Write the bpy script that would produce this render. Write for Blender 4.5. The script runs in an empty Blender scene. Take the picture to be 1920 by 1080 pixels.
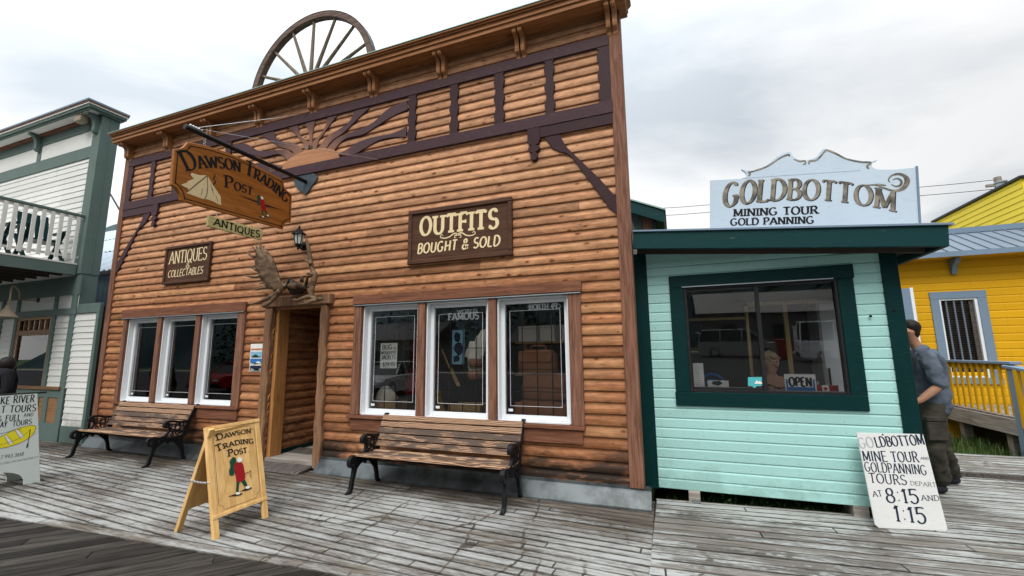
import bpy, math, random
from mathutils import Vector, Matrix
rnd = random.Random(7)
D2R = math.radians
scn = bpy.context.scene
col = scn.collection

# ------------------------------------------------------------------ camera
F_PX, YAW, PITCH, ROLL = 808.22, D2R(-20.665), D2R(8.6445), D2R(-.5573)
CAM = Vector((0, -4.7, 1.504))
def _axes():
    cy, sy, cp, sp = math.cos(YAW), math.sin(YAW), math.cos(PITCH), math.sin(PITCH)
    f = Vector((sy*cp, cy*cp, sp)); r = Vector((cy, -sy, 0)); u = r.cross(f)
    return (r*math.cos(ROLL)+u*math.sin(ROLL), u*math.cos(ROLL)-r*math.sin(ROLL), f)
AR, AU, AF = _axes()
cd = bpy.data.cameras.new('camera'); cam = bpy.data.objects.new('camera', cd); col.objects.link(cam)
cd.sensor_width = 36; cd.lens = F_PX/1920*36; cd.clip_start = .05; cd.clip_end = 3000
m = Matrix((AR, AU, -AF)).transposed().to_4x4(); m.translation = CAM; cam.matrix_world = m
scn.camera = cam

# ------------------------------------------------------------------ sky, sun, exposure
SUN_EL, SUN_AZ = D2R(50), Vector((.12, -.8, 0)).normalized()
w = bpy.data.worlds.new('World'); scn.world = w; w.use_nodes = True
wt = w.node_tree; wt.nodes.clear()
def wn(t, ins=None, **pr):
    n = wt.nodes.new(t)
    for k, v in pr.items(): setattr(n, k, v)
    for k, v in (ins or {}).items():
        if isinstance(v, bpy.types.NodeSocket): wt.links.new(v, n.inputs[k])
        else: n.inputs[k].default_value = v
    return n
sky = wn('ShaderNodeTexSky', sky_type='NISHITA', sun_disc=False, sun_elevation=SUN_EL,
         sun_rotation=math.atan2(SUN_AZ.x, SUN_AZ.y), air_density=1.5, dust_density=3)
tcw = wn('ShaderNodeTexCoord')
nrm = wn('ShaderNodeVectorMath', {0: tcw.outputs['Generated']}, operation='NORMALIZE')
sep = wn('ShaderNodeSeparateXYZ', {0: nrm.outputs[0]})
zc = wn('ShaderNodeMath', {0: sep.outputs[2], 1: 0.0}, operation='MAXIMUM')
den = wn('ShaderNodeMath', {0: zc.outputs[0], 1: .22}, operation='ADD')
scl = wn('ShaderNodeMath', {0: 1.0, 1: den.outputs[0]}, operation='DIVIDE')
pv0 = wn('ShaderNodeVectorMath', {0: nrm.outputs[0], 'Scale': scl.outputs[0]}, operation='SCALE')
pv = wn('ShaderNodeVectorMath', {0: pv0.outputs[0], 1: (3.1, 1.7, 0)}, operation='ADD')
n1 = wn('ShaderNodeTexNoise', {'Vector': pv.outputs[0], 'Scale': .9, 'Detail': 7.0, 'Roughness': .52, 'Distortion': .35})
cr = wn('ShaderNodeValToRGB', {0: n1.outputs[0]})
e = cr.color_ramp.elements; e[0].position = .38; e[0].color = (.60, .655, .71, 1); e[1].position = .565; e[1].color = (1.04, 1.04, 1.04, 1)
zp = wn('ShaderNodeMath', {0: zc.outputs[0], 1: 5.0}, operation='POWER')
lum = wn('ShaderNodeMath', {0: zp.outputs[0], 1: 38.0, 2: 6.9}, operation='MULTIPLY_ADD')   # overcast: zenith brighter than the horizon
glow = wn('ShaderNodeMath', {0: sep.outputs[0], 1: -.30, 2: 1.0}, operation='MULTIPLY_ADD')                     # thinner cloud to the west
lum2 = wn('ShaderNodeMath', {0: lum.outputs[0], 1: glow.outputs[0]}, operation='MULTIPLY')
cl = wn('ShaderNodeVectorMath', {0: cr.outputs[0], 'Scale': lum2.outputs[0]}, operation='SCALE')
mxw = wn('ShaderNodeMix', {0: .94}, data_type='RGBA')
wt.links.new(sky.outputs[0], mxw.inputs[6]); wt.links.new(cl.outputs[0], mxw.inputs[7])
bg = wn('ShaderNodeBackground', {0: mxw.outputs[2], 1: .1})
wo = wn('ShaderNodeOutputWorld', {0: bg.outputs[0]})
sl = bpy.data.lights.new('sun', 'SUN'); sl.energy = 1.5; sl.angle = D2R(28); sl.color = (1, .97, .92)
so = bpy.data.objects.new('sun', sl); col.objects.link(so)
sd = SUN_AZ*math.cos(SUN_EL)+Vector((0, 0, math.sin(SUN_EL)))
so.rotation_euler = sd.to_track_quat('Z', 'Y').to_euler(); so.location = (0, -6, 12)
vs = scn.view_settings; scn.display_settings.display_device = 'sRGB'
vs.view_transform = 'Standard'; vs.look = 'None'; vs.exposure = 0.55; vs.gamma = 1; vs.use_curve_mapping = False

# ------------------------------------------------------------------ photo pixel -> point on a real plane
def ray(px, py): return AF*F_PX + AR*(px-960) + AU*(540-py)
def P(px, py, y=0.): d = ray(px, py); return CAM+d*((y-CAM.y)/d.y)
def G(px, py, z=0.): d = ray(px, py); return CAM+d*((z-CAM.z)/d.z)
def X(px, py, x): d = ray(px, py); return CAM+d*((x-CAM.x)/d.x)

class Fr:
    """a flat frame: origin, two axes in the plane, normal"""
    def __init__(s, O, U, V):
        s.O = Vector(O); s.U = Vector(U).normalized(); s.N = s.U.cross(Vector(V)).normalized(); s.V = s.N.cross(s.U)
    def pt(s, u, v, n=0.): return s.O+s.U*u+s.V*v+s.N*n
    def px(s, x, y):
        d = ray(x, y); p = CAM+d*((s.O-CAM).dot(s.N)/d.dot(s.N)); q = p-s.O
        return (q.dot(s.U), q.dot(s.V))
WALL = Fr((0, 0, 0), (1, 0, 0), (0, 0, 1))       # u = x, v = z, n = towards the street

# ------------------------------------------------------------------ mesh builder
class MB:
    def __init__(s): s.v = []; s.f = []; s.mi = []; s.cur = 0
    def add(s, vs_, fs):
        o = len(s.v); s.v += [tuple(p) for p in vs_]
        for f in fs: s.f.append(tuple(i+o for i in f)); s.mi.append(s.cur)
    def box(s, x0, x1, y0, y1, z0, z1):
        s.add([(x, y, z) for x in (x0, x1) for y in (y0, y1) for z in (z0, z1)],
              [(0, 1, 3, 2), (4, 6, 7, 5), (0, 4, 5, 1), (2, 3, 7, 6), (0, 2, 6, 4), (1, 5, 7, 3)]); return s
    def fbox(s, fr, u0, u1, v0, v1, n0, n1):
        s.add([fr.pt(u, v, n) for u in (u0, u1) for v in (v0, v1) for n in (n0, n1)],
              [(0, 1, 3, 2), (4, 6, 7, 5), (0, 4, 5, 1), (2, 3, 7, 6), (0, 2, 6, 4), (1, 5, 7, 3)]); return s
    def bar(s, a, b, wd, hd, up=(0, 0, 1)):
        """a rectangular bar from a to b, wd across, hd along up"""
        a = Vector(a); b = Vector(b); t = (b-a).normalized(); sx = t.cross(Vector(up))
        if sx.length < 1e-4: sx = t.cross(Vector((1, 0, 0)))
        sx.normalize(); sy = sx.cross(t); vs_ = []
        for p in (a, b):
            for i, j in ((-1, -1), (1, -1), (1, 1), (-1, 1)): vs_.append(p+sx*(i*wd/2)+sy*(j*hd/2))
        s.add(vs_, [(0, 3, 2, 1), (4, 5, 6, 7), (0, 1, 5, 4), (1, 2, 6, 5), (2, 3, 7, 6), (3, 0, 4, 7)]); return s
    def prism(s, fr, pts, n0, n1):
        k = len(pts); a = sum(pts[i][0]*pts[(i+1) % k][1]-pts[(i+1) % k][0]*pts[i][1] for i in range(k))
        if a < 0: pts = list(reversed(pts))
        s.add([fr.pt(u, v, n0) for u, v in pts]+[fr.pt(u, v, n1) for u, v in pts],
              [tuple(range(k-1, -1, -1)), tuple(range(k, 2*k))]+[(i, (i+1) % k, k+(i+1) % k, k+i) for i in range(k)]); return s
    def flat(s, fr, pts, n=.002):
        k = len(pts); a = sum(pts[i][0]*pts[(i+1) % k][1]-pts[(i+1) % k][0]*pts[i][1] for i in range(k))
        if a < 0: pts = list(reversed(pts))
        s.add([fr.pt(u, v, n) for u, v in pts], [tuple(range(k))]); return s
    def ribbon(s, fr, pts, ws, n0, n1=None):
        """a strip of varying width in the frame's plane; flat at n0, or solid between n0 and n1"""
        L, Rr = [], []; k = len(pts)
        if not hasattr(ws, '__len__'): ws = [ws]*k
        closed = k > 3 and abs(pts[0][0]-pts[-1][0])+abs(pts[0][1]-pts[-1][1]) < 1e-6
        for i in range(k):
            a = pts[i-1] if i else (pts[-2] if closed else pts[0]); b = pts[i+1] if i < k-1 else (pts[1] if closed else pts[-1])
            dx, dy = b[0]-a[0], b[1]-a[1]; l = math.hypot(dx, dy) or 1
            nx, ny = -dy/l*ws[i]/2, dx/l*ws[i]/2
            L.append((pts[i][0]+nx, pts[i][1]+ny)); Rr.append((pts[i][0]-nx, pts[i][1]-ny))
        if n1 is None:
            s.add([fr.pt(u, v, n0) for u, v in L+Rr], [(k+i, k+i+1, i+1, i) for i in range(k-1)])
        else:
            vs_ = [fr.pt(u, v, n1) for u, v in L+Rr]+[fr.pt(u, v, n0) for u, v in L+Rr]; fs = []
            for i in range(k-1):
                fs += [(k+i, k+i+1, i+1, i), (2*k+i, 2*k+i+1, 3*k+i+1, 3*k+i), (i, i+1, 2*k+i+1, 2*k+i), (3*k+i, 3*k+i+1, k+i+1, k+i)]
            if not closed: fs += [(0, 2*k, 3*k, k), (k-1, 2*k-1, 4*k-1, 3*k-1)]
            s.add(vs_, fs)
        return s
    def tube(s, pts, rs, n=8, cap=True):
        pts = [Vector(p) for p in pts]; k = len(pts)
        if not hasattr(rs, '__len__'): rs = [rs]*k
        vs_ = []; ref = None
        for i in range(k):
            t = (pts[min(i+1, k-1)]-pts[max(i-1, 0)]).normalized()
            if ref is None: ref = Vector((0, 0, 1)) if abs(t.z) < .9 else Vector((1, 0, 0))
            a = (ref-t*ref.dot(t)); a = a.normalized() if a.length > 1e-5 else t.orthogonal().normalized(); b = t.cross(a); ref = a
            for j in range(n):
                an = 2*math.pi*j/n; vs_.append(pts[i]+(a*math.cos(an)+b*math.sin(an))*rs[i])
        fs = [(i*n+j, i*n+(j+1) % n, (i+1)*n+(j+1) % n, (i+1)*n+j) for i in range(k-1) for j in range(n)]
        if cap: fs += [tuple(range(n-1, -1, -1)), tuple(range((k-1)*n, k*n))]
        s.add(vs_, fs); return s
    def lathe(s, O, prof, n=16, ax=(0, 0, 1), sx=1., sy=1.):
        ax = Vector(ax).normalized(); a = ax.orthogonal().normalized(); b = ax.cross(a); O = Vector(O); k = len(prof); vs_ = []
        for r, h in prof:
            for j in range(n):
                an = 2*math.pi*j/n; vs_.append(O+ax*h+(a*math.cos(an)*sx+b*math.sin(an)*sy)*max(r, 1e-4))
        fs = [(i*n+j, i*n+(j+1) % n, (i+1)*n+(j+1) % n, (i+1)*n+j) for i in range(k-1) for j in range(n)]
        fs += [tuple(range(n-1, -1, -1)), tuple(range((k-1)*n, k*n))]
        s.add(vs_, fs); return s
    def ball(s, c, rx, ry, rz, n=12, k=7):
        c = Vector(c); vs_ = []; fs = []
        for i in range(k+1):
            th = math.pi*i/k
            for j in range(n):
                ph = 2*math.pi*j/n; vs_.append(c+Vector((rx*math.sin(th)*math.cos(ph), ry*math.sin(th)*math.sin(ph), -rz*math.cos(th))))
        fs = [(i*n+j, i*n+(j+1) % n, (i+1)*n+(j+1) % n, (i+1)*n+j) for i in range(k) for j in range(n)]
        s.add(vs_, fs); return s
    def loft(s, rings, cap=True):
        n = len(rings[0]); k = len(rings)
        s.add([p for r in rings for p in r], [(i*n+j, i*n+(j+1) % n, (i+1)*n+(j+1) % n, (i+1)*n+j) for i in range(k-1) for j in range(n)]
              + ([tuple(range(n-1, -1, -1)), tuple(range((k-1)*n, k*n))] if cap else [])); return s
    def build(s, name, mat, parent=None, smooth=False, bev=0., sub=0):
        me = bpy.data.meshes.new(name); me.from_pydata(s.v, [], s.f)
        for mm in (mat if isinstance(mat, (list, tuple)) else [mat]): me.materials.append(mm)
        if any(s.mi): me.polygons.foreach_set('material_index', s.mi)
        if smooth: me.polygons.foreach_set('use_smooth', [True]*len(s.f))
        me.update(); o = bpy.data.objects.new(name, me); col.objects.link(o)
        if parent:
            o.parent = parent
            if parent.type == 'EMPTY' or parent.parent or parent.location.length > 0: o.matrix_parent_inverse = world_of(parent).inverted()
        if bev:
            b = o.modifiers.new('bevel', 'BEVEL'); b.width = bev; b.segments = 1; b.limit_method = 'ANGLE'
        if sub:
            b = o.modifiers.new('sub', 'SUBSURF'); b.levels = sub; b.render_levels = sub
        return o
def world_of(o):
    mw = o.matrix_basis.copy()
    return (world_of(o.parent) @ o.matrix_parent_inverse @ mw) if o.parent else mw
def tag(o, label=None, cat=None, group=None, kind=None):
    if label: o['label'] = label
    if cat: o['category'] = cat
    if group: o['group'] = group
    if kind: o['kind'] = kind
    return o
def thing(name, label, cat, loc=(0, 0, 0), group=None):
    o = bpy.data.objects.new(name, None); col.objects.link(o); o.location = loc; o.empty_display_size = .2
    return tag(o, label, cat, group)
def copy_tree(o, parent=None):
    c = o.copy(); col.objects.link(c)
    if parent: inv = o.matrix_parent_inverse.copy(); c.parent = parent; c.matrix_parent_inverse = inv
    for ch in list(o.children): copy_tree(ch, c)
    return c
def lerp(a, b, t): return a+(b-a)*t
def arc(cx, cy, rx, ry, a0, a1, n=14):
    return [(cx+rx*math.cos(D2R(a0+(a1-a0)*i/n)), cy+ry*math.sin(D2R(a0+(a1-a0)*i/n))) for i in range(n+1)]
def spline(pts, n=6):
    """Catmull-Rom through the points"""
    out = []; k = len(pts); dim = len(pts[0])
    for i in range(k-1):
        p0, p1, p2, p3 = pts[max(i-1, 0)], pts[i], pts[i+1], pts[min(i+2, k-1)]
        for j in range(n):
            t = j/n
            out.append(tuple(.5*(2*p1[d]+(p2[d]-p0[d])*t+(2*p0[d]-5*p1[d]+4*p2[d]-p3[d])*t*t+(3*p1[d]-p0[d]-3*p2[d]+p3[d])*t**3) for d in range(dim)))
    out.append(tuple(pts[-1])); return out

# ------------------------------------------------------------------ materials
MATS = {}
class NT:
    def __init__(s, name, rough=.6, metal=0., spec=.15):
        s.m = bpy.data.materials.new(name); s.m.use_nodes = True; s.t = s.m.node_tree; s.t.nodes.clear()
        s.out = s.n('ShaderNodeOutputMaterial'); s.b = s.n('ShaderNodeBsdfPrincipled')
        s.b.inputs['Roughness'].default_value = rough; s.b.inputs['Metallic'].default_value = metal
        s.b.inputs['Specular IOR Level'].default_value = spec
        s.t.links.new(s.b.outputs[0], s.out.inputs[0]); s.tc = s.n('ShaderNodeTexCoord'); s.geo = s.n('ShaderNodeNewGeometry')
        MATS[name] = s.m
    def n(s, typ, ins=None, **pr):
        n = s.t.nodes.new(typ)
        for k, v in pr.items(): setattr(n, k, v)
        for k, v in (ins or {}).items():
            if isinstance(v, bpy.types.NodeSocket): s.t.links.new(v, n.inputs[k])
            else: n.inputs[k].default_value = v
        return n
    def math(s, op, a, b=0., c=0., clamp=False):
        n = s.n('ShaderNodeMath', {0: a, 1: b, 2: c}, operation=op); n.use_clamp = clamp; return n.outputs[0]
    def pos(s, scale=(1, 1, 1), loc=(0, 0, 0), rot=(0, 0, 0), src=None):
        return s.n('ShaderNodeMapping', {0: src or s.geo.outputs['Position'], 1: loc, 2: rot, 3: scale}).outputs[0]
    def noise(s, vec, scale=1., detail=4., rough=.55, dist=0.):
        return s.n('ShaderNodeTexNoise', {'Vector': vec, 'Scale': scale, 'Detail': detail, 'Roughness': rough, 'Distortion': dist}).outputs[0]
    def ramp(s, fac, stops, interp='LINEAR'):
        n = s.n('ShaderNodeValToRGB', {0: fac}); cr = n.color_ramp; cr.interpolation = interp
        while len(cr.elements) < len(stops): cr.elements.new(.5)
        for el, (p, c) in zip(cr.elements, stops): el.position = p; el.color = (*c, 1) if len(c) == 3 else c
        return n.outputs[0]
    def mix(s, fac, a, b, blend='MIX'):
        n = s.n('ShaderNodeMix', data_type='RGBA', blend_type=blend)
        for i, v in ((0, fac), (6, a), (7, b)):
            if isinstance(v, bpy.types.NodeSocket): s.t.links.new(v, n.inputs[i])
            elif i: n.inputs[i].default_value = (*v, 1)
            else: n.inputs[0].default_value = v
        return n.outputs[2]
    def smooth(s, v, a, b): return s.n('ShaderNodeMapRange', {0: v, 1: a, 2: b, 3: 0., 4: 1.}, interpolation_type='SMOOTHSTEP').outputs[0]
    def hue(s, c, val): return s.mix(1., c, s.n('ShaderNodeCombineColor', {0: val, 1: val, 2: val}).outputs[0], 'MULTIPLY')
    def color(s, c): s.t.links.new(c, s.b.inputs['Base Color'])
    def rough(s, v): s.t.links.new(v, s.b.inputs['Roughness'])
    def bump(s, h, strength=.3, dist=.01):
        s.t.links.new(s.n('ShaderNodeBump', {'Strength': strength, 'Distance': dist, 'Height': h}).outputs[0], s.b.inputs['Normal'])
    @property
    def island(s): return s.geo.outputs['Random Per Island']
    def obj(s): return s.tc.outputs['Object']

def paint(name, c, rough=.55, var=.12, sc=3., dirt=.25, bump=.15, metal=0., dirtc=(.12, .10, .08), spec=.13, island=0., splash=None, nails=None):
    """weathered paint: broad tone drift, grime specks, brushed bump"""
    t = NT(name, rough, metal, spec); p = t.pos()
    a = t.noise(p, sc, 5., .6); b = t.noise(t.pos((2, 2, 9)), 6., 4., .65)
    v = t.math('MULTIPLY_ADD', a, var*2, 1-var)
    if island: v = t.math('MULTIPLY', v, t.math('MULTIPLY_ADD', t.island, island*2, 1-island))
    base = t.hue(t.mix(0., c, c), v)
    g = t.math('MULTIPLY', t.smooth(b, .52, .75), dirt)
    c = t.mix(g, base, dirtc)
    if splash or nails: sx = t.n('ShaderNodeSeparateXYZ', {0: t.geo.outputs['Position']}).outputs
    if splash:          # mud splashed up from the ground and runs washed down the boards
        low = t.math('SUBTRACT', 1., t.smooth(sx[2], splash[0], splash[1])); bl = t.smooth(t.math('ADD', t.noise(t.pos((1.6, 1.6, 2.4)), 2.2, 6., .68), t.math('MULTIPLY', low, .22)), .58, .78)
        c = t.mix(t.math('MULTIPLY', t.math('MULTIPLY', bl, low), splash[2], clamp=True), c, dirtc)
        run = t.smooth(t.noise(t.pos((7, 7, .5)), 2., 4., .6), .60, .74); c = t.mix(t.math('MULTIPLY', run, splash[2]*.45), c, dirtc)
    if nails:
        dx = t.math('ABSOLUTE', t.math('SUBTRACT', t.math('FRACT', t.math('DIVIDE', sx[0], nails[0])), .5)); dz = t.math('ABSOLUTE', t.math('SUBTRACT', t.math('FRACT', t.math('DIVIDE', t.math('SUBTRACT', sx[2], nails[1]), nails[2])), .25))
        near = t.math('MULTIPLY', t.math('LESS_THAN', dx, .0045/nails[0]), t.math('LESS_THAN', dz, .0045/nails[2])); c = t.mix(t.math('MULTIPLY', near, .6), c, dirtc)
    t.color(c); t.rough(t.math('MULTIPLY_ADD', b, .25, rough-.12))
    if bump: t.bump(t.noise(t.pos((3, 3, 3)), 14., 5., .6), bump, .006)
    return t.m
def wood(name, c1, c2, axis='x', rough=.65, sc=1., dark=(.05, .03, .02), knots=0., spread=.25, bump=.3, spec=.12, turn=0.):
    """sawn timber: stretched grain along one axis, tone per board, knots"""
    t = NT(name, rough, 0., spec)
    s3 = {'x': (.9, 14, 14), 'y': (14, .9, 14), 'z': (14, 14, .9)}[axis]
    off = t.n('ShaderNodeCombineXYZ', {0: t.math('MULTIPLY', t.island, 37.), 1: t.math('MULTIPLY', t.island, 91.), 2: t.math('MULTIPLY', t.island, 53.)}).outputs[0]
    q = t.n('ShaderNodeVectorMath', {0: t.geo.outputs['Position'], 1: off}, operation='ADD').outputs[0]
    if turn: q = t.pos((1, 1, 1), rot=(0, 0, D2R(turn)), src=q)
    p = t.pos(tuple(v*sc for v in s3), src=q)
    g = t.noise(p, 2.2, 6., .62, .6); f = t.noise(t.pos(tuple(v*sc*3 for v in s3), src=q), 3., 3., .6)
    c = t.mix(t.smooth(g, .3, .7), c1, c2)
    c = t.hue(c, t.math('MULTIPLY_ADD', t.island, spread*2, 1-spread))
    c = t.mix(t.math('MULTIPLY', t.smooth(f, .55, .8), .45), c, dark)
    if knots:
        k3 = {'x': (1.2, 3, 3), 'y': (3, 1.2, 3), 'z': (3, 3, 1.2)}[axis]
        vo = t.n('ShaderNodeTexVoronoi', {'Vector': t.pos(k3, src=q), 'Scale': 1.6, 'Randomness': 1.}).outputs['Distance']
        c = t.mix(t.math('MULTIPLY', t.math('SUBTRACT', 1., t.smooth(vo, .05, .15)), knots), c, dark)
    t.color(c); t.bump(g, bump, .006); return t.m

def mk_materials():
    # log-lap siding
    t = NT('siding_wood', .62, 0., .12)
    off = t.n('ShaderNodeCombineXYZ', {0: t.math('MULTIPLY', t.island, 61.), 1: 0., 2: t.math('MULTIPLY', t.island, 17.)}).outputs[0]
    q = t.n('ShaderNodeVectorMath', {0: t.geo.outputs['Position'], 1: off}, operation='ADD').outputs[0]
    g = t.noise(t.pos((1.1, 9, 22), src=q), 2., 6., .62, .8)
    c = t.mix(t.smooth(g, .28, .72), (.235, .090, .036), (.405, .178, .082))
    c = t.mix(t.math('MULTIPLY', t.smooth(t.island, .6, 1.), .5), c, (.50, .265, .125))
    c = t.mix(t.math('MULTIPLY', t.math('SUBTRACT', 1., t.smooth(t.island, .0, .22)), .75), c, (.165, .064, .025))
    pale = t.smooth(t.noise(t.pos((.35, .35, .8)), 2.1, 4., .6), .5, .7)
    c = t.mix(t.math('MULTIPLY', pale, .36), c, (.50, .285, .150))
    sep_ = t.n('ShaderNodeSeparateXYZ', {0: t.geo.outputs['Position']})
    up = t.math('MULTIPLY', t.smooth(sep_.outputs[2], 1.9, 3.9), .46)      # boards mixed paler towards the top of the wall
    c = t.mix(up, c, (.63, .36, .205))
    c = t.hue(c, t.math('MULTIPLY_ADD', t.smooth(t.noise(t.pos((4, 4, 11), src=q), 1.4, 5., .68), .28, .72), .52, .70))
    c = t.hue(c, t.math('MULTIPLY_ADD', t.math('FRACT', t.math('MULTIPLY', t.island, 17.3)), .30, .84))
    st = t.smooth(t.noise(t.pos((.55, 1, 26), src=q), 2., 3., .5), .55, .72)
    c = t.mix(t.math('MULTIPLY', st, .55), c, (.15, .062, .027))
    vo = t.n('ShaderNodeTexVoronoi', {'Vector': t.pos((4.2, .01, 9.), src=q), 'Scale': 1., 'Randomness': 1.})
    k = t.math('SUBTRACT', 1., t.smooth(vo.outputs['Distance'], .08, .19))
    kk = t.math('MULTIPLY', k, t.smooth(t.noise(t.pos((2, 2, 2), src=q), 3., 1.), .36, .5))
    v2 = t.n('ShaderNodeTexVoronoi', {'Vector': t.pos((11., .01, 17.), src=q), 'Scale': 1., 'Randomness': 1.})
    c = t.mix(t.math('MULTIPLY', t.math('SUBTRACT', 1., t.smooth(v2.outputs['Distance'], .08, .20)), t.math('MULTIPLY', t.smooth(t.noise(t.pos((3, 3, 3), (5, 1, 2), src=q), 3., 2.), .5, .62), .8)), c, (.06, .026, .012))
    c = t.mix(t.math('MULTIPLY', kk, .95), c, (.050, .020, .010))
    halo = t.math('MULTIPLY', t.math('SUBTRACT', 1., t.smooth(vo.outputs['Distance'], .1, .34)), .3)
    c = t.mix(halo, c, (.26, .09, .03))
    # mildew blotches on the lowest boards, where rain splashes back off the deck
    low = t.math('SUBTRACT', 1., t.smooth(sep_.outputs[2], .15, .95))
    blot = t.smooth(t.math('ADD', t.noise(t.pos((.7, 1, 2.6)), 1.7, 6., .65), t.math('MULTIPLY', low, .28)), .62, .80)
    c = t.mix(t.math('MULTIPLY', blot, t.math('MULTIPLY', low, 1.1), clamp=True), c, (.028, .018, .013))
    t.color(c); t.bump(g, .25, .004); t.rough(t.math('MULTIPLY_ADD', g, .3, .42))
    wood('cedar_trim', (.105, .046, .028), (.235, .115, .075), 'z', .7, 1.3, (.035, .018, .012), 0, .1, .7)
    wood('cedar_trim_x', (.105, .042, .024), (.205, .086, .050), 'x', .7, 1.3, (.035, .018, .012), .4, .12, .6)
    wood('cornice_wood', (.20, .080, .028), (.33, .15, .06), 'x', .5, 1., (.06, .022, .01), .7, .12, .25)
    wood('bracket_wood', (.24, .105, .042), (.36, .17, .075), 'z', .45, 1., (.07, .03, .012), .3, .1, .2)
    wood('jamb_wood', (.125, .064, .034), (.245, .135, .075), 'z', .75, 1., (.07, .04, .025), .5, .15, .7)
    wood('pale_stud', (.36, .28, .12), (.46, .37, .18), 'z', .6); wood('door_wood', (.29, .125, .038), (.42, .20, .07), 'z', .55, 1., (.10, .04, .015), .4, .12, .3)
    wood('spoke_wood', (.10, .075, .052), (.22, .17, .125), 'z', .75, 1., (.04, .03, .02), 0, .2, .4); wood('grey_brown', (.095, .060, .048), (.20, .135, .11), 'x', .75, 1., (.04, .025, .02), 0, .2, .8)
    wood('sun_wood', (.34, .155, .075), (.44, .22, .115), 'x', .65, .7, (.12, .05, .03), .3, .08, .3)
    paint('maroon_trim', (.040, .019, .022), .55, .18, 4., .2, .25, dirtc=(.13, .09, .09))
    paint('purple_trim', (.058, .030, .036), .6, .18, 5., .35, .3, dirtc=(.16, .11, .10))
    t = NT('sunray_wood', .62); p = t.geo.outputs['Position']                     # stain worn thin near the sun disc
    d = t.n('ShaderNodeVectorMath', {0: p, 1: (-4.99, 0, 4.36)}, operation='DISTANCE').outputs['Value']
    g = t.noise(t.pos((3, 3, 3)), 2.5, 4.)
    f = t.math('SUBTRACT', 1., t.smooth(t.math('ADD', d, t.math('MULTIPLY', g, .35)), .45, 1.05))
    t.color(t.mix(t.math('MULTIPLY', f, .85), (.075, .042, .047), (.27, .135, .085))); t.bump(g, .2, .01)
    # white vinyl, metals
    paint('white_vinyl', (.70, .72, .74), .35, .03, 2., .02, 0.)
    paint('dark_metal', (.030, .030, .032), .42, .2, 6., .2, .1, .6)
    paint('black_iron', (.012, .012, .013), .38, .25, 8., .12, .3, 0., (.05, .04, .035), .12)
    paint('galvanised', (.33, .37, .39), .42, .18, 4., .45, .12, .75, (.16, .12, .09))
    t = NT('flashing_metal', .4, .35, .5); p = t.pos()
    a = t.noise(p, 2.4, 6., .65); rs = t.smooth(t.noise(t.pos((3, 3, 3), (7, 2, 1)), 1.5, 5., .6), .64, .74)
    c = t.mix(t.smooth(a, .36, .6), (.030, .036, .038), (.095, .110, .115)); c = t.mix(t.math('MULTIPLY', rs, .8), c, (.22, .085, .03)); t.color(c)
    paint('hammered_steel', (.055, .075, .09), .45, .35, 30., .1, .8, .3)
    paint('chain_steel', (.45, .45, .45), .35, .1, 5., .1, 0., .9)
    paint('green_cap', (.26, .38, .34), .5, .1, 3., .2, .1, .3)
    # lettering and sign paints
    for n_, c_ in dict(black_paint=(.010, .010, .012), cream_paint=(.74, .58, .34), white_paint=(.75, .75, .72), red_paint=(.30, .012, .016),
                       forest_paint=(.012, .060, .035), yellow_paint=(.78, .68, .03), grey_paint=(.32, .33, .35), tan_paint=(.62, .50, .29),
                       blue_paint=(.03, .16, .42), sky_paint=(.22, .42, .55), teal_paint=(.08, .42, .45), skin_paint=(.55, .32, .2), brown_paint=(.11, .06, .03),
                       navy_paint=(.014, .022, .045), orange_paint=(.55, .13, .03), decal_grey=(.66, .67, .69)).items():
        paint(n_, c_, .55, .10, 12., .1, 0.)
    t = NT('gold_leaf', .5, .2, .2); a = t.noise(t.pos((1, 1, 1)), 9., 3.)
    t.color(t.mix(t.smooth(a, .35, .65), (.10, .086, .066), (.28, .245, .185))); t.rough(t.math('MULTIPLY_ADD', a, .3, .22))
    wood('sign_wood', (.235, .082, .016), (.33, .125, .028), 'y', .38, .8, (.11, .035, .01), .3, .04, .1)
    wood('sandwich_wood', (.58, .34, .12), (.74, .47, .20), 'z', .48, .6, (.30, .13, .04), .8, .07, .12)
    wood('dark_sign_wood', (.050, .024, .015), (.095, .044, .026), 'x', .6, 1., (.02, .01, .008), 0, .15, .4)
    wood('antique_plank', (.36, .31, .12), (.48, .43, .21), 'y', .7, .8, (.07, .05, .03), .6, .1, .5)
    paint('white_board', (.60, .60, .585), .5, .07, 2., .22, .15, dirtc=(.33, .28, .22))
    paint('pale_board', (.60, .66, .63), .5, .05, 2., .12, .1)
    paint('blue_grey_sign', (.50, .585, .66), .5, .06, 1.6, .12, .05)
    # neighbours
    paint('mint_siding', (.345, .59, .55), .5, .11, 1.1, .22, .15, dirtc=(.13, .20, .165), island=.06, splash=(.08, .6, .32), nails=(.41, .095, .1025))
    paint('pine_trim', (.0015, .023, .0235), .45, .2, 3., .12, .2, dirtc=(.03, .10, .09))
    t = NT('pine_worn', .5); a = t.noise(t.pos((2.2, 2.2, 7)), 2.6, 6., .7)
    t.color(t.mix(t.math('MULTIPLY', t.smooth(a, .63, .72), .6), (.003, .034, .036), (.20, .26, .25))); t.bump(a, .2, .01)
    paint('cream_siding', (.64, .64, .61), .55, .10, 1.2, .24, .12, dirtc=(.26, .24, .20), island=.06, splash=(.1, .9, .6))
    paint('sage_trim', (.105, .150, .135), .55, .16, 2.5, .25, .2, dirtc=(.05, .07, .05))
    paint('yellow_siding', (.63, .335, .009), .5, .11, 1.1, .22, .15, dirtc=(.36, .19, .03), island=.07, splash=(.0, 1.0, .6))
    paint('lemon_siding', (.86, .65, .055), .5, .05, 1.5, .1, .1, dirtc=(.5, .32, .03))
    paint('slate_trim', (.17, .235, .31), .5, .08, 2., .2, .1)
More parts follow.
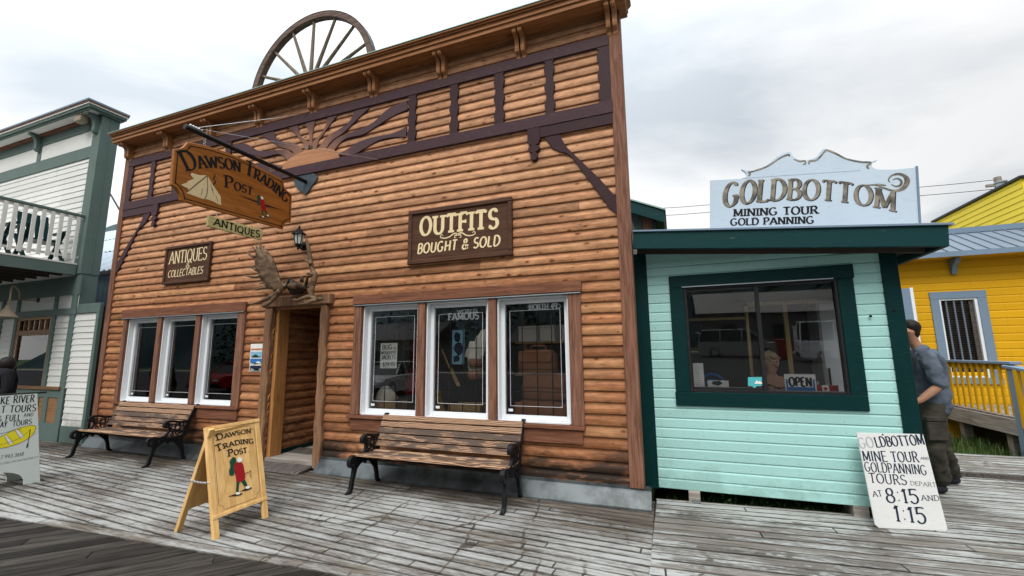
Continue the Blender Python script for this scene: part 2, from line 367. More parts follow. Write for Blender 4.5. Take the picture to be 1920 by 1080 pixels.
    paint('roof_steel', (.15, .185, .225), .5, .12, 2., .2, .1, .1)
    paint('corrugated', (.15, .21, .26), .45, .25, 2., .3, .1, .4)
    paint('roof_corrugated', (.42, .49, .55), .4, .15, 2., .3, .1, .4)
    wood('brown_window', (.20, .10, .045), (.30, .16, .075), 'x', .5, 1., (.08, .04, .02))
    wood('grey_timber', (.17, .145, .125), (.33, .30, .265), 'x', .85, 1., (.06, .05, .04), .3, .3, .6)
    wood('grey_timber_y', (.17, .145, .125), (.33, .30, .265), 'y', .85, 1., (.06, .05, .04), .3, .3, .6)
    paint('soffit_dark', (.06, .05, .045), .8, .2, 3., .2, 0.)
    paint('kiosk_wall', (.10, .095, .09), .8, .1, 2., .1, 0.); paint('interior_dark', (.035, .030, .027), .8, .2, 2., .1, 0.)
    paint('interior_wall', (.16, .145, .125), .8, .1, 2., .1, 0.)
    paint('blind', (.15, .095, .07), .6, .1, 2., .1, 0.)
    # foreground boards and painted deck
    def deck(name, paintc, lo, hi, cells, woodA, woodB, cut=.06, foot=0.):
        t = NT(name, .75, 0., .12)
        off = t.n('ShaderNodeCombineXYZ', {0: t.math('MULTIPLY', t.island, 43.), 1: t.math('MULTIPLY', t.island, 29.), 2: 0.}).outputs[0]
        q = t.n('ShaderNodeVectorMath', {0: t.geo.outputs['Position'], 1: off}, operation='ADD').outputs[0]
        g = t.noise(t.pos((1.3, 26, 26), src=q), 2., 6., .65, .5)
        wc = t.mix(t.smooth(g, .3, .72), woodA, woodB); wc = t.hue(wc, t.math('MULTIPLY_ADD', t.island, .6, .7))
        big = t.noise(t.pos((.45, .7, 1)), 1.1, 5., .62); med = t.noise(t.pos((1.0, 8.5, 1)), 1.5, 6., .68); fine = t.noise(t.pos((9, 60, 1), src=q), 1.5, 4., .7)
        wear = t.math('ADD', t.math('ADD', t.math('MULTIPLY', big, .40), t.math('MULTIPLY', med, .42)), t.math('MULTIPLY', fine, .30))
        wear = t.math('ADD', wear, t.math('MULTIPLY', t.math('SUBTRACT', t.island, .5), .05))
        wob_ = t.n('ShaderNodeTexNoise', {'Vector': t.pos(), 'Scale': 5., 'Detail': 4.}).outputs['Color']
        vp = t.n('ShaderNodeVectorMath', {0: t.pos((cells*1.25, cells*.42, 0)), 1: t.n('ShaderNodeVectorMath', {0: wob_, 'Scale': .30}, operation='SCALE').outputs[0]}, operation='ADD').outputs[0]
        if foot: wear = t.math('ADD', wear, t.math('MULTIPLY', t.smooth(t.math('ADD', t.n('ShaderNodeSeparateXYZ', {0: t.geo.outputs['Position']}).outputs[1], t.math('MULTIPLY', big, .8)), -.45, .25), foot))   # more of the dark board colour towards the foot of the wall
        vo = t.n('ShaderNodeTexVoronoi', {'Vector': vp, 'Scale': 1., 'Randomness': 1.}, voronoi_dimensions='2D', feature='DISTANCE_TO_EDGE').outputs['Distance']
        ck = t.math('MULTIPLY', t.math('SUBTRACT', 1., t.smooth(t.math('ADD', vo, t.math('MULTIPLY', t.math('SUBTRACT', fine, .5), .10)), .0, cut)), t.math('MULTIPLY', t.smooth(t.noise(t.pos((.8, .8, 1), (3, 5, 0)), 1.3, 3.), .42, .66), .24))
        keep = t.math('SUBTRACT', 1., t.smooth(t.math('ADD', wear, ck), lo, hi))
        pc = t.hue(t.mix(t.smooth(big, .35, .7), paintc, tuple(v*.72 for v in paintc)), t.math('MULTIPLY_ADD', t.noise(t.pos((5, 30, 1), src=q), 2., 3.), .5, .72))
        t.color(t.mix(keep, wc, pc)); t.bump(t.math('ADD', g, t.math('MULTIPLY', keep, .8)), .35, .004)
        return t.m
    deck('painted_planks', (.335, .338, .325), .485, .66, 1.9, (.036, .030, .025), (.135, .114, .092), .035, .12)
    deck('painted_edges', (.30, .31, .30), .30, .62, 1.9, (.018, .015, .013), (.070, .060, .050), .045, .12)
    deck('worn_planks', (.37, .38, .365), .515, .60, .5, (.072, .066, .058), (.19, .175, .155), .02)
    deck('worn_edges', (.30, .31, .30), .30, .56, .5, (.022, .019, .015), (.09, .08, .065), .02)
    wood('dark_planks', (.010, .0088, .0078), (.042, .037, .032), 'x', .7, 1.2, (.006, .0055, .005), .5, .62, .6, .12, -48.5)
    wood('ramp_wood', (.045, .038, .033), (.115, .10, .09), 'y', .8, 1., (.02, .017, .015), .3, .2, .5)
    t = NT('bench_slat', .55, 0., .15)
    off = t.n('ShaderNodeCombineXYZ', {0: t.math('MULTIPLY', t.island, 71.), 1: 0., 2: t.math('MULTIPLY', t.island, 31.)}).outputs[0]
    q = t.n('ShaderNodeVectorMath', {0: t.geo.outputs['Position'], 1: off}, operation='ADD').outputs[0]
    wv = t.n('ShaderNodeTexWave', {'Vector': t.pos((.8, 1.0, 5.0), src=q), 'Scale': 4.2, 'Distortion': 10., 'Detail': 1.5, 'Detail Scale': .8}, wave_type='BANDS', bands_direction='Z').outputs['Fac']
    wr = t.noise(t.pos((2.4, 6, 12), src=q), 1.6, 5., .6); fn = t.noise(t.pos((2, 40, 60), src=q), 3., 4., .6)
    c = t.mix(t.smooth(wv, .38, .60), (.46, .285, .175), (.115, .062, .040))
    c = t.mix(t.smooth(t.math('ADD', wr, t.math('MULTIPLY', t.math('SUBTRACT', t.island, .5), .46)), .60, .74), c, (.085, .062, .050)); c = t.mix(t.math('MULTIPLY', t.smooth(fn, .45, .7), .5), c, (.20, .14, .10))
    t.color(c); t.bump(fn, .3, .003)
    # antler, plants, ground
    t = NT('antler', .65); a = t.noise(t.pos((2, 2, 4)), 3., 5., .6)
    t.color(t.mix(t.smooth(a, .35, .7), (.075, .044, .025), (.215, .140, .082))); t.bump(a, .12, .006)
    paint('skull_dark', (.045, .035, .028), .6, .3, 8., .2, .3); paint('bone', (.30, .25, .18), .6, .2, 8., .2, .2)
    t = NT('grass_blade', .6); t.color(t.mix(t.island, (.030, .060, .014), (.085, .125, .035)))
    t = NT('leaf', .55); t.color(t.mix(t.island, (.016, .045, .012), (.055, .105, .028)))
    t = NT('conifer', .7); t.color(t.mix(t.island, (.010, .024, .014), (.030, .060, .030)))
    paint('earth', (.055, .047, .035), .9, .3, 1.5, .3, .4); paint('asphalt', (.035, .035, .037), .85, .2, .7, .2, .2)
    t = NT('turf', .9); a = t.noise(t.pos(), 3., 6., .7); t.color(t.mix(a, (.025, .05, .012), (.085, .12, .04)))
    t = NT('hill_forest', .95); a = t.noise(t.pos((.05, .05, .02)), 1., 7., .7); t.color(t.mix(t.smooth(a, .35, .65), (.020, .036, .040), (.055, .085, .090)))
    paint('bark', (.07, .055, .04), .9, .2, 8., .2, .5)
    # glass: a clear sheet with a real Fresnel reflection
    def glass(name, ior, tint):
        t = NT(name); t.t.nodes.remove(t.b)
        fr = t.n('ShaderNodeFresnel', {0: ior}); tr = t.n('ShaderNodeBsdfTransparent', {0: (*tint, 1)}); gl = t.n('ShaderNodeBsdfGlossy', {'Roughness': .01, 'Color': (1, 1, 1, 1)})
        mx = t.n('ShaderNodeMixShader', {0: fr.outputs[0], 1: tr.outputs[0], 2: gl.outputs[0]}); t.t.links.new(mx.outputs[0], t.out.inputs[0])
    glass('glass', 1.5, (.985, .99, .985)); glass('dark_glass', 1.52, (.98, .985, .985)); paint('car_glass', (.012, .014, .016), .3, .05, 1., .02, 0., spec=.25)
    # people
    paint('skin', (.36, .185, .115), .5, .1, 10., .05, 0.); paint('skin_fair', (.50, .29, .21), .5, .08, 10., .05, 0.)
    paint('dark_hair', (.014, .011, .010), .5, .3, 40., 0., .3); paint('blond_hair', (.42, .33, .20), .5, .25, 40., 0., .3)
    t = NT('hoodie', .9, 0., .1); a = t.noise(t.pos(), 5., 5., .6); t.color(t.mix(t.smooth(a, .3, .7), (.070, .086, .112), (.115, .138, .17))); t.bump(t.noise(t.pos((1, 1, 1)), 11., 4.), .6, .02)
    t = NT('khaki', .9, 0., .1); a = t.noise(t.pos(), 6., 5., .6); t.color(t.mix(t.smooth(a, .3, .7), (.030, .028, .022), (.056, .051, .040))); t.bump(t.noise(t.pos((1, 1, 1.6)), 8., 4.), .8, .02)
    paint('black_cloth', (.010, .010, .012), .85, .2, 8., .1, .3); paint('shoe', (.02, .022, .028), .6, .2, 8., .1, .2)
    # goods and cars
    paint('leather', (.27, .12, .062), .5, .15, 6., .1, .2); paint('canvas', (.72, .68, .58), .8, .1, 6., .1, .3); paint('crate_wood', (.42, .27, .12), .6, .2, 8., .2, .2)
    paint('silver_paint', (.30, .30, .30), .35, .03, 1., .05, 0., .2); paint('van_white', (.78, .79, .80), .25, .02, 1., .05, 0.); paint('car_red', (.32, .01, .012), .2, .02, 1., .02, 0.)
    paint('car_blue', (.05, .09, .13), .3, .02, 1., .02, 0.); paint('tyre', (.015, .015, .016), .8, .1, 8., .1, 0.); paint('bin_red', (.30, .03, .02), .45, .1, 2., .1, 0.)
    paint('house_grey', (.12, .125, .12), .6, .1, 1., .2, 0.); paint('plaster', (.6, .6, .58), .7, .1, 2., .1, 0.)
    return MATS
mk_materials()
M = MATS

# ------------------------------------------------------------------ lettering: pen strokes with contrast and serifs
def E(cx, cy, rx, ry, a0, a1, n=12): return arc(cx, cy, rx, ry, a0, a1, n)
GLY = {
 ' ': (.34, []), 'A': (.74, [[(.02, 0), (.37, 1)], [(.37, 1), (.72, 0)], [(.15, .34), (.59, .34)]]),
 'B': (.62, [[(.1, 0), (.1, 1)], [(.1, 1), (.3, 1)]+E(.32, .765, .22, .235, 90, -90)+[(.1, .53)], [(.3, .53)]+E(.32, .265, .27, .265, 90, -90)+[(.1, 0)]]),
 'C': (.70, [E(.38, .5, .34, .5, 48, 312, 18)]),
 'D': (.72, [[(.1, 0), (.1, 1)], [(.1, 1), (.26, 1)]+E(.28, .5, .40, .5, 90, -90, 16)+[(.1, 0)]]),
 'E': (.58, [[(.1, 0), (.1, 1)], [(.1, 1), (.54, 1)], [(.1, .53), (.44, .53)], [(.1, 0), (.56, 0)]]),
 'F': (.55, [[(.1, 0), (.1, 1)], [(.1, 1), (.53, 1)], [(.1, .53), (.44, .53)]]),
 'G': (.76, [E(.38, .5, .34, .5, 50, 318, 18)+[(.66, .40)], [(.46, .42), (.72, .42)]]),
 'H': (.74, [[(.1, 0), (.1, 1)], [(.64, 0), (.64, 1)], [(.1, .52), (.64, .52)]]),
 'I': (.24, [[(.12, 0), (.12, 1)]]), 'J': (.5, [[(.4, 1), (.4, .25)]+E(.22, .22, .18, .22, 0, -150, 8)]),
 'K': (.68, [[(.1, 0), (.1, 1)], [(.1, .42), (.6, 1)], [(.25, .56), (.64, 0)]]),
 'L': (.54, [[(.1, 0), (.1, 1)], [(.1, 0), (.52, 0)]]),
 'M': (.90, [[(.1, 0), (.12, 1)], [(.12, 1), (.45, .1)], [(.45, .1), (.78, 1)], [(.78, 1), (.8, 0)]]),
 'N': (.76, [[(.1, 0), (.1, 1)], [(.1, 1), (.66, 0)], [(.66, 0), (.66, 1)]]),
 'O': (.76, [E(.38, .5, .34, .5, 0, 360, 24)]),
 'P': (.60, [[(.1, 0), (.1, 1)], [(.1, 1), (.3, 1)]+E(.3, .74, .26, .26, 90, -90)+[(.1, .48)]]),
 'Q': (.78, [E(.38, .5, .34, .5, 0, 360, 24), [(.42, .22), (.72, -.12)]]),
 'R': (.68, [[(.1, 0), (.1, 1)], [(.1, 1), (.3, 1)]+E(.3, .75, .25, .25, 90, -90)+[(.1, .5)], [(.32, .5), (.64, 0)]]),
 'S': (.58, [E(.29, .745, .22, .255, 35, 250, 12)+[(.36, .47)]+E(.29, .26, .25, .26, 62, -150, 12)]),
 'T': (.64, [[(.32, 0), (.32, 1)], [(.04, 1), (.6, 1)]]), 'U': (.72, [[(.1, 1), (.1, .32)]+E(.36, .3, .26, .3, 180, 360, 12)+[(.62, 1)]]),
 'V': (.70, [[(.02, 1), (.35, 0)], [(.35, 0), (.68, 1)]]), 'W': (1.02, [[(.02, 1), (.27, 0)], [(.27, 0), (.51, .9)], [(.51, .9), (.75, 0)], [(.75, 0), (1., 1)]]),
 'X': (.68, [[(.04, 0), (.64, 1)], [(.04, 1), (.64, 0)]]), 'Y': (.66, [[(.33, 0), (.33, .45)], [(.33, .45), (.02, 1)], [(.33, .45), (.64, 1)]]),
 'Z': (.62, [[(.06, 1), (.56, 1)], [(.56, 1), (.06, 0)], [(.06, 0), (.58, 0)]]),
 '0': (.62, [E(.31, .5, .25, .5, 0, 360, 22)]), '1': (.36, [[(.2, 0), (.2, 1)], [(.2, 1), (.04, .8)]]),
 '2': (.58, [E(.29, .72, .24, .28, 165, -35, 12)+[(.06, 0)], [(.06, 0), (.56, 0)]]),
 '3': (.56, [E(.27, .76, .21, .24, 150, -90, 10), E(.27, .26, .25, .26, 90, -150, 12)]),
 '4': (.6, [[(.44, 0), (.44, 1)], [(.44, 1), (.04, .3)], [(.04, .3), (.58, .3)]]),
 '5': (.58, [[(.52, 1), (.12, 1)], [(.12, 1), (.1, .56)]+E(.29, .32, .26, .32, 120, -150, 14)]),
 '6': (.6, [[(.46, .98), (.22, .72)]+E(.31, .3, .26, .3, 160, 520, 18)]), '7': (.54, [[(.04, 1), (.52, 1)], [(.52, 1), (.2, 0)]]),
 '8': (.6, [E(.3, .76, .20, .24, 0, 360, 18), E(.3, .26, .25, .27, 0, 360, 18)]), '9': (.6, [E(.3, .7, .24, .3, 20, 380, 18), [(.54, .7), (.4, 0)]]),
 '.': (.24, [[(.08, .05), (.16, .05)]]), ':': (.28, [[(.1, .18), (.18, .18)], [(.1, .72), (.18, .72)]]), "'": (.2, [[(.1, 1), (.1, .78)]]),
 '-': (.4, [[(.06, .42), (.34, .42)]]), ',': (.22, [[(.12, .06), (.06, -.14)]]), '@': (.8, [E(.4, .4, .36, .4, -60, 280, 18), E(.4, .4, .15, .18, 0, 360, 12)]),
 '$': (.56, [E(.28, .72, .2, .2, 35, 250, 12)+E(.28, .3, .22, .22, 62, -150, 12), [(.28, -.06), (.28, 1.06)]]),
 '&': (.74, [[(.70, .0), (.22, .66)]+E(.36, .80, .16, .18, 205, -20, 10)+[(.42, .58), (.16, .40)]+E(.32, .22, .25, .23, 140, 300, 10)+[(.6, .2), (.68, .42)]]),
}
NIB = D2R(12)
def glyph_strokes(ch, th, tn, sf):
    """polylines with widths for one letter (cap height 1); sf = serif reach, 0 for plain lettering"""
    out = []; ss = GLY[ch][1]; allp = [p for st in ss for p in st]
    for st in ss:
        pts = [st[0]]
        for p in st[1:]:
            if abs(p[0]-pts[-1][0])+abs(p[1]-pts[-1][1]) > 1e-4: pts.append(p)
        ws = []
        for i in range(len(pts)):
            a = pts[max(i-1, 0)]; b = pts[min(i+1, len(pts)-1)]
            ws.append(tn+(th-tn)*abs(math.sin(math.atan2(b[1]-a[1], b[0]-a[0])-NIB))**1.3)
        if len(pts) == 2: pts = [pts[0], ((pts[0][0]+pts[1][0])/2, (pts[0][1]+pts[1][1])/2), pts[1]]; ws = [ws[0]]*3
        out.append((pts, ws))
        closed = math.hypot(pts[0][0]-pts[-1][0], pts[0][1]-pts[-1][1]) < 1e-3
        if sf and not closed and ch not in '.:,-':
            for i, j in ((0, 1), (-1, -2)):
                e, q = pts[i], pts[j]; dx, dy = e[0]-q[0], e[1]-q[1]; l = math.hypot(dx, dy) or 1; dx /= l; dy /= l
                shared = sum(1 for p in allp if math.hypot(p[0]-e[0], p[1]-e[1]) < .02)
                if abs(dy) > .8 and (abs(e[1]) < .02 or abs(e[1]-1) < .02) and not (shared > 1 and ch in 'AVWMN' and not (ch in 'MN' and abs(e[0]-.1) < .04)):
                    hw = ws[i]/2+sf; yy = e[1]+(tn/2 if e[1] < .5 else -tn/2)
                    out.append(([(e[0]-hw, yy), (e[0], yy), (e[0]+hw, yy)], [tn*1.05]*3))
                elif abs(dy) <= .3 and shared == 1 and ch in 'EFLTZ25':
                    dirn = -1 if e[1] > .6 else 1; ln = sf*1.5
                    if abs(e[1]-.53) < .03: out.append(([(e[0], e[1]-ln*.6), (e[0], e[1]), (e[0], e[1]+ln*.6)], [tn, tn, tn]))
                    else: out.append(([(e[0], e[1]), (e[0]+dirn*0, e[1]+dirn*ln*.5), (e[0], e[1]+dirn*ln)], [tn*1.7, tn*1.3, tn*.7]))
                elif ch in 'CGS' and shared == 1 and abs(dy) > .2:
                    out.append(([(e[0]+.015, e[1]-.6*sf), (e[0]+.015, e[1]), (e[0]+.015, e[1]+.6*sf)], [tn, tn*1.1, tn]))
    return out
def text(mb, fr, s, p0, p1, h, th=.16, tn=.06, sf=.08, arcv=0., big=1.35, slant=0., n=.0025, turn=True, fill=1., jit=0., track=.10, hfun=None):
    """letter the string along p0-p1 (frame coordinates); '^' before a letter makes it a tall initial"""
    items = []; i = 0; W = 0
    while i < len(s):
        k = 1.
        if s[i] == '^': k = big; i += 1
        ch = s[i]; wd = (GLY[ch][0]+track)*k; items.append((ch, k, W)); W += wd; i += 1
    W -= track; dx, dy = p1[0]-p0[0], p1[1]-p0[1]; L = math.hypot(dx, dy); ux, uy = dx/L, dy/L; hs = L/W*fill; z = 0
    for ch, k, x0 in items:
        jy = rnd.uniform(-jit, jit)*h; js = 1+rnd.uniform(-jit, jit)
        for pts, ws in glyph_strokes(ch, th/k**.35, tn/k**.35, sf):
            q = []; wq = []
            for (x, y), ww in zip(pts, ws):
                xx = (x0+x*k)*hs; t = xx/L; hk = h*(hfun(t) if hfun else 1.)
                yy = y*k*hk*js+jy; sl = arcv*4*(1-2*t)/L if turn else 0.
                bx = xx+slant*yy-(sl*yy if turn else 0); by = arcv*4*t*(1-t)+yy
                q.append((p0[0]+ux*bx-uy*by, p0[1]+uy*bx+ux*by)); wq.append(ww*k*h*(hfun(min(max(t, 0), 1)) if hfun else 1.))
            mb.ribbon(fr, q, wq, n+.00018*(z % 7)); z += 1
    return mb
def pxt(mb, fr, s, a, b, cap, **kw):
    """as text(), with baseline ends and the cap height read off the photo onto the sign's own plane"""
    p0, p1 = fr.px(*a), fr.px(*b); c = fr.px(*cap); dx, dy = p1[0]-p0[0], p1[1]-p0[1]; L = math.hypot(dx, dy)
    h = ((c[1]-p0[1])*dx-(c[0]-p0[0])*dy)/L
    return text(mb, fr, s, p0, p1, h, **kw)
def wob(pts, a=.004):
    return [(x+rnd.uniform(-a, a), y+rnd.uniform(-a, a)) for x, y in pts]

# ------------------------------------------------------------------ cladding
def lap_rows(mb, fr, u0, u1, z0, z1, pitch, prof, holes=(), lens=(2.4, 4.6), top=None, n0=0.):
    """horizontal boards, each its own strip following the profile [(fraction of height, proud)]; cut round the openings"""
    r = 0; z = z0
    while z < z1-.005:
        zt = min(z+pitch, z1); zm = (z+zt)/2; segs = [(u0, u1)]
        for a, b, c, d in holes:
            if c < zm < d:
                ns = []
                for s0, s1 in segs:
                    if b <= s0 or a >= s1: ns.append((s0, s1)); continue
                    if a > s0: ns.append((s0, a))
                    if b < s1: ns.append((b, s1))
                segs = ns
        for s0, s1 in segs:
            x = s0
            while x < s1-1e-4:
                xe = x+rnd.uniform(*lens)
                if xe > s1-.5: xe = s1
                g = .0008 if xe < s1 else 0
                jz = rnd.uniform(-.0012, .0012); k = len(prof)
                zz = [min(z+f*pitch, zt) for f, _ in prof]; vv = []
                for xx in (x, xe-g): vv += [fr.pt(xx, zz[i], n0+prof[i][1]+jz) for i in range(k)]
                mb.add(vv, [(i, k+i, k+i+1, i+1) for i in range(k-1)]); x = xe
        z = zt; r += 1
LOG = [(0, .000), (.004, .0185), (.05, .0225), (.22, .0250), (.44, .0240), (.58, .0185), (.69, .0095), (.78, .0045), (1., .0025)]
LAP = [(0, .000), (.01, .014), (.05, .016), (1., .004)]
DROP = [(0, .002), (.01, .011), (.06, .0125), (.80, .0125), (.90, .007), (.97, .002), (1., .002)]

# ================================================================== THE TRADING POST
XL, XR, XC = -9.60, -.385, -4.99
def rect(*px, y=0.):
    """x0, x1, z0, z1 of a rectangle on the facade from its photo corners (tl, tr, bl, br)"""
    q = [P(a, b, y) for a, b in px]
    return ((q[0].x+q[2].x)/2, (q[1].x+q[3].x)/2, (q[2].z+q[3].z)/2, (q[0].z+q[1].z)/2)
def mirx(x): return 2*XC-x
TP = thing('trading_post', 'two storey high wooden false front shop of brown log siding with purple brown trim', 'shop', (XC, 0, 0))
# window and door openings (outer edges of the white frames, the door's clear opening)
w1 = [rect((683, 572), (786, 566), (676, 777), (782, 779)), rect((801, 566), (918, 559.5), (797, 781), (916, 788)), rect((933.5, 559), (1066, 552), (933, 788), (1072, 797))]
w2 = [rect((242.5, 598), (300, 594), (228, 750), (284.5, 752)), rect((308, 594), (371, 590), (293, 752), (358, 758)), rect((380, 590), (450, 586), (366.5, 758), (438, 764))]
def group_rect(ws): return (min(a[0] for a in ws), max(a[1] for a in ws), sum(a[2] for a in ws)/3, sum(a[3] for a in ws)/3)
WR, WL = group_rect(w1), group_rect(w2)
DX0, DX1, DZ1 = P(516, 600).x+.015, P(600, 700).x, 2.205
DZ0 = .10
TOPZ = 5.49
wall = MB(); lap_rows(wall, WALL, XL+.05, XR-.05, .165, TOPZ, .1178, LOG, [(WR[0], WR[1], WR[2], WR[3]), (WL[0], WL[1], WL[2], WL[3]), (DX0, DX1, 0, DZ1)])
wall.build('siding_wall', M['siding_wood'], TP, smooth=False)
# the wall's core behind the boards (holes left for the openings)
core = MB()
xs_ = [XL+.04, WL[0], WL[1], DX0, DX1, WR[0], WR[1], XR-.04]
for a, b in ((0, 1), (2, 3), (4, 5), (6, 7)): core.box(xs_[a], xs_[b], .012, .10, .02, TOPZ)
for R_ in (WL, WR): core.box(R_[0], R_[1], .012, .10, .02, R_[2]); core.box(R_[0], R_[1], .012, .10, R_[3], TOPZ)
core.box(DX0, DX1, .012, .10, DZ1, TOPZ)
core.box(XL+.04, XR-.04, .10, .15, 3.2, TOPZ)
core.build('wall_core', M['cedar_trim_x'], TP)
# corner boards
for x0, x1 in ((XR-.137, XR), (XL, XL+.13)):
    MB().box(x0, x1, -.046, .12, .17, TOPZ).build('corner_board', M['cedar_trim'], TP, bev=.004)
# galvanised splash flashing along the foot of the wall
def flash_seg(x0, x1):
    f = MB(); pr = [(.004, .19), (-.034, .186), (-.036, .155), (-.046, .145), (-.135, .012), (-.15, .004), (-.15, 0), (.004, 0)]
    f.prism(Fr((0, 0, 0), (0, 1, 0), (0, 0, 1)), pr, x0, x1); return f
for x0, x1 in ((XL-.02, DX0-.13), (DX1+.10, -.32)): flash_seg(x0, x1).build('base_flashing', M['flashing_metal'], TP)
# cornice: soffit, stepped fascia, thin metal cap
cor = MB(); CX0, CX1 = XL-.055, XR+.08
cor.box(CX0+.02, CX1-.02, -.245, .02, TOPZ-.012, TOPZ+.02)
for y, z0, z1, ex in ((-.256, TOPZ-.025, TOPZ+.040, 0), (-.276, TOPZ+.034, TOPZ+.058, .012), (-.268, TOPZ+.058, TOPZ+.105, .008), (-.292, TOPZ+.098, TOPZ+.122, .022), (-.312, TOPZ+.122, TOPZ+.15, .035)):
    cor.box(CX0-ex, CX1+ex, y, .12+ex, z0+.001, z1)
cor.build('cornice', M['cornice_wood'], TP, bev=.004)
MB().box(CX0-.045, CX1+.045, -.322, .165, TOPZ+.1505, TOPZ+.162).build('roof_cap', M['green_cap'], TP)
# scrolled brackets
for i in range(9):
    x = -.475+i*(XL+.13-(-.475))/8.
    b = MB(); prof = [(u*.80, v*.93) for u, v in ((0, -.02), (.275, -.02), (.292, -.045), (.285, -.075), (.262, -.092), (.235, -.090), (.20, -.085), (.168, -.098), (.150, -.135), (.145, -.19), (.148, -.235), (.138, -.275), (.118, -.295), (.092, -.300), (.075, -.315), (.072, -.345), (.055, -.372), (.028, -.385), (0, -.385))]
    for s_ in (-.037, .037): b.prism(Fr((x+s_, 0, TOPZ), (0, -1, 0), (0, 0, 1)), prof, -.027, .027)
    b.box(x-.06, x+.06, -.243, -.01, TOPZ-.030, TOPZ-.013)
    b.build('bracket', M['bracket_wood'], TP, bev=.006)
# purple timber frieze: rails, posts, sun with rays, hanging pendants, knee braces
n_ = .055
MB().fbox(WALL, XL+.132, XR-.139, 5.045, 5.185, .0, n_).build('upper_rail', M['purple_trim'], TP, bev=.004)
MB().fbox(WALL, XL+.132, XR-.125, 4.195, 4.345, .0, n_+.004).build('lower_rail', M['purple_trim'], TP, bev=.004)
def carved(x, wd, both=True, right=True):
    z0, z1 = 4.345, 5.045; hw = wd/2; side = []
    for t in range(25):
        f = t/24; u = abs(f-.5)*2
        d = 0 if u > .92 else .006+.026*abs(math.cos(f*math.pi*3.0))**1.2
        side.append((d if u < .92 else 0, lerp(z0, z1, f)))
    Rp = [(x+hw-(d if (both or right) else 0), z) for d, z in side]; Lp = [(x-hw+(d if (both or not right) else 0), z) for d, z in side]
    return MB().prism(WALL, Rp+list(reversed(Lp)), 0., n_-.006)
for x, wd, both, rt in ((-.597, .155, False, False), (-1.245, .15, True, True), (-1.905, .165, True, True), (-2.548, .155, True, True), (-3.196, .16, True, True)):
    carved(x, wd, both, rt).build('carved_post', M['maroon_trim'], TP, bev=.003)
    carved(mirx(x), wd, both, not rt).build('carved_post', M['purple_trim'], TP, bev=.003)
SX, SZ = XC, 4.345
MB().prism(WALL, [(SX-.56, SZ)]+[(SX-.56*math.cos(a*math.pi/20), SZ+.235*math.sin(a*math.pi/20)) for a in range(1, 20)]+[(SX+.56, SZ)], 0, n_-.010).build('sun_disc', M['sun_wood'], TP, bev=.004)
K = 1/5.647
def c8(x, y): p = P(480+x*K, 150+y*K); return (p.x, p.z)
RAYS = [([(1065, 335), (1010, 450), (920, 520), (760, 620), (670, 760)], [(1230, 300), (1100, 420), (960, 560), (820, 660), (745, 765)]),
        ([(775, 405), (750, 510), (690, 600), (630, 660), (588, 765)], [(887, 380), (800, 490), (720, 600), (680, 660), (655, 765)]),
        ([(1612, 237), (1430, 310), (1260, 460), (1150, 520), (960, 590), (850, 650), (752, 765)], [(1622, 328), (1460, 400), (1270, 520), (1150, 590), (980, 630), (890, 700), (828, 785)]),
        ([(1610, 505), (1470, 575), (1250, 620), (1100, 670), (990, 740), (870, 800)], [(1605, 620), (1480, 620), (1330, 650), (1180, 730), (1080, 790), (1000, 815)])]
def cl_(p): return (min(max(p[0], -8.), -3.27), min(max(p[1], 4.348), 5.043))
for Lp, Rp in RAYS:
    a = spline([cl_(c8(*p)) for p in Lp], 5); b = spline([cl_(c8(*p)) for p in Rp], 5); poly = a+list(reversed(b))
    MB().prism(WALL, poly, 0, n_-.014).build('sun_ray', M['sunray_wood'], TP, bev=.003)
    MB().prism(WALL, [(mirx(u), v) for u, v in poly], 0, n_-.014).build('sun_ray', M['sunray_wood'], TP, bev=.003)
mid = [(c8(*p)) for p in ((505, 475), (540, 590), (545, 680), (530, 775))]; mid2 = [c8(*p) for p in ((608, 450), (578, 590), (575, 680), (587, 770))]
dxm = XC-(mid[-1][0]+mid2[-1][0])/2
MB().prism(WALL, [(u+dxm, min(v, 5.043)) for u, v in spline(mid, 4)+list(reversed(spline(mid2, 4)))], 0, n_-.014).build('sun_ray', M['sunray_wood'], TP, bev=.003)
for mr in (False, True):
    f = mirx if mr else (lambda x: x)
    mt = M['purple_trim'] if mr else M['maroon_trim']
    def pr(pts, n1, nm): MB().prism(WALL, [(f(u), v) for u, v in pts], 0, n1).build(nm, mt, TP, bev=.003)
    pr([(-.515, 4.193), (-1.40, 4.193), (-1.40, 4.062), (-.515, 4.062)], n_-.004, 'short_rail')
    px_ = -1.455
    pend = [(.065, 4.193), (.065, 4.04), (.05, 3.985), (.02, 3.975), (.055, 3.955), (.062, 3.925), (.04, 3.895), (.018, 3.885), (.036, 3.855), (.036, 3.815), (.018, 3.785)]
    pr([(px_+a*1.2, b) for a, b in pend]+[(px_-a*1.2, b) for a, b in reversed(pend)], n_+.006, 'pendant')
    brc = [(min(q_.x, -.516), min(q_.z, 4.060)) for q_ in (P(*c_) for c_ in ((1022, 257), (1050.4, 250), (1062.8, 277.4), (1090, 303.5), (1125, 337), (1164, 372), (1164, 403), (1153, 400), (1144.3, 392.5), (1115, 353), (1084, 311), (1074, 298), (1062.8, 289.8), (1050, 287), (1038, 281)))]
    pr(brc, n_-.012, 'knee_brace')
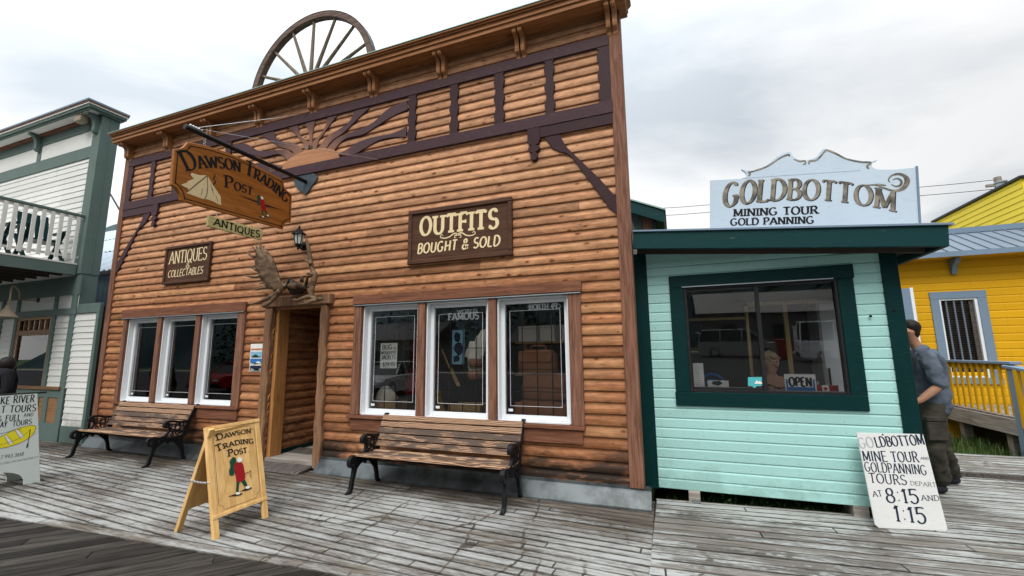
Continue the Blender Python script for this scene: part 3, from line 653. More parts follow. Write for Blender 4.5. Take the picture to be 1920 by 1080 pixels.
# triple windows
def triple(ws, lint, trimR, trimL, sill):
    x0, x1 = ws[0][0], ws[2][1]; z0 = sum(a[2] for a in ws)/3; z1 = sum(a[3] for a in ws)/3
    lx0, lx1, lz0, lz1 = lint
    MB().fbox(WALL, lx0, lx1, max(lz0, z1+.004), lz1, .0, .062).build('lintel', M['cedar_trim_x'], TP, bev=.004)
    MB().fbox(WALL, lx0+.02, lx1-.01, z1-.008, z1+.0035, .0, .068).build('drip_edge', M['galvanised'], TP)
    MB().fbox(WALL, trimL, x0-.004, z0-.01, z1-.009, .0, .05).build('side_trim', M['cedar_trim'], TP, bev=.003)
    MB().fbox(WALL, x1+.004, trimR, z0-.01, z1-.009, .0, .05).build('side_trim', M['cedar_trim'], TP, bev=.003)
    for i in (0, 1):
        a, b = ws[i][1], ws[i+1][0]
        MB().fbox(WALL, a+.006, b-.006, z0-.004, z1-.009, -.1, .046).build('mullion', M['cedar_trim'], TP, bev=.003)
    MB().fbox(WALL, sill[0], sill[1], z0-.05, z0-.012, .0, .075).build('sill', M['cedar_trim_x'], TP, bev=.004)
    MB().fbox(WALL, sill[0]+.05, sill[1]-.03, z0-.20, z0-.053, .0, .045).build('apron', M['cedar_trim_x'], TP, bev=.004)
    for i, q in enumerate(ws):
        a, b = q[0]+.002, q[1]-.002
        fr = MB()
        for c in ((a, a+.016, z0, z1-.01), (b-.016, b, z0, z1-.01)): fr.fbox(WALL, *c, -.115, .012)
        fr.fbox(WALL, a+.0165, b-.0165, z1-.027, z1-.011, -.115, .010); fr.fbox(WALL, a+.0165, b-.0165, z0-.008, z0+.012, -.115, .014)
        g = .048
        for c in ((a+.017, a+.017+g, z0+.013, z1-.028), (b-.017-g, b-.017, z0+.013, z1-.028)): fr.fbox(WALL, *c, -.112, -.062)
        for c in ((a+.018+g, b-.018-g, z0+.0135, z0+.013+g), (a+.018+g, b-.018-g, z1-.028-g, z1-.0285)): fr.fbox(WALL, *c, -.111, -.063)
        fo = fr.build('window', M['white_vinyl'], TP, bev=.002)
        ga, gb, gz0, gz1 = a+.016+g, b-.016-g, z0+.012+g, z1-.027-g
        MB().fbox(WALL, ga, gb, gz0, gz1, -.0945, -.0885).build('pane', M['glass'], fo)
        cm = MB(); i0, i1, j0, j1 = ga+.055, gb-.055, gz0+.10, gz1-.085; t_ = .0035
        cm.fbox(WALL, i0, i1, j1, j1+t_, -.088, -.085); cm.fbox(WALL, i0, i1, j0-t_, j0, -.088, -.085)
        cm.fbox(WALL, i0, i0+t_, j0, j1, -.088, -.085); cm.fbox(WALL, i1-t_, i1, j0, j1, -.088, -.085)
        cm.build('leaded_border', M['decal_grey'], fo)
        gr = MB()
        for k in range(1, 4): gr.box(lerp(ga, gb, k/4)-.005, lerp(ga, gb, k/4)+.005, .16, .17, gz0-.02, gz1+.02)
        for k in range(1, 5): gr.box(ga-.02, gb+.02, .171, .178, lerp(gz0, gz1, k/5)-.004, lerp(gz0, gz1, k/5)+.004)
        gr.build('window_grille', M['dark_metal'], fo)
        st = MB().fbox(WALL, ga+.03, ga+.085, gz0+.035, gz0+.065, -.0882, -.0872); st.build('sticker', M['decal_grey'], fo)
    return z0, z1
li = rect((666, 556), (1092.8, 526), (669, 572), (1090, 547)); tr_ = P(1094, 680).x; tl_ = P(665, 670).x
triple(w1, li, tr_, tl_, (P(655.9, 777).x, P(1099, 799).x))
li = rect((235, 580.5), (468, 568.5), (237, 597), (465, 585)); tr_ = P(459, 670).x; tl_ = P(226.5, 690).x
triple(w2, li, tr_, tl_, (P(216, 752).x, P(452, 766).x))
# doorway: rough jambs, lintel and a boarded entry set back into the building
dj = MB(); zt = DZ1-.004
jl = [(DX0-.145+rnd.uniform(-.006, .006), z) for z in [.12+i*.2 for i in range(11)]]
def jamb(x0, x1, wav):
    L_ = [(x0+.012*math.sin(3.1*i+wav)*.6, lerp(.03, zt, i/12)) for i in range(13)]; R_ = [(x1+.014*math.sin(2.2*i+wav*2), lerp(.03, zt, i/12)) for i in range(13)]
    return MB().prism(WALL, R_+list(reversed(L_)), 0., .075)
jamb(DX0-.15, DX0-.012, .5).build('door_jamb', M['jamb_wood'], TP, bev=.012)
jamb(DX1+.01, DX1+.135, 1.7).build('door_jamb', M['jamb_wood'], TP, bev=.012)
MB().prism(WALL, [(DX0-.19, DZ1), (DX1+.20, DZ1-.0), (DX1+.205, DZ1+.145), (DX0-.185, DZ1+.15)], 0., .10).build('door_lintel', M['jamb_wood'], TP, bev=.012)
YB = 1.0
en = MB(); SIDE = Fr((DX0, 0, 0), (0, 1, 0), (0, 0, 1))
lap_rows(en, SIDE, .09, YB, DZ0+.06, DZ1, .1178, LOG, (), (3, 4))
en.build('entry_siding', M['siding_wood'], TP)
MB().box(DX0-.03, DX0+.055, .006, .20, DZ0, DZ1-.006).box(DX0, DX0+.06, YB-.12, YB-.02, DZ0, DZ1-.006).build('entry_post', M['door_wood'], TP, bev=.004)
MB().box(DX0+.004, DX0+.02, .2, YB-.12, DZ0-.005, DZ0+.075).build('kick_board', M['pine_trim'], TP)
MB().box(DX0-.03, DX1+.03, .10, YB, DZ1+.001, DZ1+.03).box(DX1, DX1+.03, .10, YB, DZ0, DZ1).build('entry_lining', M['cedar_trim_x'], TP)
bk = MB().box(DX0+.02, DX0+.20, YB, YB+.06, DZ0, DZ1).box(DX0+.20, DX1, YB, YB+.05, 2.05, DZ1); bk.build('door_frame', M['door_wood'], TP, bev=.004)
hg = MB()
for z in (.55, 1.15, 1.8): hg.box(DX0+.20, DX0+.26, YB-.012, YB+.012, z, z+.10); hg.lathe((DX0+.235, YB-.016, z), [(.009, 0), (.009, .10)], 8)
hg.build('door_hinges', M['bone'], TP)
dr = MB().box(DX0+.235, DX0+.275, YB+.02, YB+.85, DZ0+.01, 2.04); dr.build('entrance_door', M['door_wood'], TP, bev=.004)
MB().box(DX0-.1, DX1+.1, -.02, YB+2.4, .02, DZ0).build('threshold', M['grey_timber'], TP)
# shop interior, roof and plain side walls behind the false front
inn = MB(); SD, SH = 3.6, 3.0
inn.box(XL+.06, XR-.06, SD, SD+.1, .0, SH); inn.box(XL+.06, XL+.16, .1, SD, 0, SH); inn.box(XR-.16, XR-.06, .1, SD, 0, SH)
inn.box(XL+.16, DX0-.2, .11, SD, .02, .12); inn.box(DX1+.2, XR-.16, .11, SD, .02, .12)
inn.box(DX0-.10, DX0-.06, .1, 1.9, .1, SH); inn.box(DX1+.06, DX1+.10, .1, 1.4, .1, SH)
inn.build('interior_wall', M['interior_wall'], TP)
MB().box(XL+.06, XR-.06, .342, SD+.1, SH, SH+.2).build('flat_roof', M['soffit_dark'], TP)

# ================================================================== THINGS ON THE FRONT
def inset(pts, d):
    k = len(pts); a = sum(pts[i][0]*pts[(i+1) % k][1]-pts[(i+1) % k][0]*pts[i][1] for i in range(k)); sg = 1 if a > 0 else -1; out = []
    for i in range(k):
        p, q, r = pts[i-1], pts[i], pts[(i+1) % k]
        n1 = (-(q[1]-p[1]), q[0]-p[0]); n2 = (-(r[1]-q[1]), r[0]-q[0]); l1 = math.hypot(*n1) or 1; l2 = math.hypot(*n2) or 1
        nx, ny = n1[0]/l1+n2[0]/l2, n1[1]/l1+n2[1]/l2; l = math.hypot(nx, ny) or 1
        out.append((q[0]+sg*d*nx/l, q[1]+sg*d*ny/l))
    return out
def cr(ox, oy, sc): return lambda x, y: (ox+x/sc, oy+y/sc)
# ---- sign pole with its wall plate and guy wires
PX_ = P(578, 343); SPX = PX_.x
sp = thing('sign_pole', 'black iron pole jutting from a diamond wall plate, carrying the hanging shop sign', 'sign pole', PX_)
MB().tube([(SPX, 0, PX_.z), (SPX, -1.74, PX_.z)], [.028]*2, 14).build('pole', M['black_iron'], sp, smooth=False)
MB().tube([(SPX, -1.7405, PX_.z), (SPX, -1.76, PX_.z)], [.031]*2, 14).build('end_cap', M['dark_metal'], sp)
c6 = cr(300, 220, 4.8)
pl = [(p.x, p.z) for p in (P(*c6(*q)) for q in ((1225, 585), (1265, 540), (1395, 500), (1442, 548), (1330, 705), (1245, 640)))]
MB().prism(WALL, pl, .03, .045).build('wall_plate', M['hammered_steel'], sp)
wr = MB()
for q in (P(1370/3.6+200, 785/3.6), P(1600/5.647+480-50, 150+860/5.647)): wr.tube([(SPX, -1.66, PX_.z+.03), (q.x, -.06, q.z)], .0035, 5)
wr.build('guy_wire', M['chain_steel'], sp)
sc_ = MB()
for k in range(5): sc_.lathe((SPX, -1.70+.03*k, PX_.z+.03), [(.012, 0), (.018, .012), (.012, .024)], 8)
sc_.build('cable_clamp', M['chain_steel'], sp)
# ---- the hanging sign
SG = Fr((SPX+.022, 0, 0), (0, 1, 0), (0, 0, 1))
def s6(x, y): return SG.px(*c6(x, y))
HS = thing('hanging_sign', 'large varnished hanging sign with scooped corners, painted with a tent and a red hiker', 'sign', (SPX, -1.05, 3.55))
ol = [s6(*p) for p in spline([(250, 221), (420, 256), (640, 328), (820, 412), (1000, 502), (1115, 566)], 4)]
ol += [s6(*p) for p in spline([(1115, 566), (1122, 620), (1150, 660), (1190, 686)], 4)[1:]]
ol += [s6(*p) for p in spline([(1181, 945), (1140, 950), (1118, 975), (1113, 1006)], 4)]
ol += [s6(*p) for p in spline([(188, 748), (178, 690), (150, 640), (104, 606)], 4)]
ol += [s6(*p) for p in spline([(131, 282), (185, 278), (225, 255), (250, 221)], 4)[:-1]]
MB().prism(SG, ol, -.045, 0).build('board', M['sign_wood'], HS, bev=.006)
b_ = inset(ol, .042); MB().ribbon(SG, b_+[b_[0]], .011, .0015).build('border_line', M['black_paint'], HS)
lt = MB()
p0, p1 = s6(243, 482), s6(1132, 772); pm = s6(688, 478); av = pm[1]-(p0[1]+p1[1])/2
text(lt, SG, '^DAWSON ^TRADING', p0, p1, abs(s6(680, 388)[1]-s6(680, 478)[1]), .24, .07, .07, arcv=av, big=1.45)
p0, p1 = s6(585, 628), s6(852, 712); text(lt, SG, '^POST.', p0, p1, abs(s6(700, 592)[1]-s6(700, 662)[1]), .24, .07, .08, arcv=.01, big=1.5)
lt.ribbon(SG, [s6(*p) for p in ((715, 700), (830, 745), (960, 795), (1115, 838))], [.004, .018, .02, .004], .002)
lt.ribbon(SG, [s6(*p) for p in spline([(490, 640), (478, 610), (500, 580), (480, 552), (495, 528), (485, 512)], 4)], .012, .002)
lt.build('lettering', M['black_paint'], HS)
tn = MB(); tn.flat(SG, [s6(*p) for p in ((282, 498), (350, 520), (425, 522), (470, 600), (545, 712), (550, 792), (520, 780), (475, 755), (425, 738), (385, 735), (240, 682), (262, 655), (190, 606), (240, 588), (255, 570), (305, 555), (275, 520))], .0022)
tn.build('painted_tent', M['tan_paint'], HS)
tl = MB(); tl.ribbon(SG, [s6(425, 524), s6(330, 600), s6(242, 672)], .010, .0034); tl.ribbon(SG, [s6(424, 526), s6(428, 620), s6(420, 700), s6(400, 735)], .008, .0034)
tl.ribbon(SG, [s6(190, 622), s6(250, 640)], .008, .0034)
for a in ((470, 640, 480, 700), (500, 700, 520, 760), (455, 600, 470, 660), (380, 640, 370, 700)): tl.ribbon(SG, [s6(a[0], a[1]), s6(a[2], a[3])], .006, .0033)
tl.build('tent_lines', M['brown_paint'], HS)
def hiker(fr, f, root, k=1):
    """painted walker with a pack, drawn through f: unit figure (0..1 wide, 0..1 tall, y down) -> frame coords"""
    def pg(mat, nm, polys, n):
        b = MB()
        for i, pl_ in enumerate(polys): b.flat(fr, [f(*p) for p in pl_], n+.0002*i)
        b.build(nm, M[mat], root)
    pg('forest_paint', 'painted_pack', [[(.16, .05), (.24, .0), (.34, .03), (.36, .12), (.32, .38), (.24, .47), (.1, .46), (.08, .34), (.14, .22), (.10, .12)],
        [(.36, .62), (.50, .60), (.46, .72), (.44, .92), (.34, .92), (.36, .76)], [(.52, .60), (.66, .56), (.74, .68), (.80, .78), (.70, .80), (.60, .70)]], .0022)
    pg('red_paint', 'painted_coat', [[(.34, .15), (.50, .14), (.62, .20), (.66, .36), (.70, .48), (.68, .60), (.56, .64), (.36, .65), (.33, .48), (.28, .36), (.26, .24)]], .0030)
    pg('white_paint', 'painted_cap', [[(.40, .05), (.48, .02), (.56, .05), (.58, .12), (.52, .15), (.42, .15), (.38, .10)],], .0036)
    pg('white_paint', 'painted_boot', [[(.34, .90), (.44, .90), (.50, .93), (.48, .96), (.34, .96)]], .0037); pg('white_paint', 'painted_boot', [[(.70, .78), (.80, .76), (.88, .80), (.86, .83), (.72, .84)]], .0038)
    pg('black_paint', 'painted_snowshoes', [[(.04, .99), (.30, .945), (.58, .935), (.62, .955), (.48, .985), (.20, .995)], [(.48, .90), (.68, .83), (.92, .805), (.96, .83), (.80, .875), (.62, .885)], [(.66, .45), (.95, .385), (.95, .395), (.67, .465)]], .0016)
def hk(x, y): return s6(865+x*125+(y-.5)*20, 685+y*205+x*45)
hiker(SG, hk, HS)
ch = MB()
for q in ((418, 190, 250), (1010, 385, 492), (640, 235, 300)):
    a = s6(q[0], q[1]); zt = PX_.z-.028; zb = s6(q[0], q[2])[1]; n = 5
    for i in range(n):
        z0 = lerp(zt, zb, i/n); z1 = lerp(zt, zb, (i+1)/n); zc_ = (z0+z1)/2; hh = (z0-z1)/2*1.25
        ch.tube([(SPX+(.012*math.cos(t) if i % 2 else 0), a[0]+(0 if i % 2 else .012*math.cos(t)), zc_+hh*math.sin(t)) for t in [2*math.pi*j/10 for j in range(11)]], .0035, 5, False)
ch.build('chain', M['chain_steel'], HS)
# ---- small plank under it
PS = thing('plank_sign', 'pale weathered plank reading ANTIQUES, hung below the big shop sign', 'sign', (SPX, -1.04, 3.07))
qd = [SG.px(*p) for p in ((391, 404), (494, 431), (491.5, 450.5), (389, 424))]
MB().prism(SG, qd, -.03, 0).build('plank', M['antique_plank'], PS, bev=.004)
lt = MB(); text(lt, SG, 'ANTIQUES', (qd[3][0]+.07, qd[3][1]+.030), (qd[2][0]-.04, qd[2][1]+.022), .085, .20, .15, .03, jit=.07, n=.002); lt.build('lettering', M['black_paint'], PS)
hk_ = MB()
for u, zt in ((lerp(qd[0][0], qd[1][0], .14), s6(490, 835)[1]), (lerp(qd[0][0], qd[1][0], .94), s6(900, 945)[1])): hk_.tube([(SPX+.008, u, zt), (SPX+.008, u, qd[0][1]-.01)], .004, 6)
hk_.build('hook', M['chain_steel'], PS)
# ---- framed wall signs
def wall_sign(name, label, corners, fw):
    q = [P(*c, -.05) for c in corners]; x0 = (q[0].x+q[3].x)/2; x1 = (q[1].x+q[2].x)/2; z1 = (q[0].z+q[1].z)/2; z0 = (q[2].z+q[3].z)/2
    r = thing(name, label, 'sign', ((x0+x1)/2, -.03, z0)); f = Fr((0, -.05, 0), (1, 0, 0), (0, 0, 1))
    MB().fbox(f, x0+fw*.6, x1-fw*.6, z0+fw*.6, z1-fw*.6, -.022, 0).build('panel', M['dark_sign_wood'], r)
    fm = MB().fbox(f, x0, x1, z1-fw, z1, -.024, .022).fbox(f, x0, x1, z0, z0+fw, -.024, .022).fbox(f, x0, x0+fw, z0+fw+.001, z1-fw-.001, -.024, .020).fbox(f, x1-fw, x1, z0+fw+.001, z1-fw-.001, -.024, .020)
    fm.build('frame', M['dark_sign_wood'], r, bev=.006); return r, f
co = cr(740, 340, 3.84)
r, f = wall_sign('framed_sign', 'dark brown framed sign over the wide shop window, cream letters OUTFITS BOUGHT & SOLD', [co(105, 215), co(845, 115), co(850, 535), co(95, 600)], .055)
lt = MB()
pxt(lt, f, 'OUTFITS', co(183, 391), co(744, 335), co(190, 262), th=.20, tn=.12, sf=.10, big=1, track=.16)
pxt(lt, f, 'BOUGHT & SOLD', co(163, 521), co(755, 462), co(167, 452), th=.19, tn=.14, sf=0, slant=.12, track=.14)
for sg, o in ((1, (455, 390)), (-1, (455, 390))):
    sw = [(o[0]+sg*x, o[1]-sg*x*.10+y) for x, y in ((12, 14), (22, 16), (20, -4), (6, -2), (10, -16), (34, -14), (60, 4), (95, 10), (125, 0), (118, -18), (104, -8))]
    lt.ribbon(f, [f.px(*co(*p)) for p in spline(sw, 4)], [.006+.010*math.sin(math.pi*i/40) for i in range(41)], .0025)
lt.build('lettering', M['cream_paint'], r)
c2 = cr(0, 430, 4.0)
r, f = wall_sign('framed_sign', 'small dark framed sign over the narrow windows, letters ANTIQUES & COLLECTABLES', [c2(1250, 140), c2(1595, 85), c2(1562, 385), c2(1222, 416)], .045)
lt = MB()
pxt(lt, f, 'ANTIQUES', c2(1268, 262), c2(1550, 225), c2(1274, 172), th=.11, tn=.055, sf=.07, track=.06)
pxt(lt, f, '&', c2(1392, 287), c2(1424, 284), c2(1393, 250), th=.15, tn=.10, sf=0)
pxt(lt, f, 'COLLECTABLES', c2(1258, 362), c2(1520, 330), c2(1263, 312), th=.13, tn=.09, sf=.03, slant=.12, track=.06)
lt.build('lettering', M['cream_paint'], r)
# ---- poster by the door
q = [P(*c, -.03) for c in ((471, 645), (495.5, 644), (493, 696), (467.5, 697))]
po = thing('brochure_poster', 'white tour poster with blue picture strips pinned left of the doorway', 'poster', (q[0].x, -.03, q[3].z))
f = Fr((0, -.031, 0), (1, 0, 0), (0, 0, 1)); x0, x1, z0, z1 = (q[0].x+q[3].x)/2, (q[1].x+q[2].x)/2, (q[2].z+q[3].z)/2, (q[0].z+q[1].z)/2
for k in range(4):
    a = lerp(z0, z1, k/4+.004); b = lerp(z0, z1, (k+1)/4-.002); o_ = rnd.uniform(-.006, .006)
    MB().fbox(f, x0+o_, x1+o_, a, b, 0, .003+.001*k).build('sheet', M['white_paint'], po)
    MB().fbox(f, x0+.012+o_, x1-.012+o_, a+.01, a+(b-a)*(.86 if k < 3 else .3), .0045+.001*k, .0055+.001*k).build('picture', M[('navy_paint', 'blue_paint', 'sky_paint', 'orange_paint')[k]], po)
    if k < 3: MB().prism(f, [(lerp(x0, x1, t_)+o_, a+(b-a)*(.25+.25*math.sin(9*t_+k*2))) for t_ in (.12, .3, .45, .6, .75, .88)]+[(lerp(x0, x1, .88)+o_, a+.012), (lerp(x0, x1, .12)+o_, a+.012)], .006+.001*k, .0065+.001*k).build('picture', M[('grey_paint', 'white_paint', 'forest_paint')[k]], po)
# ---- wall lantern
lp = P(560, 447, -.20); LNT = thing('wall_lantern', 'small black six sided carriage lantern on the log wall above the antlers', 'lantern', lp); s_ = 1.12
def lz(prof): return [(r_*s_, h_*s_) for r_, h_ in prof]
MB().lathe(lp, lz([(.012, .165), (.008, .15), (.016, .14), (.012, .128), (.03, .118), (.05, .09), (.085, .062), (.088, .052), (.06, .05)]), 12).build('lamp_cap', M['black_iron'], LNT)
MB().lathe(lp, lz([(.058, .049), (.054, .0), (.036, -.075), (.03, -.085)]), 6).build('lamp_glass', M['pale_board'], LNT)
cg = MB()
for k in range(6):
    an = math.pi/3*k; c_, n2 = math.cos(an), math.sin(an); cg.bar(lp+Vector((.061*c_, .061*n2, .05))*s_, lp+Vector((.037*c_, .037*n2, -.078))*s_, .009, .009)
cg.lathe(lp, lz([(.04, -.072), (.042, -.088), (.022, -.105), (.012, -.118), (.016, -.130), (.004, -.15)]), 10); cg.build('lamp_cage', M['black_iron'], LNT)
ar_ = MB(); bp = P(569, 461, -.03)
ar_.tube(spline([lp+Vector((0, 0, -.12)), lp+Vector((0, .06, -.135)), Vector((lerp(lp.x, bp.x, .6), -.09, bp.z-.02)), bp], 5), .013, 8); ar_.build('lamp_arm', M['black_iron'], LNT)
MB().lathe(bp+Vector((0, .02, 0)), [(.062, 0), (.06, .03), (.03, .05), (.01, .055)], 14, (0, -1, 0), 1.0, 1.35).build('back_plate', M['black_iron'], LNT)
# ---- moose antlers
c9 = cr(460, 440, 7.2); AY = -.30
AN = thing('moose_antlers', 'brown moose antlers on a dark skull plate fixed above the doorway', 'antlers', P(565, 545, -.05))
def a9(x, y, d=AY): return P(*c9(x, y), d)
palm = [(205, 110), (245, 165), (330, 255), (385, 350), (430, 470), (462, 580), (500, 662), (545, 690), (535, 715), (500, 765), (440, 800), (398, 765), (390, 748), (330, 735), (280, 730), (265, 700), (275, 668), (250, 630), (205, 592), (188, 560), (190, 530), (160, 490), (142, 455), (150, 400), (140, 345), (158, 290), (152, 220), (175, 195), (215, 180)]
pf = Fr((0, AY, 0), (1, 0, 0), (0, 0, 1)); pw = spline([pf.px(*c9(*p)) for p in palm], 3)
pm_ = MB(); cxm, czm = pf.px(*c9(330, 500))
def dome(u, v, s): return pf.pt(u, v, s*(.012)+.03*((u-cxm)**2+(v-czm)**2)**.5)
k = len(pw); ring2 = [(lerp(u, cxm, .45), lerp(v, czm, .45)) for u, v in pw]
vs_ = [dome(u, v, 1) for u, v in pw]+[dome(u, v, 1.4) for u, v in ring2]+[dome(cxm, czm, 1.5)]+[dome(u, v, -1) for u, v in pw]+[dome(u, v, -1.4) for u, v in ring2]+[dome(cxm, czm, -1.5)]
fs = []; o2 = 2*k+1
for i in range(k):
    j = (i+1) % k
    fs += [(i, j, k+j, k+i), (k+i, k+j, 2*k), (o2+j, o2+i, o2+k+i, o2+k+j), (o2+k+j, o2+k+i, o2+2*k), (j, i, o2+i, o2+j)]
pm_.add(vs_, fs)
def tine(pts, r0, r1, d=AY):
    q = [a9(*p, d+.10*0) for p in spline(pts, 4)]; n = len(q)
    for p in q:
        rr = math.hypot(p.x-cxm, p.z-czm)
        if pts[0][0] < 600: p.y -= .03*rr
    r0 *= 1.1
    pm_.tube(q, [lerp(r0, r1, (i/(n-1))**2.2) for i in range(n)], 8)
for pts, r0 in (([(160, 300), (120, 295), (75, 275), (30, 233)], .020), ([(160, 215), (130, 190), (105, 158)], .016), ([(180, 200), (165, 165), (150, 130)], .014), ([(225, 190), (215, 150), (203, 108)], .02),
                ([(160, 480), (120, 455), (80, 437), (38, 438)], .018), ([(200, 565), (140, 575), (80, 570), (-2, 550)], .021), ([(265, 650), (235, 650), (195, 665)], .014), ([(290, 715), (220, 725), (165, 742), (115, 735)], .020),
                ([(480, 760), (420, 810), (330, 850), (220, 905), (80, 942)], .035), ([(450, 800), (400, 860), (340, 920), (280, 962), (215, 962)], .028)): tine(pts, r0, .005)
tine([(500, 730), (560, 690), (620, 690), (700, 700)], .038, .036, -.26)
tine([(905, 690), (840, 690), (780, 690)], .034, .036, -.26)
tine([(905, 690), (930, 600), (938, 540), (900, 460), (878, 330), (850, 180), (818, 45)], .036, .014, -.30)
tine([(905, 690), (890, 780), (905, 850), (960, 880)], .034, .030, -.32)
tine([(960, 880), (890, 845), (800, 850), (720, 880), (640, 875)], .028, .006, -.40); tine([(960, 882), (900, 895), (830, 930), (725, 938)], .028, .006, -.45)
tine([(960, 880), (1010, 870), (1060, 870)], .028, .01, -.25)
tine([(885, 400), (850, 365), (798, 335)], .02, .005, -.33); tine([(915, 540), (870, 520), (820, 520)], .02, .006, -.33)
pm_.build('antler', M['antler'], AN, smooth=True)
sk = MB(); f3 = Fr((0, -.05, 0), (1, 0, 0), (0, 0, 1))
sp_ = [f3.px(*c9(*p)) for p in ((640, 640), (740, 625), (870, 700), (868, 740), (800, 800), (742, 838), (715, 800), (670, 720))]
rings = []
for t_, sc2 in ((0, .55), (.08, .85), (.14, 1.), (.20, .8), (.23, .4)):
    cx_ = sum(u for u, v in sp_)/len(sp_); cz_ = sum(v for u, v in sp_)/len(sp_); rings.append([f3.pt(cx_+(u-cx_)*sc2, cz_+(v-cz_)*sc2, t_-.02) for u, v in sp_])
sk.loft(rings)
sk.build('skull_plate', M['skull_dark'], AN, smooth=False, bev=.01)
MB().lathe(a9(760, 640, -.2), [(.026, 0), (.022, .075)], 10).build('skull_bolt', M['skull_dark'], AN, smooth=True)
for q_ in (((555, 720), (590, 600), (645, 596)), ((815, 690), (840, 575), (890, 570))): MB().tube([a9(*p_, -.3) for p_ in q_], [.02, .016, .004], 8).build('ear_bone', M['skull_dark'], AN, smooth=True)
# ---- wagon wheel behind the parapet
WC = Vector((-5.40, .25, 5.90)); WR_ = 1.30
WW = thing('wagon_wheel', 'weathered wooden wagon wheel standing behind the roof edge of the log shop', 'wheel', WC)
wf = Fr(WC, (1, 0, 0), (0, 0, 1))
MB().ribbon(wf, arc(0, 0, WR_-.05, WR_-.05, 0, 360, 64), .10, -.05, .05).build('rim', M['grey_brown'] if 'grey_brown' in M else M['cedar_trim'], WW, bev=.006)
MB().ribbon(wf, arc(0, 0, WR_+.004, WR_+.004, 0, 360, 64), .008, -.052, .052).build('tyre', M['dark_metal'], WW)
MB().lathe(WC+Vector((0, .14, 0)), [(.07, 0), (.12, .06), (.13, .14), (.12, .2), (.08, .28)], 18, (0, -1, 0)).build('hub', M['cedar_trim'], WW)
for k in range(16):
    an = math.pi/8*k; d_ = Vector((math.cos(an), 0, math.sin(an)))
    MB().tube([WC+d_*.11, WC+d_*.5, WC+d_*(WR_-.10)], [.034, .030, .024], 10).build('spoke', M['spoke_wood'], WW)

# ================================================================== GOODS BEHIND THE GLASS
def px_at(x, y, d): return P(x, y, d)
def paper(name, label, cat, corners, d, mat='white_paint', th=.003):
    q = [P(*c, d) for c in corners]; x0, x1, z0, z1 = (q[0].x+q[3].x)/2, (q[1].x+q[2].x)/2, (q[2].z+q[3].z)/2, (q[0].z+q[1].z)/2
    f = Fr((0, d, 0), (1, 0, 0), (0, 0, 1)); r = thing(name, label, cat, ((x0+x1)/2, d, z0))
    MB().fbox(f, x0, x1, z0, z1, -th, 0).build('sheet', M[mat], r); return r, f, x0, x1, z0, z1
r, f, x0, x1, z0, z1 = paper('price_sign', 'white paper price sign BUG & MOSQUITO JACKETS inside the shop window', 'price sign', ((714, 644), (745, 643), (744, 690), (712.5, 691)), .099)
lt = MB(); W_, H_ = x1-x0, z1-z0
text(lt, f, 'BUG', (x0+.10*W_, z0+.75*H_), (x0+.70*W_, z0+.75*H_), .19*H_, .16, .13, 0); text(lt, f, '&', (x0+.80*W_, z0+.75*H_), (x0+.93*W_, z0+.75*H_), .10*H_, .16, .12, 0)
text(lt, f, 'MOSQUITO', (x0+.06*W_, z0+.56*H_), (x0+.94*W_, z0+.56*H_), .12*H_, .17, .13, 0); text(lt, f, 'JACKETS', (x0+.08*W_, z0+.36*H_), (x0+.92*W_, z0+.36*H_), .16*H_, .16, .13, 0)
text(lt, f, '$29.95', (x0+.16*W_, z0+.06*H_), (x0+.86*W_, z0+.10*H_), .17*H_, .12, .09, 0, slant=.15); lt.build('lettering', M['black_paint'], r)
gf = Fr((0, .098, 0), (1, 0, 0), (0, 0, 1)); c8a = cr(640, 520, 3.6)
for nm, lab, rows in (('window_decal', 'grey cut-out lettering WORLD FAMOUS at the top of the middle shop pane', [('WORLD', (782, 245), (915, 236), (784, 222)), ('FAMOUS', (722, 290), (928, 280), (722, 246))]),
                      ('window_decal', 'grey cut-out lettering NORTH 49 in an oval at the top of the last shop pane', [('NORTH 49', (1268, 220), (1458, 210), (1268, 184))])):
    lt = MB()
    for s, a, b, c_ in rows: pxt(lt, gf, s, c8a(*a), c8a(*b), c8a(*c_), th=.24, tn=.17, sf=.05, n=0)
    if 'NORTH' in rows[0][0]:
        a, b = gf.px(*c8a(1368, 200)), gf.px(*c8a(1368, 170)); ry = abs(b[1]-a[1]); rx = abs(gf.px(*c8a(1480, 200))[0]-a[0]); lt.ribbon(gf, arc(a[0], a[1], rx, ry, -140, -220+0, 8), .008, .0004); lt.ribbon(gf, arc(a[0], a[1], rx, ry, -40, 40, 8), .008, .0004)
    o = lt.build(nm, M['decal_grey'], None); tag(o, lab, 'window lettering')
def bag(name, label, c, w_, h_, d_, mat, group=None):
    r = thing(name, label, 'bag', c, group); c = Vector(c); b = MB(); rings = []
    for t_, sc2, yy in ((0, .92, 0), (.06, 1., 0), (.5, 1.0, 0), (.80, .93, 0), (.97, .72, .0), (1., .5, 0)):
        rings.append([c+Vector((w_/2*sc2*math.copysign(abs(math.cos(a))**.5, math.cos(a)), d_/2*sc2*math.copysign(abs(math.sin(a))**.6, math.sin(a)), t_*h_)) for a in [2*math.pi*j/16 for j in range(16)]])
    b.loft(rings); b.build('bag_body', M[mat], r, smooth=True)
    MB().prism(Fr(c+Vector((0, -d_/2-.004, 0)), (1, 0, 0), (0, 0, 1)), [(-w_*.42, h_*.55), (-w_*.36, h_*.46), (w_*.36, h_*.46), (w_*.42, h_*.55), (w_*.42, h_*.93), (-w_*.42, h_*.93)], 0, .014).build('flap', M[mat], r, bev=.01)
    MB().tube(spline([c+Vector((-w_*.2, 0, h_*.97)), c+Vector((-w_*.15, 0, h_*1.15)), c+Vector((w_*.15, 0, h_*1.15)), c+Vector((w_*.2, 0, h_*.97))], 5), .010, 8).build('handle', M[mat], r)
    return r
b0 = P(990, 752, .40)
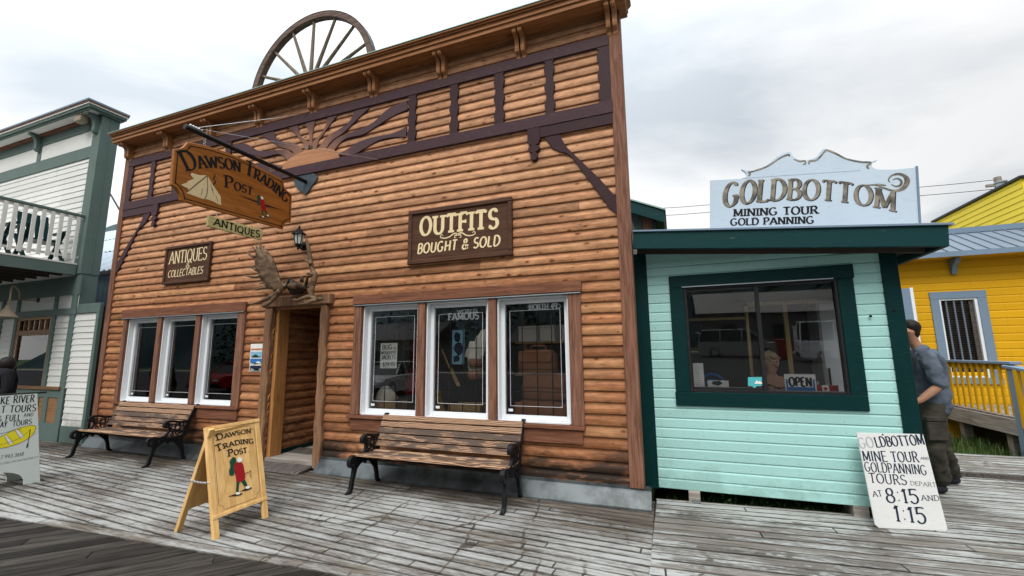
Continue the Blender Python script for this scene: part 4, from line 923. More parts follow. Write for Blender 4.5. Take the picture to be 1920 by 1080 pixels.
bag('leather_bag', 'big brown leather bag at the foot of the last shop window', (b0.x+.20, .40, .62), .74, .34, .3, 'leather')
bag('leather_bag', 'brown leather bag lying on the bigger bag in the last shop window', (b0.x+.24, .40, .965), .60, .30, .28, 'leather')
bag('leather_bag', 'tan leather satchel topmost in the pile behind the last shop pane', (b0.x+.14, .41, 1.27), .50, .28, .26, 'leather')
sh = thing('display_shelf', 'low plank display shelf behind the wide shop window', 'shelf', (-2.4, .6, .3))
MB().box(WR[0]+.02, WR[1]-.02, .25, .95, .575, .612).build('shelf_board', M['crate_wood'], sh)
for x in (WR[0]+.1, (WR[0]+WR[1])/2, WR[1]-.1): MB().box(x-.04, x+.04, .3, .9, .12, .574).build('leg', M['crate_wood'], sh)
for (px0, w_, lab) in ((700, .40, 'pale wooden crate behind the first wide shop pane'), (845, .45, 'pale wooden crate behind the middle shop pane')):
    c = P(px0, 752, .3); r = thing('wooden_crate', lab, 'crate', (c.x+.15, .4, .613)); b = MB(); x0, x1 = c.x-.02, c.x-.02+w_
    for z in (.62, .71, .80): b.box(x0, x1, .27, .285, z, z+.078); b.box(x0, x1, .55, .565, z, z+.078)
    b.build('crate_slats', M['crate_wood'], r); b = MB()
    for x in (x0, x1-.02): b.box(x, x+.02, .286, .549, .62, .87)
    b.build('crate_ends', M['crate_wood'], r)
def hang_jacket(x, z, y, mat, label):
    r = thing('hanging_jacket', label, 'jacket', (x, y, z)); rings = []
    for t_, hw, dd in ((0, .05, .04), (.03, .12, .06), (.10, .21, .09), (.25, .22, .11), (.6, .23, .12), (.78, .25, .12)):
        rings.append([Vector((x+hw*math.cos(a), y+dd*math.sin(a)*(1+.2*math.sin(5*a)), z-t_)) for a in [2*math.pi*j/20 for j in range(20)]])
    MB().loft(rings).build('jacket_body', M[mat], r, smooth=True)
    for s in (-1, 1): MB().tube(spline([(x+s*.17, y, z-.08), (x+s*.25, y-.02, z-.28), (x+s*.28, y-.03, z-.62)], 4), [.07]*4+[.06]*5, 10).build('sleeve', M[mat], r, smooth=True)
    MB().tube([(x, y, z-.01), (x, y, z+.10), (x+.03, y, z+.13)], .004, 6).build('hanger_hook', M['chain_steel'], r)
c = P(735, 606, .36); hang_jacket(c.x, c.z, .36, 'interior_dark', 'dark jacket hung behind the bug jacket price sign'); c = P(775, 632, .5); hang_jacket(c.x+.05, c.z, .60, 'car_red', 'dull red jacket hung beside the dark one behind the glass')
q = P(848, 619, .25), P(870, 683, .25)
r = thing('picture_banner', 'narrow blue picture banner hung behind the middle shop pane', 'banner', (q[0].x, .25, q[1].z)); MB().box(q[0].x, q[1].x, .25, .258, q[1].z, q[0].z).build('sheet', M['sky_paint'], r)
f = Fr((0, .249, 0), (1, 0, 0), (0, 0, 1)); W_ = q[1].x-q[0].x; H_ = q[0].z-q[1].z; b = MB()
for k, (cx_, cz_, rx_, rz_) in enumerate(((.45, .78, .3, .14), (.55, .45, .34, .2), (.4, .16, .3, .1))): b.prism(f, wob([(q[0].x+W_*(cx_+rx_*math.cos(a)), q[1].z+H_*(cz_+rz_*math.sin(a))) for a in [2*math.pi*j/11 for j in range(11)]], .012), 0, .001+.0004*k)
b.build('picture', M['navy_paint'], r)
for (px_, py_, lab, tl_) in ((886, 640, 'white fur trimmed mitten hung low in the middle shop pane', .1), (908, 618, 'white fur trimmed mitten hung at the edge of the middle shop pane', -.3)):
    c = P(px_, py_, .27); r = thing('hanging_mitten', lab, 'mitten', c); b = MB(); rings = []
    for t_, hw in ((0, .03), (.05, .055), (.16, .075), (.28, .095), (.36, .085), (.42, .05)):
        rings.append([c+Vector((hw*math.cos(a)+tl_*t_, .05*math.sin(a), -t_)) for a in [2*math.pi*j/14 for j in range(14)]])
    b.loft(rings).build('mitten_hand', M['canvas'], r, smooth=True)
    MB().lathe(c+Vector((tl_*.40, 0, -.42)), [(.08, -.05), (.10, 0), (.085, .06)], 14).build('fur_cuff', M['leather'], r, smooth=True); MB().tube([c+Vector((tl_*.1-.09, -.01, -.2)), c+Vector((tl_*.1-.06, 0, -.10)), c+Vector((tl_*.05, 0, -.05))], [.025, .03, .02], 8).build('thumb', M['canvas'], r, smooth=True)
for a, b_, lab in (((828, 655), (858, 724), 'wooden pole leaning with its foot to the other pole behind the middle pane'), ((846, 690), (862, 724), 'short wooden pole crossing the longer pole behind the middle pane')):
    o = MB().tube([P(*a, .36), P(*b_, .36)], .012, 8).build('wooden_pole', M['crate_wood'], None); tag(o, lab, 'pole')
# left windows: shelves with a few pots
sv = thing('wall_shelves', 'wooden shelves behind the three narrow shop windows', 'shelves', (-7.9, .9, .1))
zs = [P(440, y, .4).z for y in (708, 665, 628)]
for z in zs: MB().box(WL[0]+.05, WL[1]-.05, .36, .66, z-.03, z).build('shelf_board', M['crate_wood'], sv)
for x in (WL[0]+.06, (WL[0]+WL[1])/2, WL[1]-.06): MB().box(x-.02, x+.02, .661, .70, .12, 2.2).build('upright', M['crate_wood'], sv)
for (px_, zi, rr, hh, mt, lab) in ((425, 0, .055, .11, 'white_paint', 'white mug on the lowest shelf in the last narrow window'), (436, 0, .05, .15, 'tan_paint', 'tan jar beside the white mug on the shelf'), (412, 1, .06, .13, 'brown_paint', 'brown pot on the middle shelf in the last narrow window'), (338, 0, .07, .10, 'grey_paint', 'grey bowl on the lowest shelf in the centre narrow window'), (352, 1, .05, .16, 'leather', 'leather coloured flask on the middle shelf behind the centre narrow window')):
    c = P(px_, 690, .48); z = zs[zi]+.001; r = thing('pot', lab, 'pot', (c.x, .48, z)); r.name = 'mug' if 'mug' in lab else 'shelf_pot'
    MB().lathe((c.x, .48, z), [(rr*.8, 0), (rr, .02), (rr, hh*.7), (rr*.85, hh), (rr*.75, hh), (rr*.75, hh*.8)], 16).build('pot_body', M[mt], r, smooth=True)
    MB().tube(spline([(c.x+rr*.9, .48, z+hh*.25), (c.x+rr*1.5, .48, z+hh*.4), (c.x+rr*1.4, .48, z+hh*.75), (c.x+rr*.85, .48, z+hh*.8)], 4), .008, 8).build('handle', M[mt], r)

# pale boxes on a rack behind the last wide pane, a cloth heap in the first crate
rk = thing('storage_rack', 'timber rack with pale boxes behind the bags in the last wide shop window', 'rack', (-1.4, 1.0, .12)); zt = P(1010, 640, .8).z; xa, xb = P(968, 640, .8).x, P(1075, 640, .8).x
for z in (zt-.03, zt-.45): MB().box(xa, xb, .75, 1.1, z, z+.03).build('shelf_board', M['crate_wood'], rk)
for x in (xa, xb-.04): MB().box(x, x+.04, 1.101, 1.14, .12, zt+.3).build('upright', M['crate_wood'], rk)
for k, w_ in enumerate((.26, .20, .24, .22)):
    x = xa+.04+k*.30; r = thing('storage_box', ('pale storage box, first from the left on the rack', 'pale storage box, second from the left on the rack', 'pale storage box, third from the left on the rack', 'pale storage box at the right end of the rack')[k], 'box', (x, .8, zt), 'pale boxes on the rack in the last shop window')
    MB().box(x, x+w_, .78, 1.05, zt+.002, zt+.17).build('box_body', M['canvas'], r, bev=.005); MB().box(x-.006, x+w_+.006, .774, 1.056, zt+.172, zt+.21).build('lid', M['canvas'], r, bev=.004)
c = P(722, 745, .34); r = MB(); rings = []
for z, s in ((0, 1.), (.06, 1.05), (.13, .8), (.19, .4), (.21, .1)): rings.append([Vector((c.x+.16*s*math.cos(a)*(1+.15*math.sin(3*a+z*20)), .36+.09*s*math.sin(a), .875+z)) for a in [2*math.pi*j/22 for j in range(22)]])
o = r.loft(rings).build('cloth_heap', M['canvas'], None, smooth=True); tag(o, 'pale crumpled cloth heaped on the crate behind the first wide pane', 'cloth')

# ================================================================== GROUND AND BOARDWALK
def clip(poly, a, b, c):
    """keep the part of the polygon where a*x+b*y<=c"""
    out = []; k = len(poly)
    for i in range(k):
        p, q = poly[i], poly[(i+1) % k]; dp, dq = a*p[0]+b*p[1]-c, a*q[0]+b*q[1]-c
        if dp <= 0: out.append(p)
        if dp*dq < 0: t = dp/(dp-dq); out.append((lerp(p[0], q[0], t), lerp(p[1], q[1], t)))
    return out
def planks(mb, poly, ang, wd, gap, lens, z=0., thick=.035, jz=.0018, keep=None, edge=.008):
    ca, sa = math.cos(D2R(ang)), math.sin(D2R(ang)); rot = [(x*ca+y*sa, -x*sa+y*ca) for x, y in poly]
    k = len(rot); u0, u1 = min(p[0] for p in rot), max(p[0] for p in rot); v = min(p[1] for p in rot); v1 = max(p[1] for p in rot)
    A = sum(rot[i][0]*rot[(i+1) % k][1]-rot[(i+1) % k][0]*rot[i][1] for i in range(k)); sg = 1 if A > 0 else -1
    while v < v1:
        w_ = wd*rnd.uniform(.96, 1.04); u = u0-rnd.uniform(0, lens[0])
        while u < u1:
            l = rnd.uniform(*lens); pc = [(u+.0015, v+gap/2), (u+l-.0015, v+gap/2), (u+l-.0015, v+w_-gap/2), (u+.0015, v+w_-gap/2)]
            for i in range(k):
                p, q = rot[i], rot[(i+1) % k]; nx, ny = sg*(q[1]-p[1]), -sg*(q[0]-p[0]); pc = clip(pc, nx, ny, nx*p[0]+ny*p[1])
                if len(pc) < 3: break
            if len(pc) >= 3 and (keep is None or keep(pc[0][0]*ca-pc[0][1]*sa, pc[0][0]*sa+pc[0][1]*ca)):
                dz = rnd.uniform(-jz, jz); pp = [(x*ca-y*sa, x*sa+y*ca) for x, y in pc]; n = len(pp)
                ii = inset(pp, edge) if edge and min(math.hypot(pp[i][0]-pp[i-1][0], pp[i][1]-pp[i-1][1]) for i in range(n)) > 3*edge else None
                if ii:
                    mb.cur = 1; mb.add([(x, y, z-thick) for x, y in pp]+[(x, y, z+dz-.0055) for x, y in pp]+[(x, y, z+dz) for x, y in ii], [(i, (i+1) % n, n+(i+1) % n, n+i) for i in range(n)]+[(n+i, n+(i+1) % n, 2*n+(i+1) % n, 2*n+i) for i in range(n)]+[tuple(range(2*n, 3*n))]); mb.cur = 0; mb.mi[-1] = 0
                else: mb.add([(x, y, z-thick) for x, y in pp]+[(x, y, z+dz) for x, y in pp], [tuple(range(n, 2*n))]+[(i, (i+1) % n, n+(i+1) % n, n+i) for i in range(n)])
            u += l
        v += w_
    return mb
EDGE = lambda x, o=0.: -2.094+(x+2.294)*.0574+o
g = MB(); g.box(-900, 900, -900, 900, -.62, -.6); tag(g.build('ground', M['turf'], None), kind='structure')
pd = planks(MB(), [(-17, EDGE(-17, .115)), (-.243, EDGE(-.243, .115)), (-.306, .17), (-17, .17)], -3.6, .096, .013, (1.0, 3.4))
planks(pd, [(-17, EDGE(-17, .006)), (-.243, EDGE(-.243, .006)), (-.243, EDGE(-.243, .110)), (-17, EDGE(-17, .110))], 3.29, 5., 0., (2.2, 4.))
tag(pd.build('painted_boardwalk', [M['painted_planks'], M['painted_edges']], None), kind='structure')
rd = planks(MB(), [(-.232, -6.5), (9, -6.5), (9, 1.02), (-.294, .272)], 4.6, .122, .011, (2.2, 4.8))
planks(rd, [(2.0, .47), (9, 1.03), (9, 2.28), (2.0, 2.28)], 1.5, .132, .009, (2.2, 4.8))
tag(rd.build('worn_boardwalk', [M['worn_planks'], M['worn_edges']], None), kind='structure')
up_ = planks(MB(), [(2.0, 2.29), (12, 2.29), (12, 3.62), (2.0, 3.42)], 1.2, .15, .008, (2.2, 4.8), .055, .06); tag(up_.build('raised_boardwalk', [M['worn_planks'], M['worn_edges']], None), kind='structure')
tag(MB().box(2.0, 12, 2.262, 2.287, -.03, .048).build('boardwalk_riser', M['ramp_wood'], None), kind='structure')
dk = planks(MB(), [(-17, EDGE(-17, 0)), (-17, -8), (-.24, -8), (-.24, EDGE(-.24, 0))], 48.5, .142, .013, (2.4, 5.), -.004)
tag(dk.build('dark_boardwalk', [M['dark_planks'], M['dark_planks']], None), kind='structure')
jo = MB(); jo.box(-17, -.27, -8, .3, -.2, -.045).box(-.29, 9, -7, .10, -.2, -.05).box(2.0, 9, .1, 3.4, -.2, -.05); tag(jo.build('boardwalk_base', M['interior_dark'], None), kind='structure')
ed = MB(); ed.bar((-.30, .292, -.06), (2.0, .482, -.06), .035, .10); tag(ed.build('boardwalk_edge', M['grey_timber'], None), kind='structure')
tp = MB(); tp.box(-.35, 14, .50, 14, -.5, -.13); tag(tp.build('turf', M['turf'], None), kind='structure')
def blades(mb, n, area, z, h, lean=.4, w_=.006):
    for _ in range(n):
        x, y = rnd.uniform(area[0], area[1]), rnd.uniform(area[2], area[3]); hh = h*rnd.uniform(.4, 1.2); an = rnd.uniform(0, 6.28); dx, dy = math.cos(an), math.sin(an); l = lean*hh*rnd.uniform(.2, 1)
        a = Vector((x-dy*w_, y+dx*w_, z)); b = Vector((x+dy*w_, y-dx*w_, z)); m_ = Vector((x+dx*l*.35, y+dy*l*.35, z+hh*.6)); t_ = Vector((x+dx*l, y+dy*l, z+hh))
        mb.add([a, b, m_+Vector((dy*w_*.7, -dx*w_*.7, 0)), m_-Vector((dy*w_*.7, -dx*w_*.7, 0)), t_], [(0, 1, 2, 3), (3, 2, 4)])
    return mb
gb = blades(MB(), 5200, (2.2, 9.5, 3.62, 5.6), -.13, .20); tag(gb.build('grass', M['grass_blade'], None), kind='stuff')
wd_ = MB()
blades(wd_, 900, (-.2, 1.9, .42, .85), -.13, .14)
for _ in range(700):
    x, y, z = rnd.uniform(.2, 1.75), rnd.uniform(.42, .75), -.12+rnd.random()**1.5*.17; s = rnd.uniform(.012, .028); a = Vector((rnd.uniform(-1, 1), rnd.uniform(-1, 1), rnd.uniform(-.3, .8))).normalized(); b = a.orthogonal().normalized(); c = Vector((x, y, z))
    wd_.add([c-a*s, c+b*s*.5, c+a*s, c-b*s*.5], [(0, 1, 2, 3)])
tag(wd_.build('weeds', M['leaf'], None), kind='stuff')

# ================================================================== DOOR RAMP
rp = MB(); rp.prism(Fr((0, 0, 0), (0, 1, 0), (0, 0, 1)), [(-.28, .004), (-.25, .030), (.55, .128), (.55, .112), (-.20, .004)], DX0+.02, DX1-.01)
o = rp.build('door_ramp', M['ramp_wood'], None, bev=.003); tag(o, 'worn grey wooden ramp leading up into the open doorway', 'ramp')

# ================================================================== BENCHES
def make_bench(x0, x1, label):
    r = thing('park_bench', label, 'bench', ((x0+x1)/2, -.35, 0), 'slatted benches with black iron ends against the log wall')
    for x in (x0, x1):
        f = Fr((x, 0, 0), (0, -1, 0), (0, 0, 1)); b = MB()
        def rb(pts, ws, t_=.036, n=5):
            q = spline(pts, n); k = len(q); w2 = [ws] *k if not hasattr(ws, '__len__') else [ws[min(int(i/(k-1)*(len(ws)-1)), len(ws)-2)]*(1-(i/(k-1)*(len(ws)-1)-min(int(i/(k-1)*(len(ws)-1)), len(ws)-2)))+ws[min(int(i/(k-1)*(len(ws)-1)), len(ws)-2)+1]*(i/(k-1)*(len(ws)-1)-min(int(i/(k-1)*(len(ws)-1)), len(ws)-2)) for i in range(k)]
            b.ribbon(f, q, w2, -t_/2, t_/2)
        rb([(.70, .006), (.665, .012), (.628, .04), (.612, .12), (.590, .20), (.575, .28), (.575, .345)], [.014, .030, .044, .040, .048, .062, .075], .038)
        rb([(.10, .008), (.145, .012), (.175, .04), (.192, .12), (.215, .20), (.235, .28), (.225, .35)], [.014, .03, .04, .036, .046, .06, .06], .038)
        rb([(.20, .345), (.175, .43), (.145, .53), (.105, .64), (.075, .72), (.035, .768), (.005, .768), (.0, .75)], [.055, .045, .042, .040, .036, .030, .022, .012], .036)
        rb([(.585, .19), (.545, .255), (.48, .30), (.41, .315), (.33, .29), (.27, .235), (.225, .18)], [.012, .026, .03, .034, .03, .026, .012], .026)
        rb([(.60, .372), (.50, .352), (.38, .335), (.20, .345)], [.03, .034, .034, .04], .034)
        rb([(.575, .36), (.625, .375), (.660, .35), (.662, .305), (.635, .278), (.605, .295), (.61, .325)], [.05, .045, .04, .036, .03, .022, .014], .048)
        rb([(.14, .55), (.20, .548), (.28, .552), (.36, .572), (.425, .575), (.465, .552), (.470, .515), (.445, .498), (.425, .515), (.432, .535)], [.02, .028, .03, .03, .034, .034, .028, .022, .018, .012], .046)
        rb([(.43, .565), (.41, .51), (.40, .46), (.42, .41), (.46, .375), (.53, .362)], [.024, .024, .024, .026, .028, .03], .032)
        for cx, cy, rr in ((.29, .475, .036), (.345, .515, .022), (.345, .435, .022), (.235, .515, .020), (.235, .435, .022), (.29, .54, .016), (.29, .405, .022), (.385, .475, .018), (.20, .475, .016), (.385, .53, .016), (.36, .39, .018), (.23, .39, .02), (.425, .345, .0), (.46, .325, .012), (.40, .325, .010)):
            if rr: b.ribbon(f, arc(cx, cy, rr, rr, 0, 360, 12), .011, -.010, .010)
        for cx, cy, rr in ((.575, .235, .022), (.545, .295, .022), (.24, .225, .018), (.27, .29, .022), (.50, .325, .014), (.33, .315, .014)): b.ribbon(f, arc(cx, cy, rr, rr, 0, 360, 10), .010, -.010, .010)
        for an in range(6):
            c_, s_ = math.cos(an*math.pi/3), math.sin(an*math.pi/3); b.ribbon(f, [(.29+.02*c_, .475+.02*s_), (.29+.062*c_, .475+.062*s_)], .010, -.009, .009)
        b.prism(f, [(.435, .30), (.405, .262), (.375, .30)], -.012, .012)
        b.build('end_frame', M['black_iron'], r, bev=.003)
    e_ = .012; st = MB(); bt = MB()
    def slat(b, f_, z_, ang, wd):
        c_, s_ = math.cos(ang), math.sin(ang); fr = Fr((0, -f_, z_), (1, 0, 0), (0, -c_, s_)); b.fbox(fr, x0+e_-.02, x1-e_+.02, -wd/2, wd/2, -.012, .012)
    for k, (f_, z_) in enumerate(((.245, .372), (.325, .366), (.405, .369), (.485, .378), (.565, .389))): slat(st, f_, z_, (.0, -.0, .05, .12, .12)[k], .072)
    for k in range(5):
        t_ = k/4; slat(bt, lerp(.200, .075, t_)+.012, lerp(.455, .735, t_), D2R(108)+.0, .064)
    st.build('seat', M['bench_slat'], r, bev=.004); bt.build('backrest', M['bench_slat'], r, bev=.004)
    MB().bar((x0, -.40, .335), (x1, -.40, .335), .03, .006).tube([(x0, -.30, .29), (x1, -.30, .29)], .008, 8).build('tie_bar', M['black_iron'], r)
    return r
bench = make_bench(-3.462, -1.64, 'slatted bench with black iron ends under the wide shop window')
b2 = copy_tree(bench); b2.location.x += -7.86-(-2.551); b2['label'] = 'slatted bench with black iron ends under the narrow windows, left of the doorway'

# ================================================================== SANDWICH BOARDS
SB = thing('sandwich_board', 'varnished pine sandwich board with a painted red coated walker, standing on the painted boardwalk', 'sandwich board', (-3.95, -1.7, 0))
FA, FB, TA, TB = Vector((-3.675, -1.990, 0)), Vector((-3.700, -1.452, 0)), Vector((-3.972, -1.945, .868)), Vector((-3.985, -1.392, .868))
BA, BB = Vector((-4.19, -1.985, 0)), Vector((-4.255, -1.43, 0))
ff = Fr(FA, FB-FA, (TA+TB)/2-(FA+FB)/2); cs = cr(280, 760, 3.858)
def fl(p): q = Vector(p)-ff.O; return (q.dot(ff.U), q.dot(ff.V))
ua, ub = fl(FA)[0], fl(FB)[0]; ta, tb = fl(TA), fl(TB); HT = (ta[1]+tb[1])/2
def edge(s, v, o=0): return (lerp(ua, ta[0], v/HT)+o) if s == 0 else (lerp(ub, tb[0], v/HT)-o)
zb_ = .185
for s in (0, 1):
    pts = [(edge(s, 0), 0), (edge(s, 0, .052), 0), (edge(s, HT, .052), HT), (edge(s, HT), HT)]; MB().prism(ff, pts, -.032, .0).build('leg', M['sandwich_wood'], SB, bev=.003)
pn = MB(); nb = 5
for k in range(nb):
    a0, a1 = lerp(edge(0, zb_, .053), edge(1, zb_, .053), k/nb)+.0008, lerp(edge(0, zb_, .053), edge(1, zb_, .053), (k+1)/nb)-.0008; c0, c1 = lerp(edge(0, HT, .053), edge(1, HT, .053), k/nb)+.0008, lerp(edge(0, HT, .053), edge(1, HT, .053), (k+1)/nb)-.0008
    pn.prism(ff, [(a0, zb_), (a1, zb_), (c1, HT-.021), (c0, HT-.021)], -.024, -.003)
pn.build('panel', M['sandwich_wood'], SB)
MB().prism(ff, [(edge(0, HT, .001), HT-.020), (edge(1, HT, .001), HT-.020), (edge(1, HT), HT+.012), (edge(0, HT), HT+.012)], -.034, .006).build('top_rail', M['sandwich_wood'], SB, bev=.003)
MB().prism(ff, [(edge(0, zb_, -.001), zb_-.03), (edge(1, zb_, -.001), zb_-.03), (edge(1, zb_, -.001), zb_), (edge(0, zb_, -.001), zb_)], -.034, .005).build('bottom_rail', M['sandwich_wood'], SB, bev=.003)
i_ = .065; bl = []
for s, v, o in ((0, zb_+.02, i_), (1, zb_+.02, i_), (1, HT-.04, i_), (0, HT-.04, i_)): bl.append((edge(s, v, o), v))
cq = .05; oct_ = []
for i in range(4):
    p, q, r_ = bl[i-1], bl[i], bl[(i+1) % 4]; l1 = math.hypot(p[0]-q[0], p[1]-q[1]); l2 = math.hypot(r_[0]-q[0], r_[1]-q[1]); a = (q[0]+(p[0]-q[0])*cq/l1, q[1]+(p[1]-q[1])*cq/l1); b = (q[0]+(r_[0]-q[0])*cq/l2, q[1]+(r_[1]-q[1])*cq/l2)
    ctr = (a[0]+b[0]-q[0], a[1]+b[1]-q[1]); oct_ += [a, (lerp((a[0]+b[0])/2, ctr[0], .35), lerp((a[1]+b[1])/2, ctr[1], .35)), b]
MB().ribbon(ff, oct_+[oct_[0]], .0035, -.002).build('border_line', M['brown_paint'], SB)
lt = MB(); q0, q1 = ff.px(*cs(490, 254)), ff.px(*cs(735, 198)); text(lt, ff, '^DAWSON', q0, q1, .039, .25, .13, .08, arcv=.008, big=1.35, n=.0005)
q0, q1 = ff.px(*cs(487, 337)), ff.px(*cs(755, 276)); text(lt, ff, '^TRADING', q0, q1, .042, .25, .13, .08, arcv=.022, big=1.35, n=.0005)
q0, q1 = ff.px(*cs(572, 371)), ff.px(*cs(722, 336)); text(lt, ff, '^POST.', q0, q1, .045, .25, .13, .08, big=1.35, n=.0005)
lt.build('lettering', M['black_paint'], SB)
hiker(ff, lambda x, y: ff.px(*cs(560+190*x, 376+287*y-17*(x-.05))), SB)
bk = MB(); bf = Fr(BB, BA-BB, (TA+TB)/2-(BA+BB)/2)
def bl_(p): q = Vector(p)-bf.O; return (q.dot(bf.U), q.dot(bf.V))
vb, va, tbb, taa = bl_(BB), bl_(BA), bl_(TB), bl_(TA); HB = (tbb[1]+taa[1])/2
for s, (p, t_) in ((1, (vb, tbb)), (-1, (va, taa))):
    MB().prism(bf, [p, (p[0]+s*.052, p[1]), (t_[0]+s*.052, HB), (t_[0], HB)], -.032, 0).build('leg', M['sandwich_wood'], SB, bev=.003)
f_ = zb_/HB
MB().prism(bf, [(lerp(vb[0], tbb[0], f_)+.054, zb_), (lerp(va[0], taa[0], f_)-.054, zb_), (taa[0]-.054, HB-.02), (tbb[0]+.054, HB-.02)], -.024, -.004).build('back_panel', M['sandwich_wood'], SB)
def chain(a, b, sag, n, root, r_=.010):
    c = MB(); a, b = Vector(a), Vector(b); t_ = (b-a).normalized(); s1 = t_.cross(Vector((0, 0, 1))).normalized(); s2 = Vector((0, 0, 1))
    for i in range(n):
        u = (i+.5)/n; p = a.lerp(b, u)-Vector((0, 0, sag*4*u*(1-u))); w_ = s1 if i % 2 else s2; L_ = (b-a).length/n*.62
        c.tube([p+t_*(L_*math.cos(x))+w_*(r_*.8*math.sin(x)) for x in [2*math.pi*j/8 for j in range(9)]], .0028, 5, False)
    c.build('chain', M['chain_steel'], root)
u = .50
chain(BA.lerp(TA, u)+Vector((0, .0, 0)), FA.lerp(TA, u)+Vector((0, 0, 0)), .012, 12, SB); chain(BB.lerp(TB, u), FB.lerp(TB, u), .012, 12, SB)

RS = thing('tour_board', 'white sandwich board for river tours with a yellow canoe, left end of the boardwalk', 'sandwich board', (-7.5, -1.9, 0))
rf = Fr((-7.435, -1.52, 0), (0, 1, 0), (-.075, 0, 1.07)); c3 = cr(0, 660, 4.154)
def rp_(x, y): return rf.px(*c3(x, y))
tr = rp_(292, 322); W_ = .82; ol = [(0, 0), (-.145, 0)]+[(-W_/2+(W_/2-.145)*math.cos(t), .19*math.sin(t)**.75) for t in [math.pi*i/14 for i in range(1, 14)]]+[(-W_+.145, 0), (-W_, 0), (-W_+tr[0], tr[1]), (tr[0], tr[1])]
ol = [ol[0]]+ol[-1:]+ol[-2:-3:-1]+list(reversed(ol[1:-2])) if False else ol
MB().prism(rf, ol, -.016, 0).build('front_panel', M['pale_board'], RS, bev=.002)
rb_ = Fr((-7.435-.42, -1.52-W_, 0), (0, -1, 0), (.34, 0, 1.05)); ol2 = [(-u_-W_, v_) for u_, v_ in ol]
MB().prism(rb_, ol2, -.016, 0).build('back_panel', M['pale_board'], RS, bev=.002)
MB().tube([(-7.52, -1.55, 1.075), (-7.52, -2.3, 1.075)], .012, 8).build('hinge', M['dark_metal'], RS)
lt = MB()
for s, a, b, cap, kw in (('KE RIVER', (2, 408), (265, 388), (2, 350), {}), ('T TOURS', (4, 478), (277, 458), (4, 424), {}), ('G', (-6, 542), (10, 540), (-6, 502), {}), ('FULL', (40, 541), (157, 530), (40, 495), {}), ('AND', (183, 506), (258, 498), (183, 480), {}),
                     ('AY', (0, 590), (50, 585), (0, 545), {}), ('TOURS', (95, 580), (245, 562), (95, 540), {}), ('7.993.3618', (0, 835), (180, 806), (0, 808), dict(slant=.15)), ('CUSBLUFFS@YAHOO.CA', (-6, 880), (300, 822), (-6, 866), dict(slant=.15))):
    pxt(lt, rf, s, c3(*a), c3(*b), c3(*cap), th=.12 if s[0] not in '7C' else .1, tn=.085, sf=0, jit=.04, track=.12, n=.0012, **kw)
can = [(-60, 690), (0, 663), (60, 632), (120, 600), (200, 579), (262, 571), (279, 588), (264, 628), (228, 668), (150, 710), (60, 740), (-20, 752), (-80, 750)]
cw = spline([rp_(*p) for p in can], 4)
MB().flat(rf, cw, .0012).build('painted_canoe', M['yellow_paint'], RS)
wb = MB()
for q in (((35, 658), (52, 650), (103, 708), (70, 722)), ((112, 606), (140, 600), (186, 655), (160, 676))): wb.flat(rf, [rp_(*p) for p in q], .0016)
wb.build('painted_seats', M['white_paint'], RS)
lt.ribbon(rf, cw+[cw[0]], .004, .0018); lt.ribbon(rf, [rp_(*p) for p in spline([(-60, 735), (40, 712), (150, 672), (235, 606)], 5)], .003, .0021)
for a, b in (((35, 658), (70, 722)), ((52, 650), (103, 708)), ((112, 606), (160, 676)), ((140, 600), (186, 655))): lt.ribbon(rf, [rp_(*a), rp_(*b)], .003, .0023)
lt.ribbon(rf, [rp_(236, 602), rp_(216, 715)], .006, .0025); lt.flat(rf, [rp_(*p) for p in ((212, 712), (222, 714), (214, 746), (202, 744))], .0027)
lt.ribbon(rf, [rp_(-10, 640), rp_(60, 622), rp_(170, 596)], .004, .0029)
lt.build('lettering', M['black_paint'], RS)

# ================================================================== LEFT NEIGHBOUR: cream and sage false front with a balcony
LB = thing('balcony_house', 'cream sided house with sage green trim and an upstairs balcony', 'house', (-12, 0, 0))
LX = -10.58; LFT = -18.
zz = lambda y, x=172: P(x, y).z
zA, zB, zC, zD = zz(228), zz(246), zz(275), zz(296)
LBT = 6.36
up = MB(); lap_rows(up, WALL, LFT, LX-.2, 3.3, zD+.01, .118, LAP, (), (3, 5)); up.build('upper_siding', M['cream_siding'], LB)
MB().box(LFT, LX-.02, .003, .24, 2.7, LBT).build('wall_core', M['cream_siding'], LB)
MB().box(LFT, LX-.27, -.012, .002, zC, zB).build('frieze_panel', M['cream_siding'], LB)
MB().box(LFT, LX-.26, -.03, .002, zD, zC).box(LFT, LX-.26, -.03, .002, zB, LBT).build('frieze_board', M['sage_trim'], LB, bev=.003)
xq = P(76, 290).x; MB().box(xq-.07, xq+.07, -.026, .002, zC+.002, zB-.002).build('frieze_post', M['sage_trim'], LB, bev=.003)
MB().box(LX-.26, LX, -.04, .26, 3.10, LBT).box(LX-.2, LX-.01, -.02, .25, 0, 3.099).box(LX-.002, LX+.010, .10, .112, 3.12, LBT).build('corner_post', M['sage_trim'], LB, bev=.004)
cx1 = LX+.11; cn = MB(); mats = []
cn.box(LFT, cx1-.06, -.27, .30, LBT, LBT+.035); cn.box(LFT, cx1-.03, -.30, .33, LBT+.036, LBT+.09)
cn.build('cornice', M['sage_trim'], LB, bev=.004)
MB().box(LFT, cx1-.08, -.245, -.10, LBT-.008, LBT-.001).build('soffit', M['cream_siding'], LB)
MB().box(LFT, cx1-.012, -.32, .345, LBT+.091, LBT+.118).build('cornice_band', M['cream_siding'], LB)
MB().box(LFT, cx1-.004, -.33, .353, LBT+.119, LBT+.15).build('cornice_stripe', M['cedar_trim_x'], LB)
MB().box(LFT, cx1, -.34, .36, LBT+.151, LBT+.185).build('roof_cap', M['slate_trim'], LB)
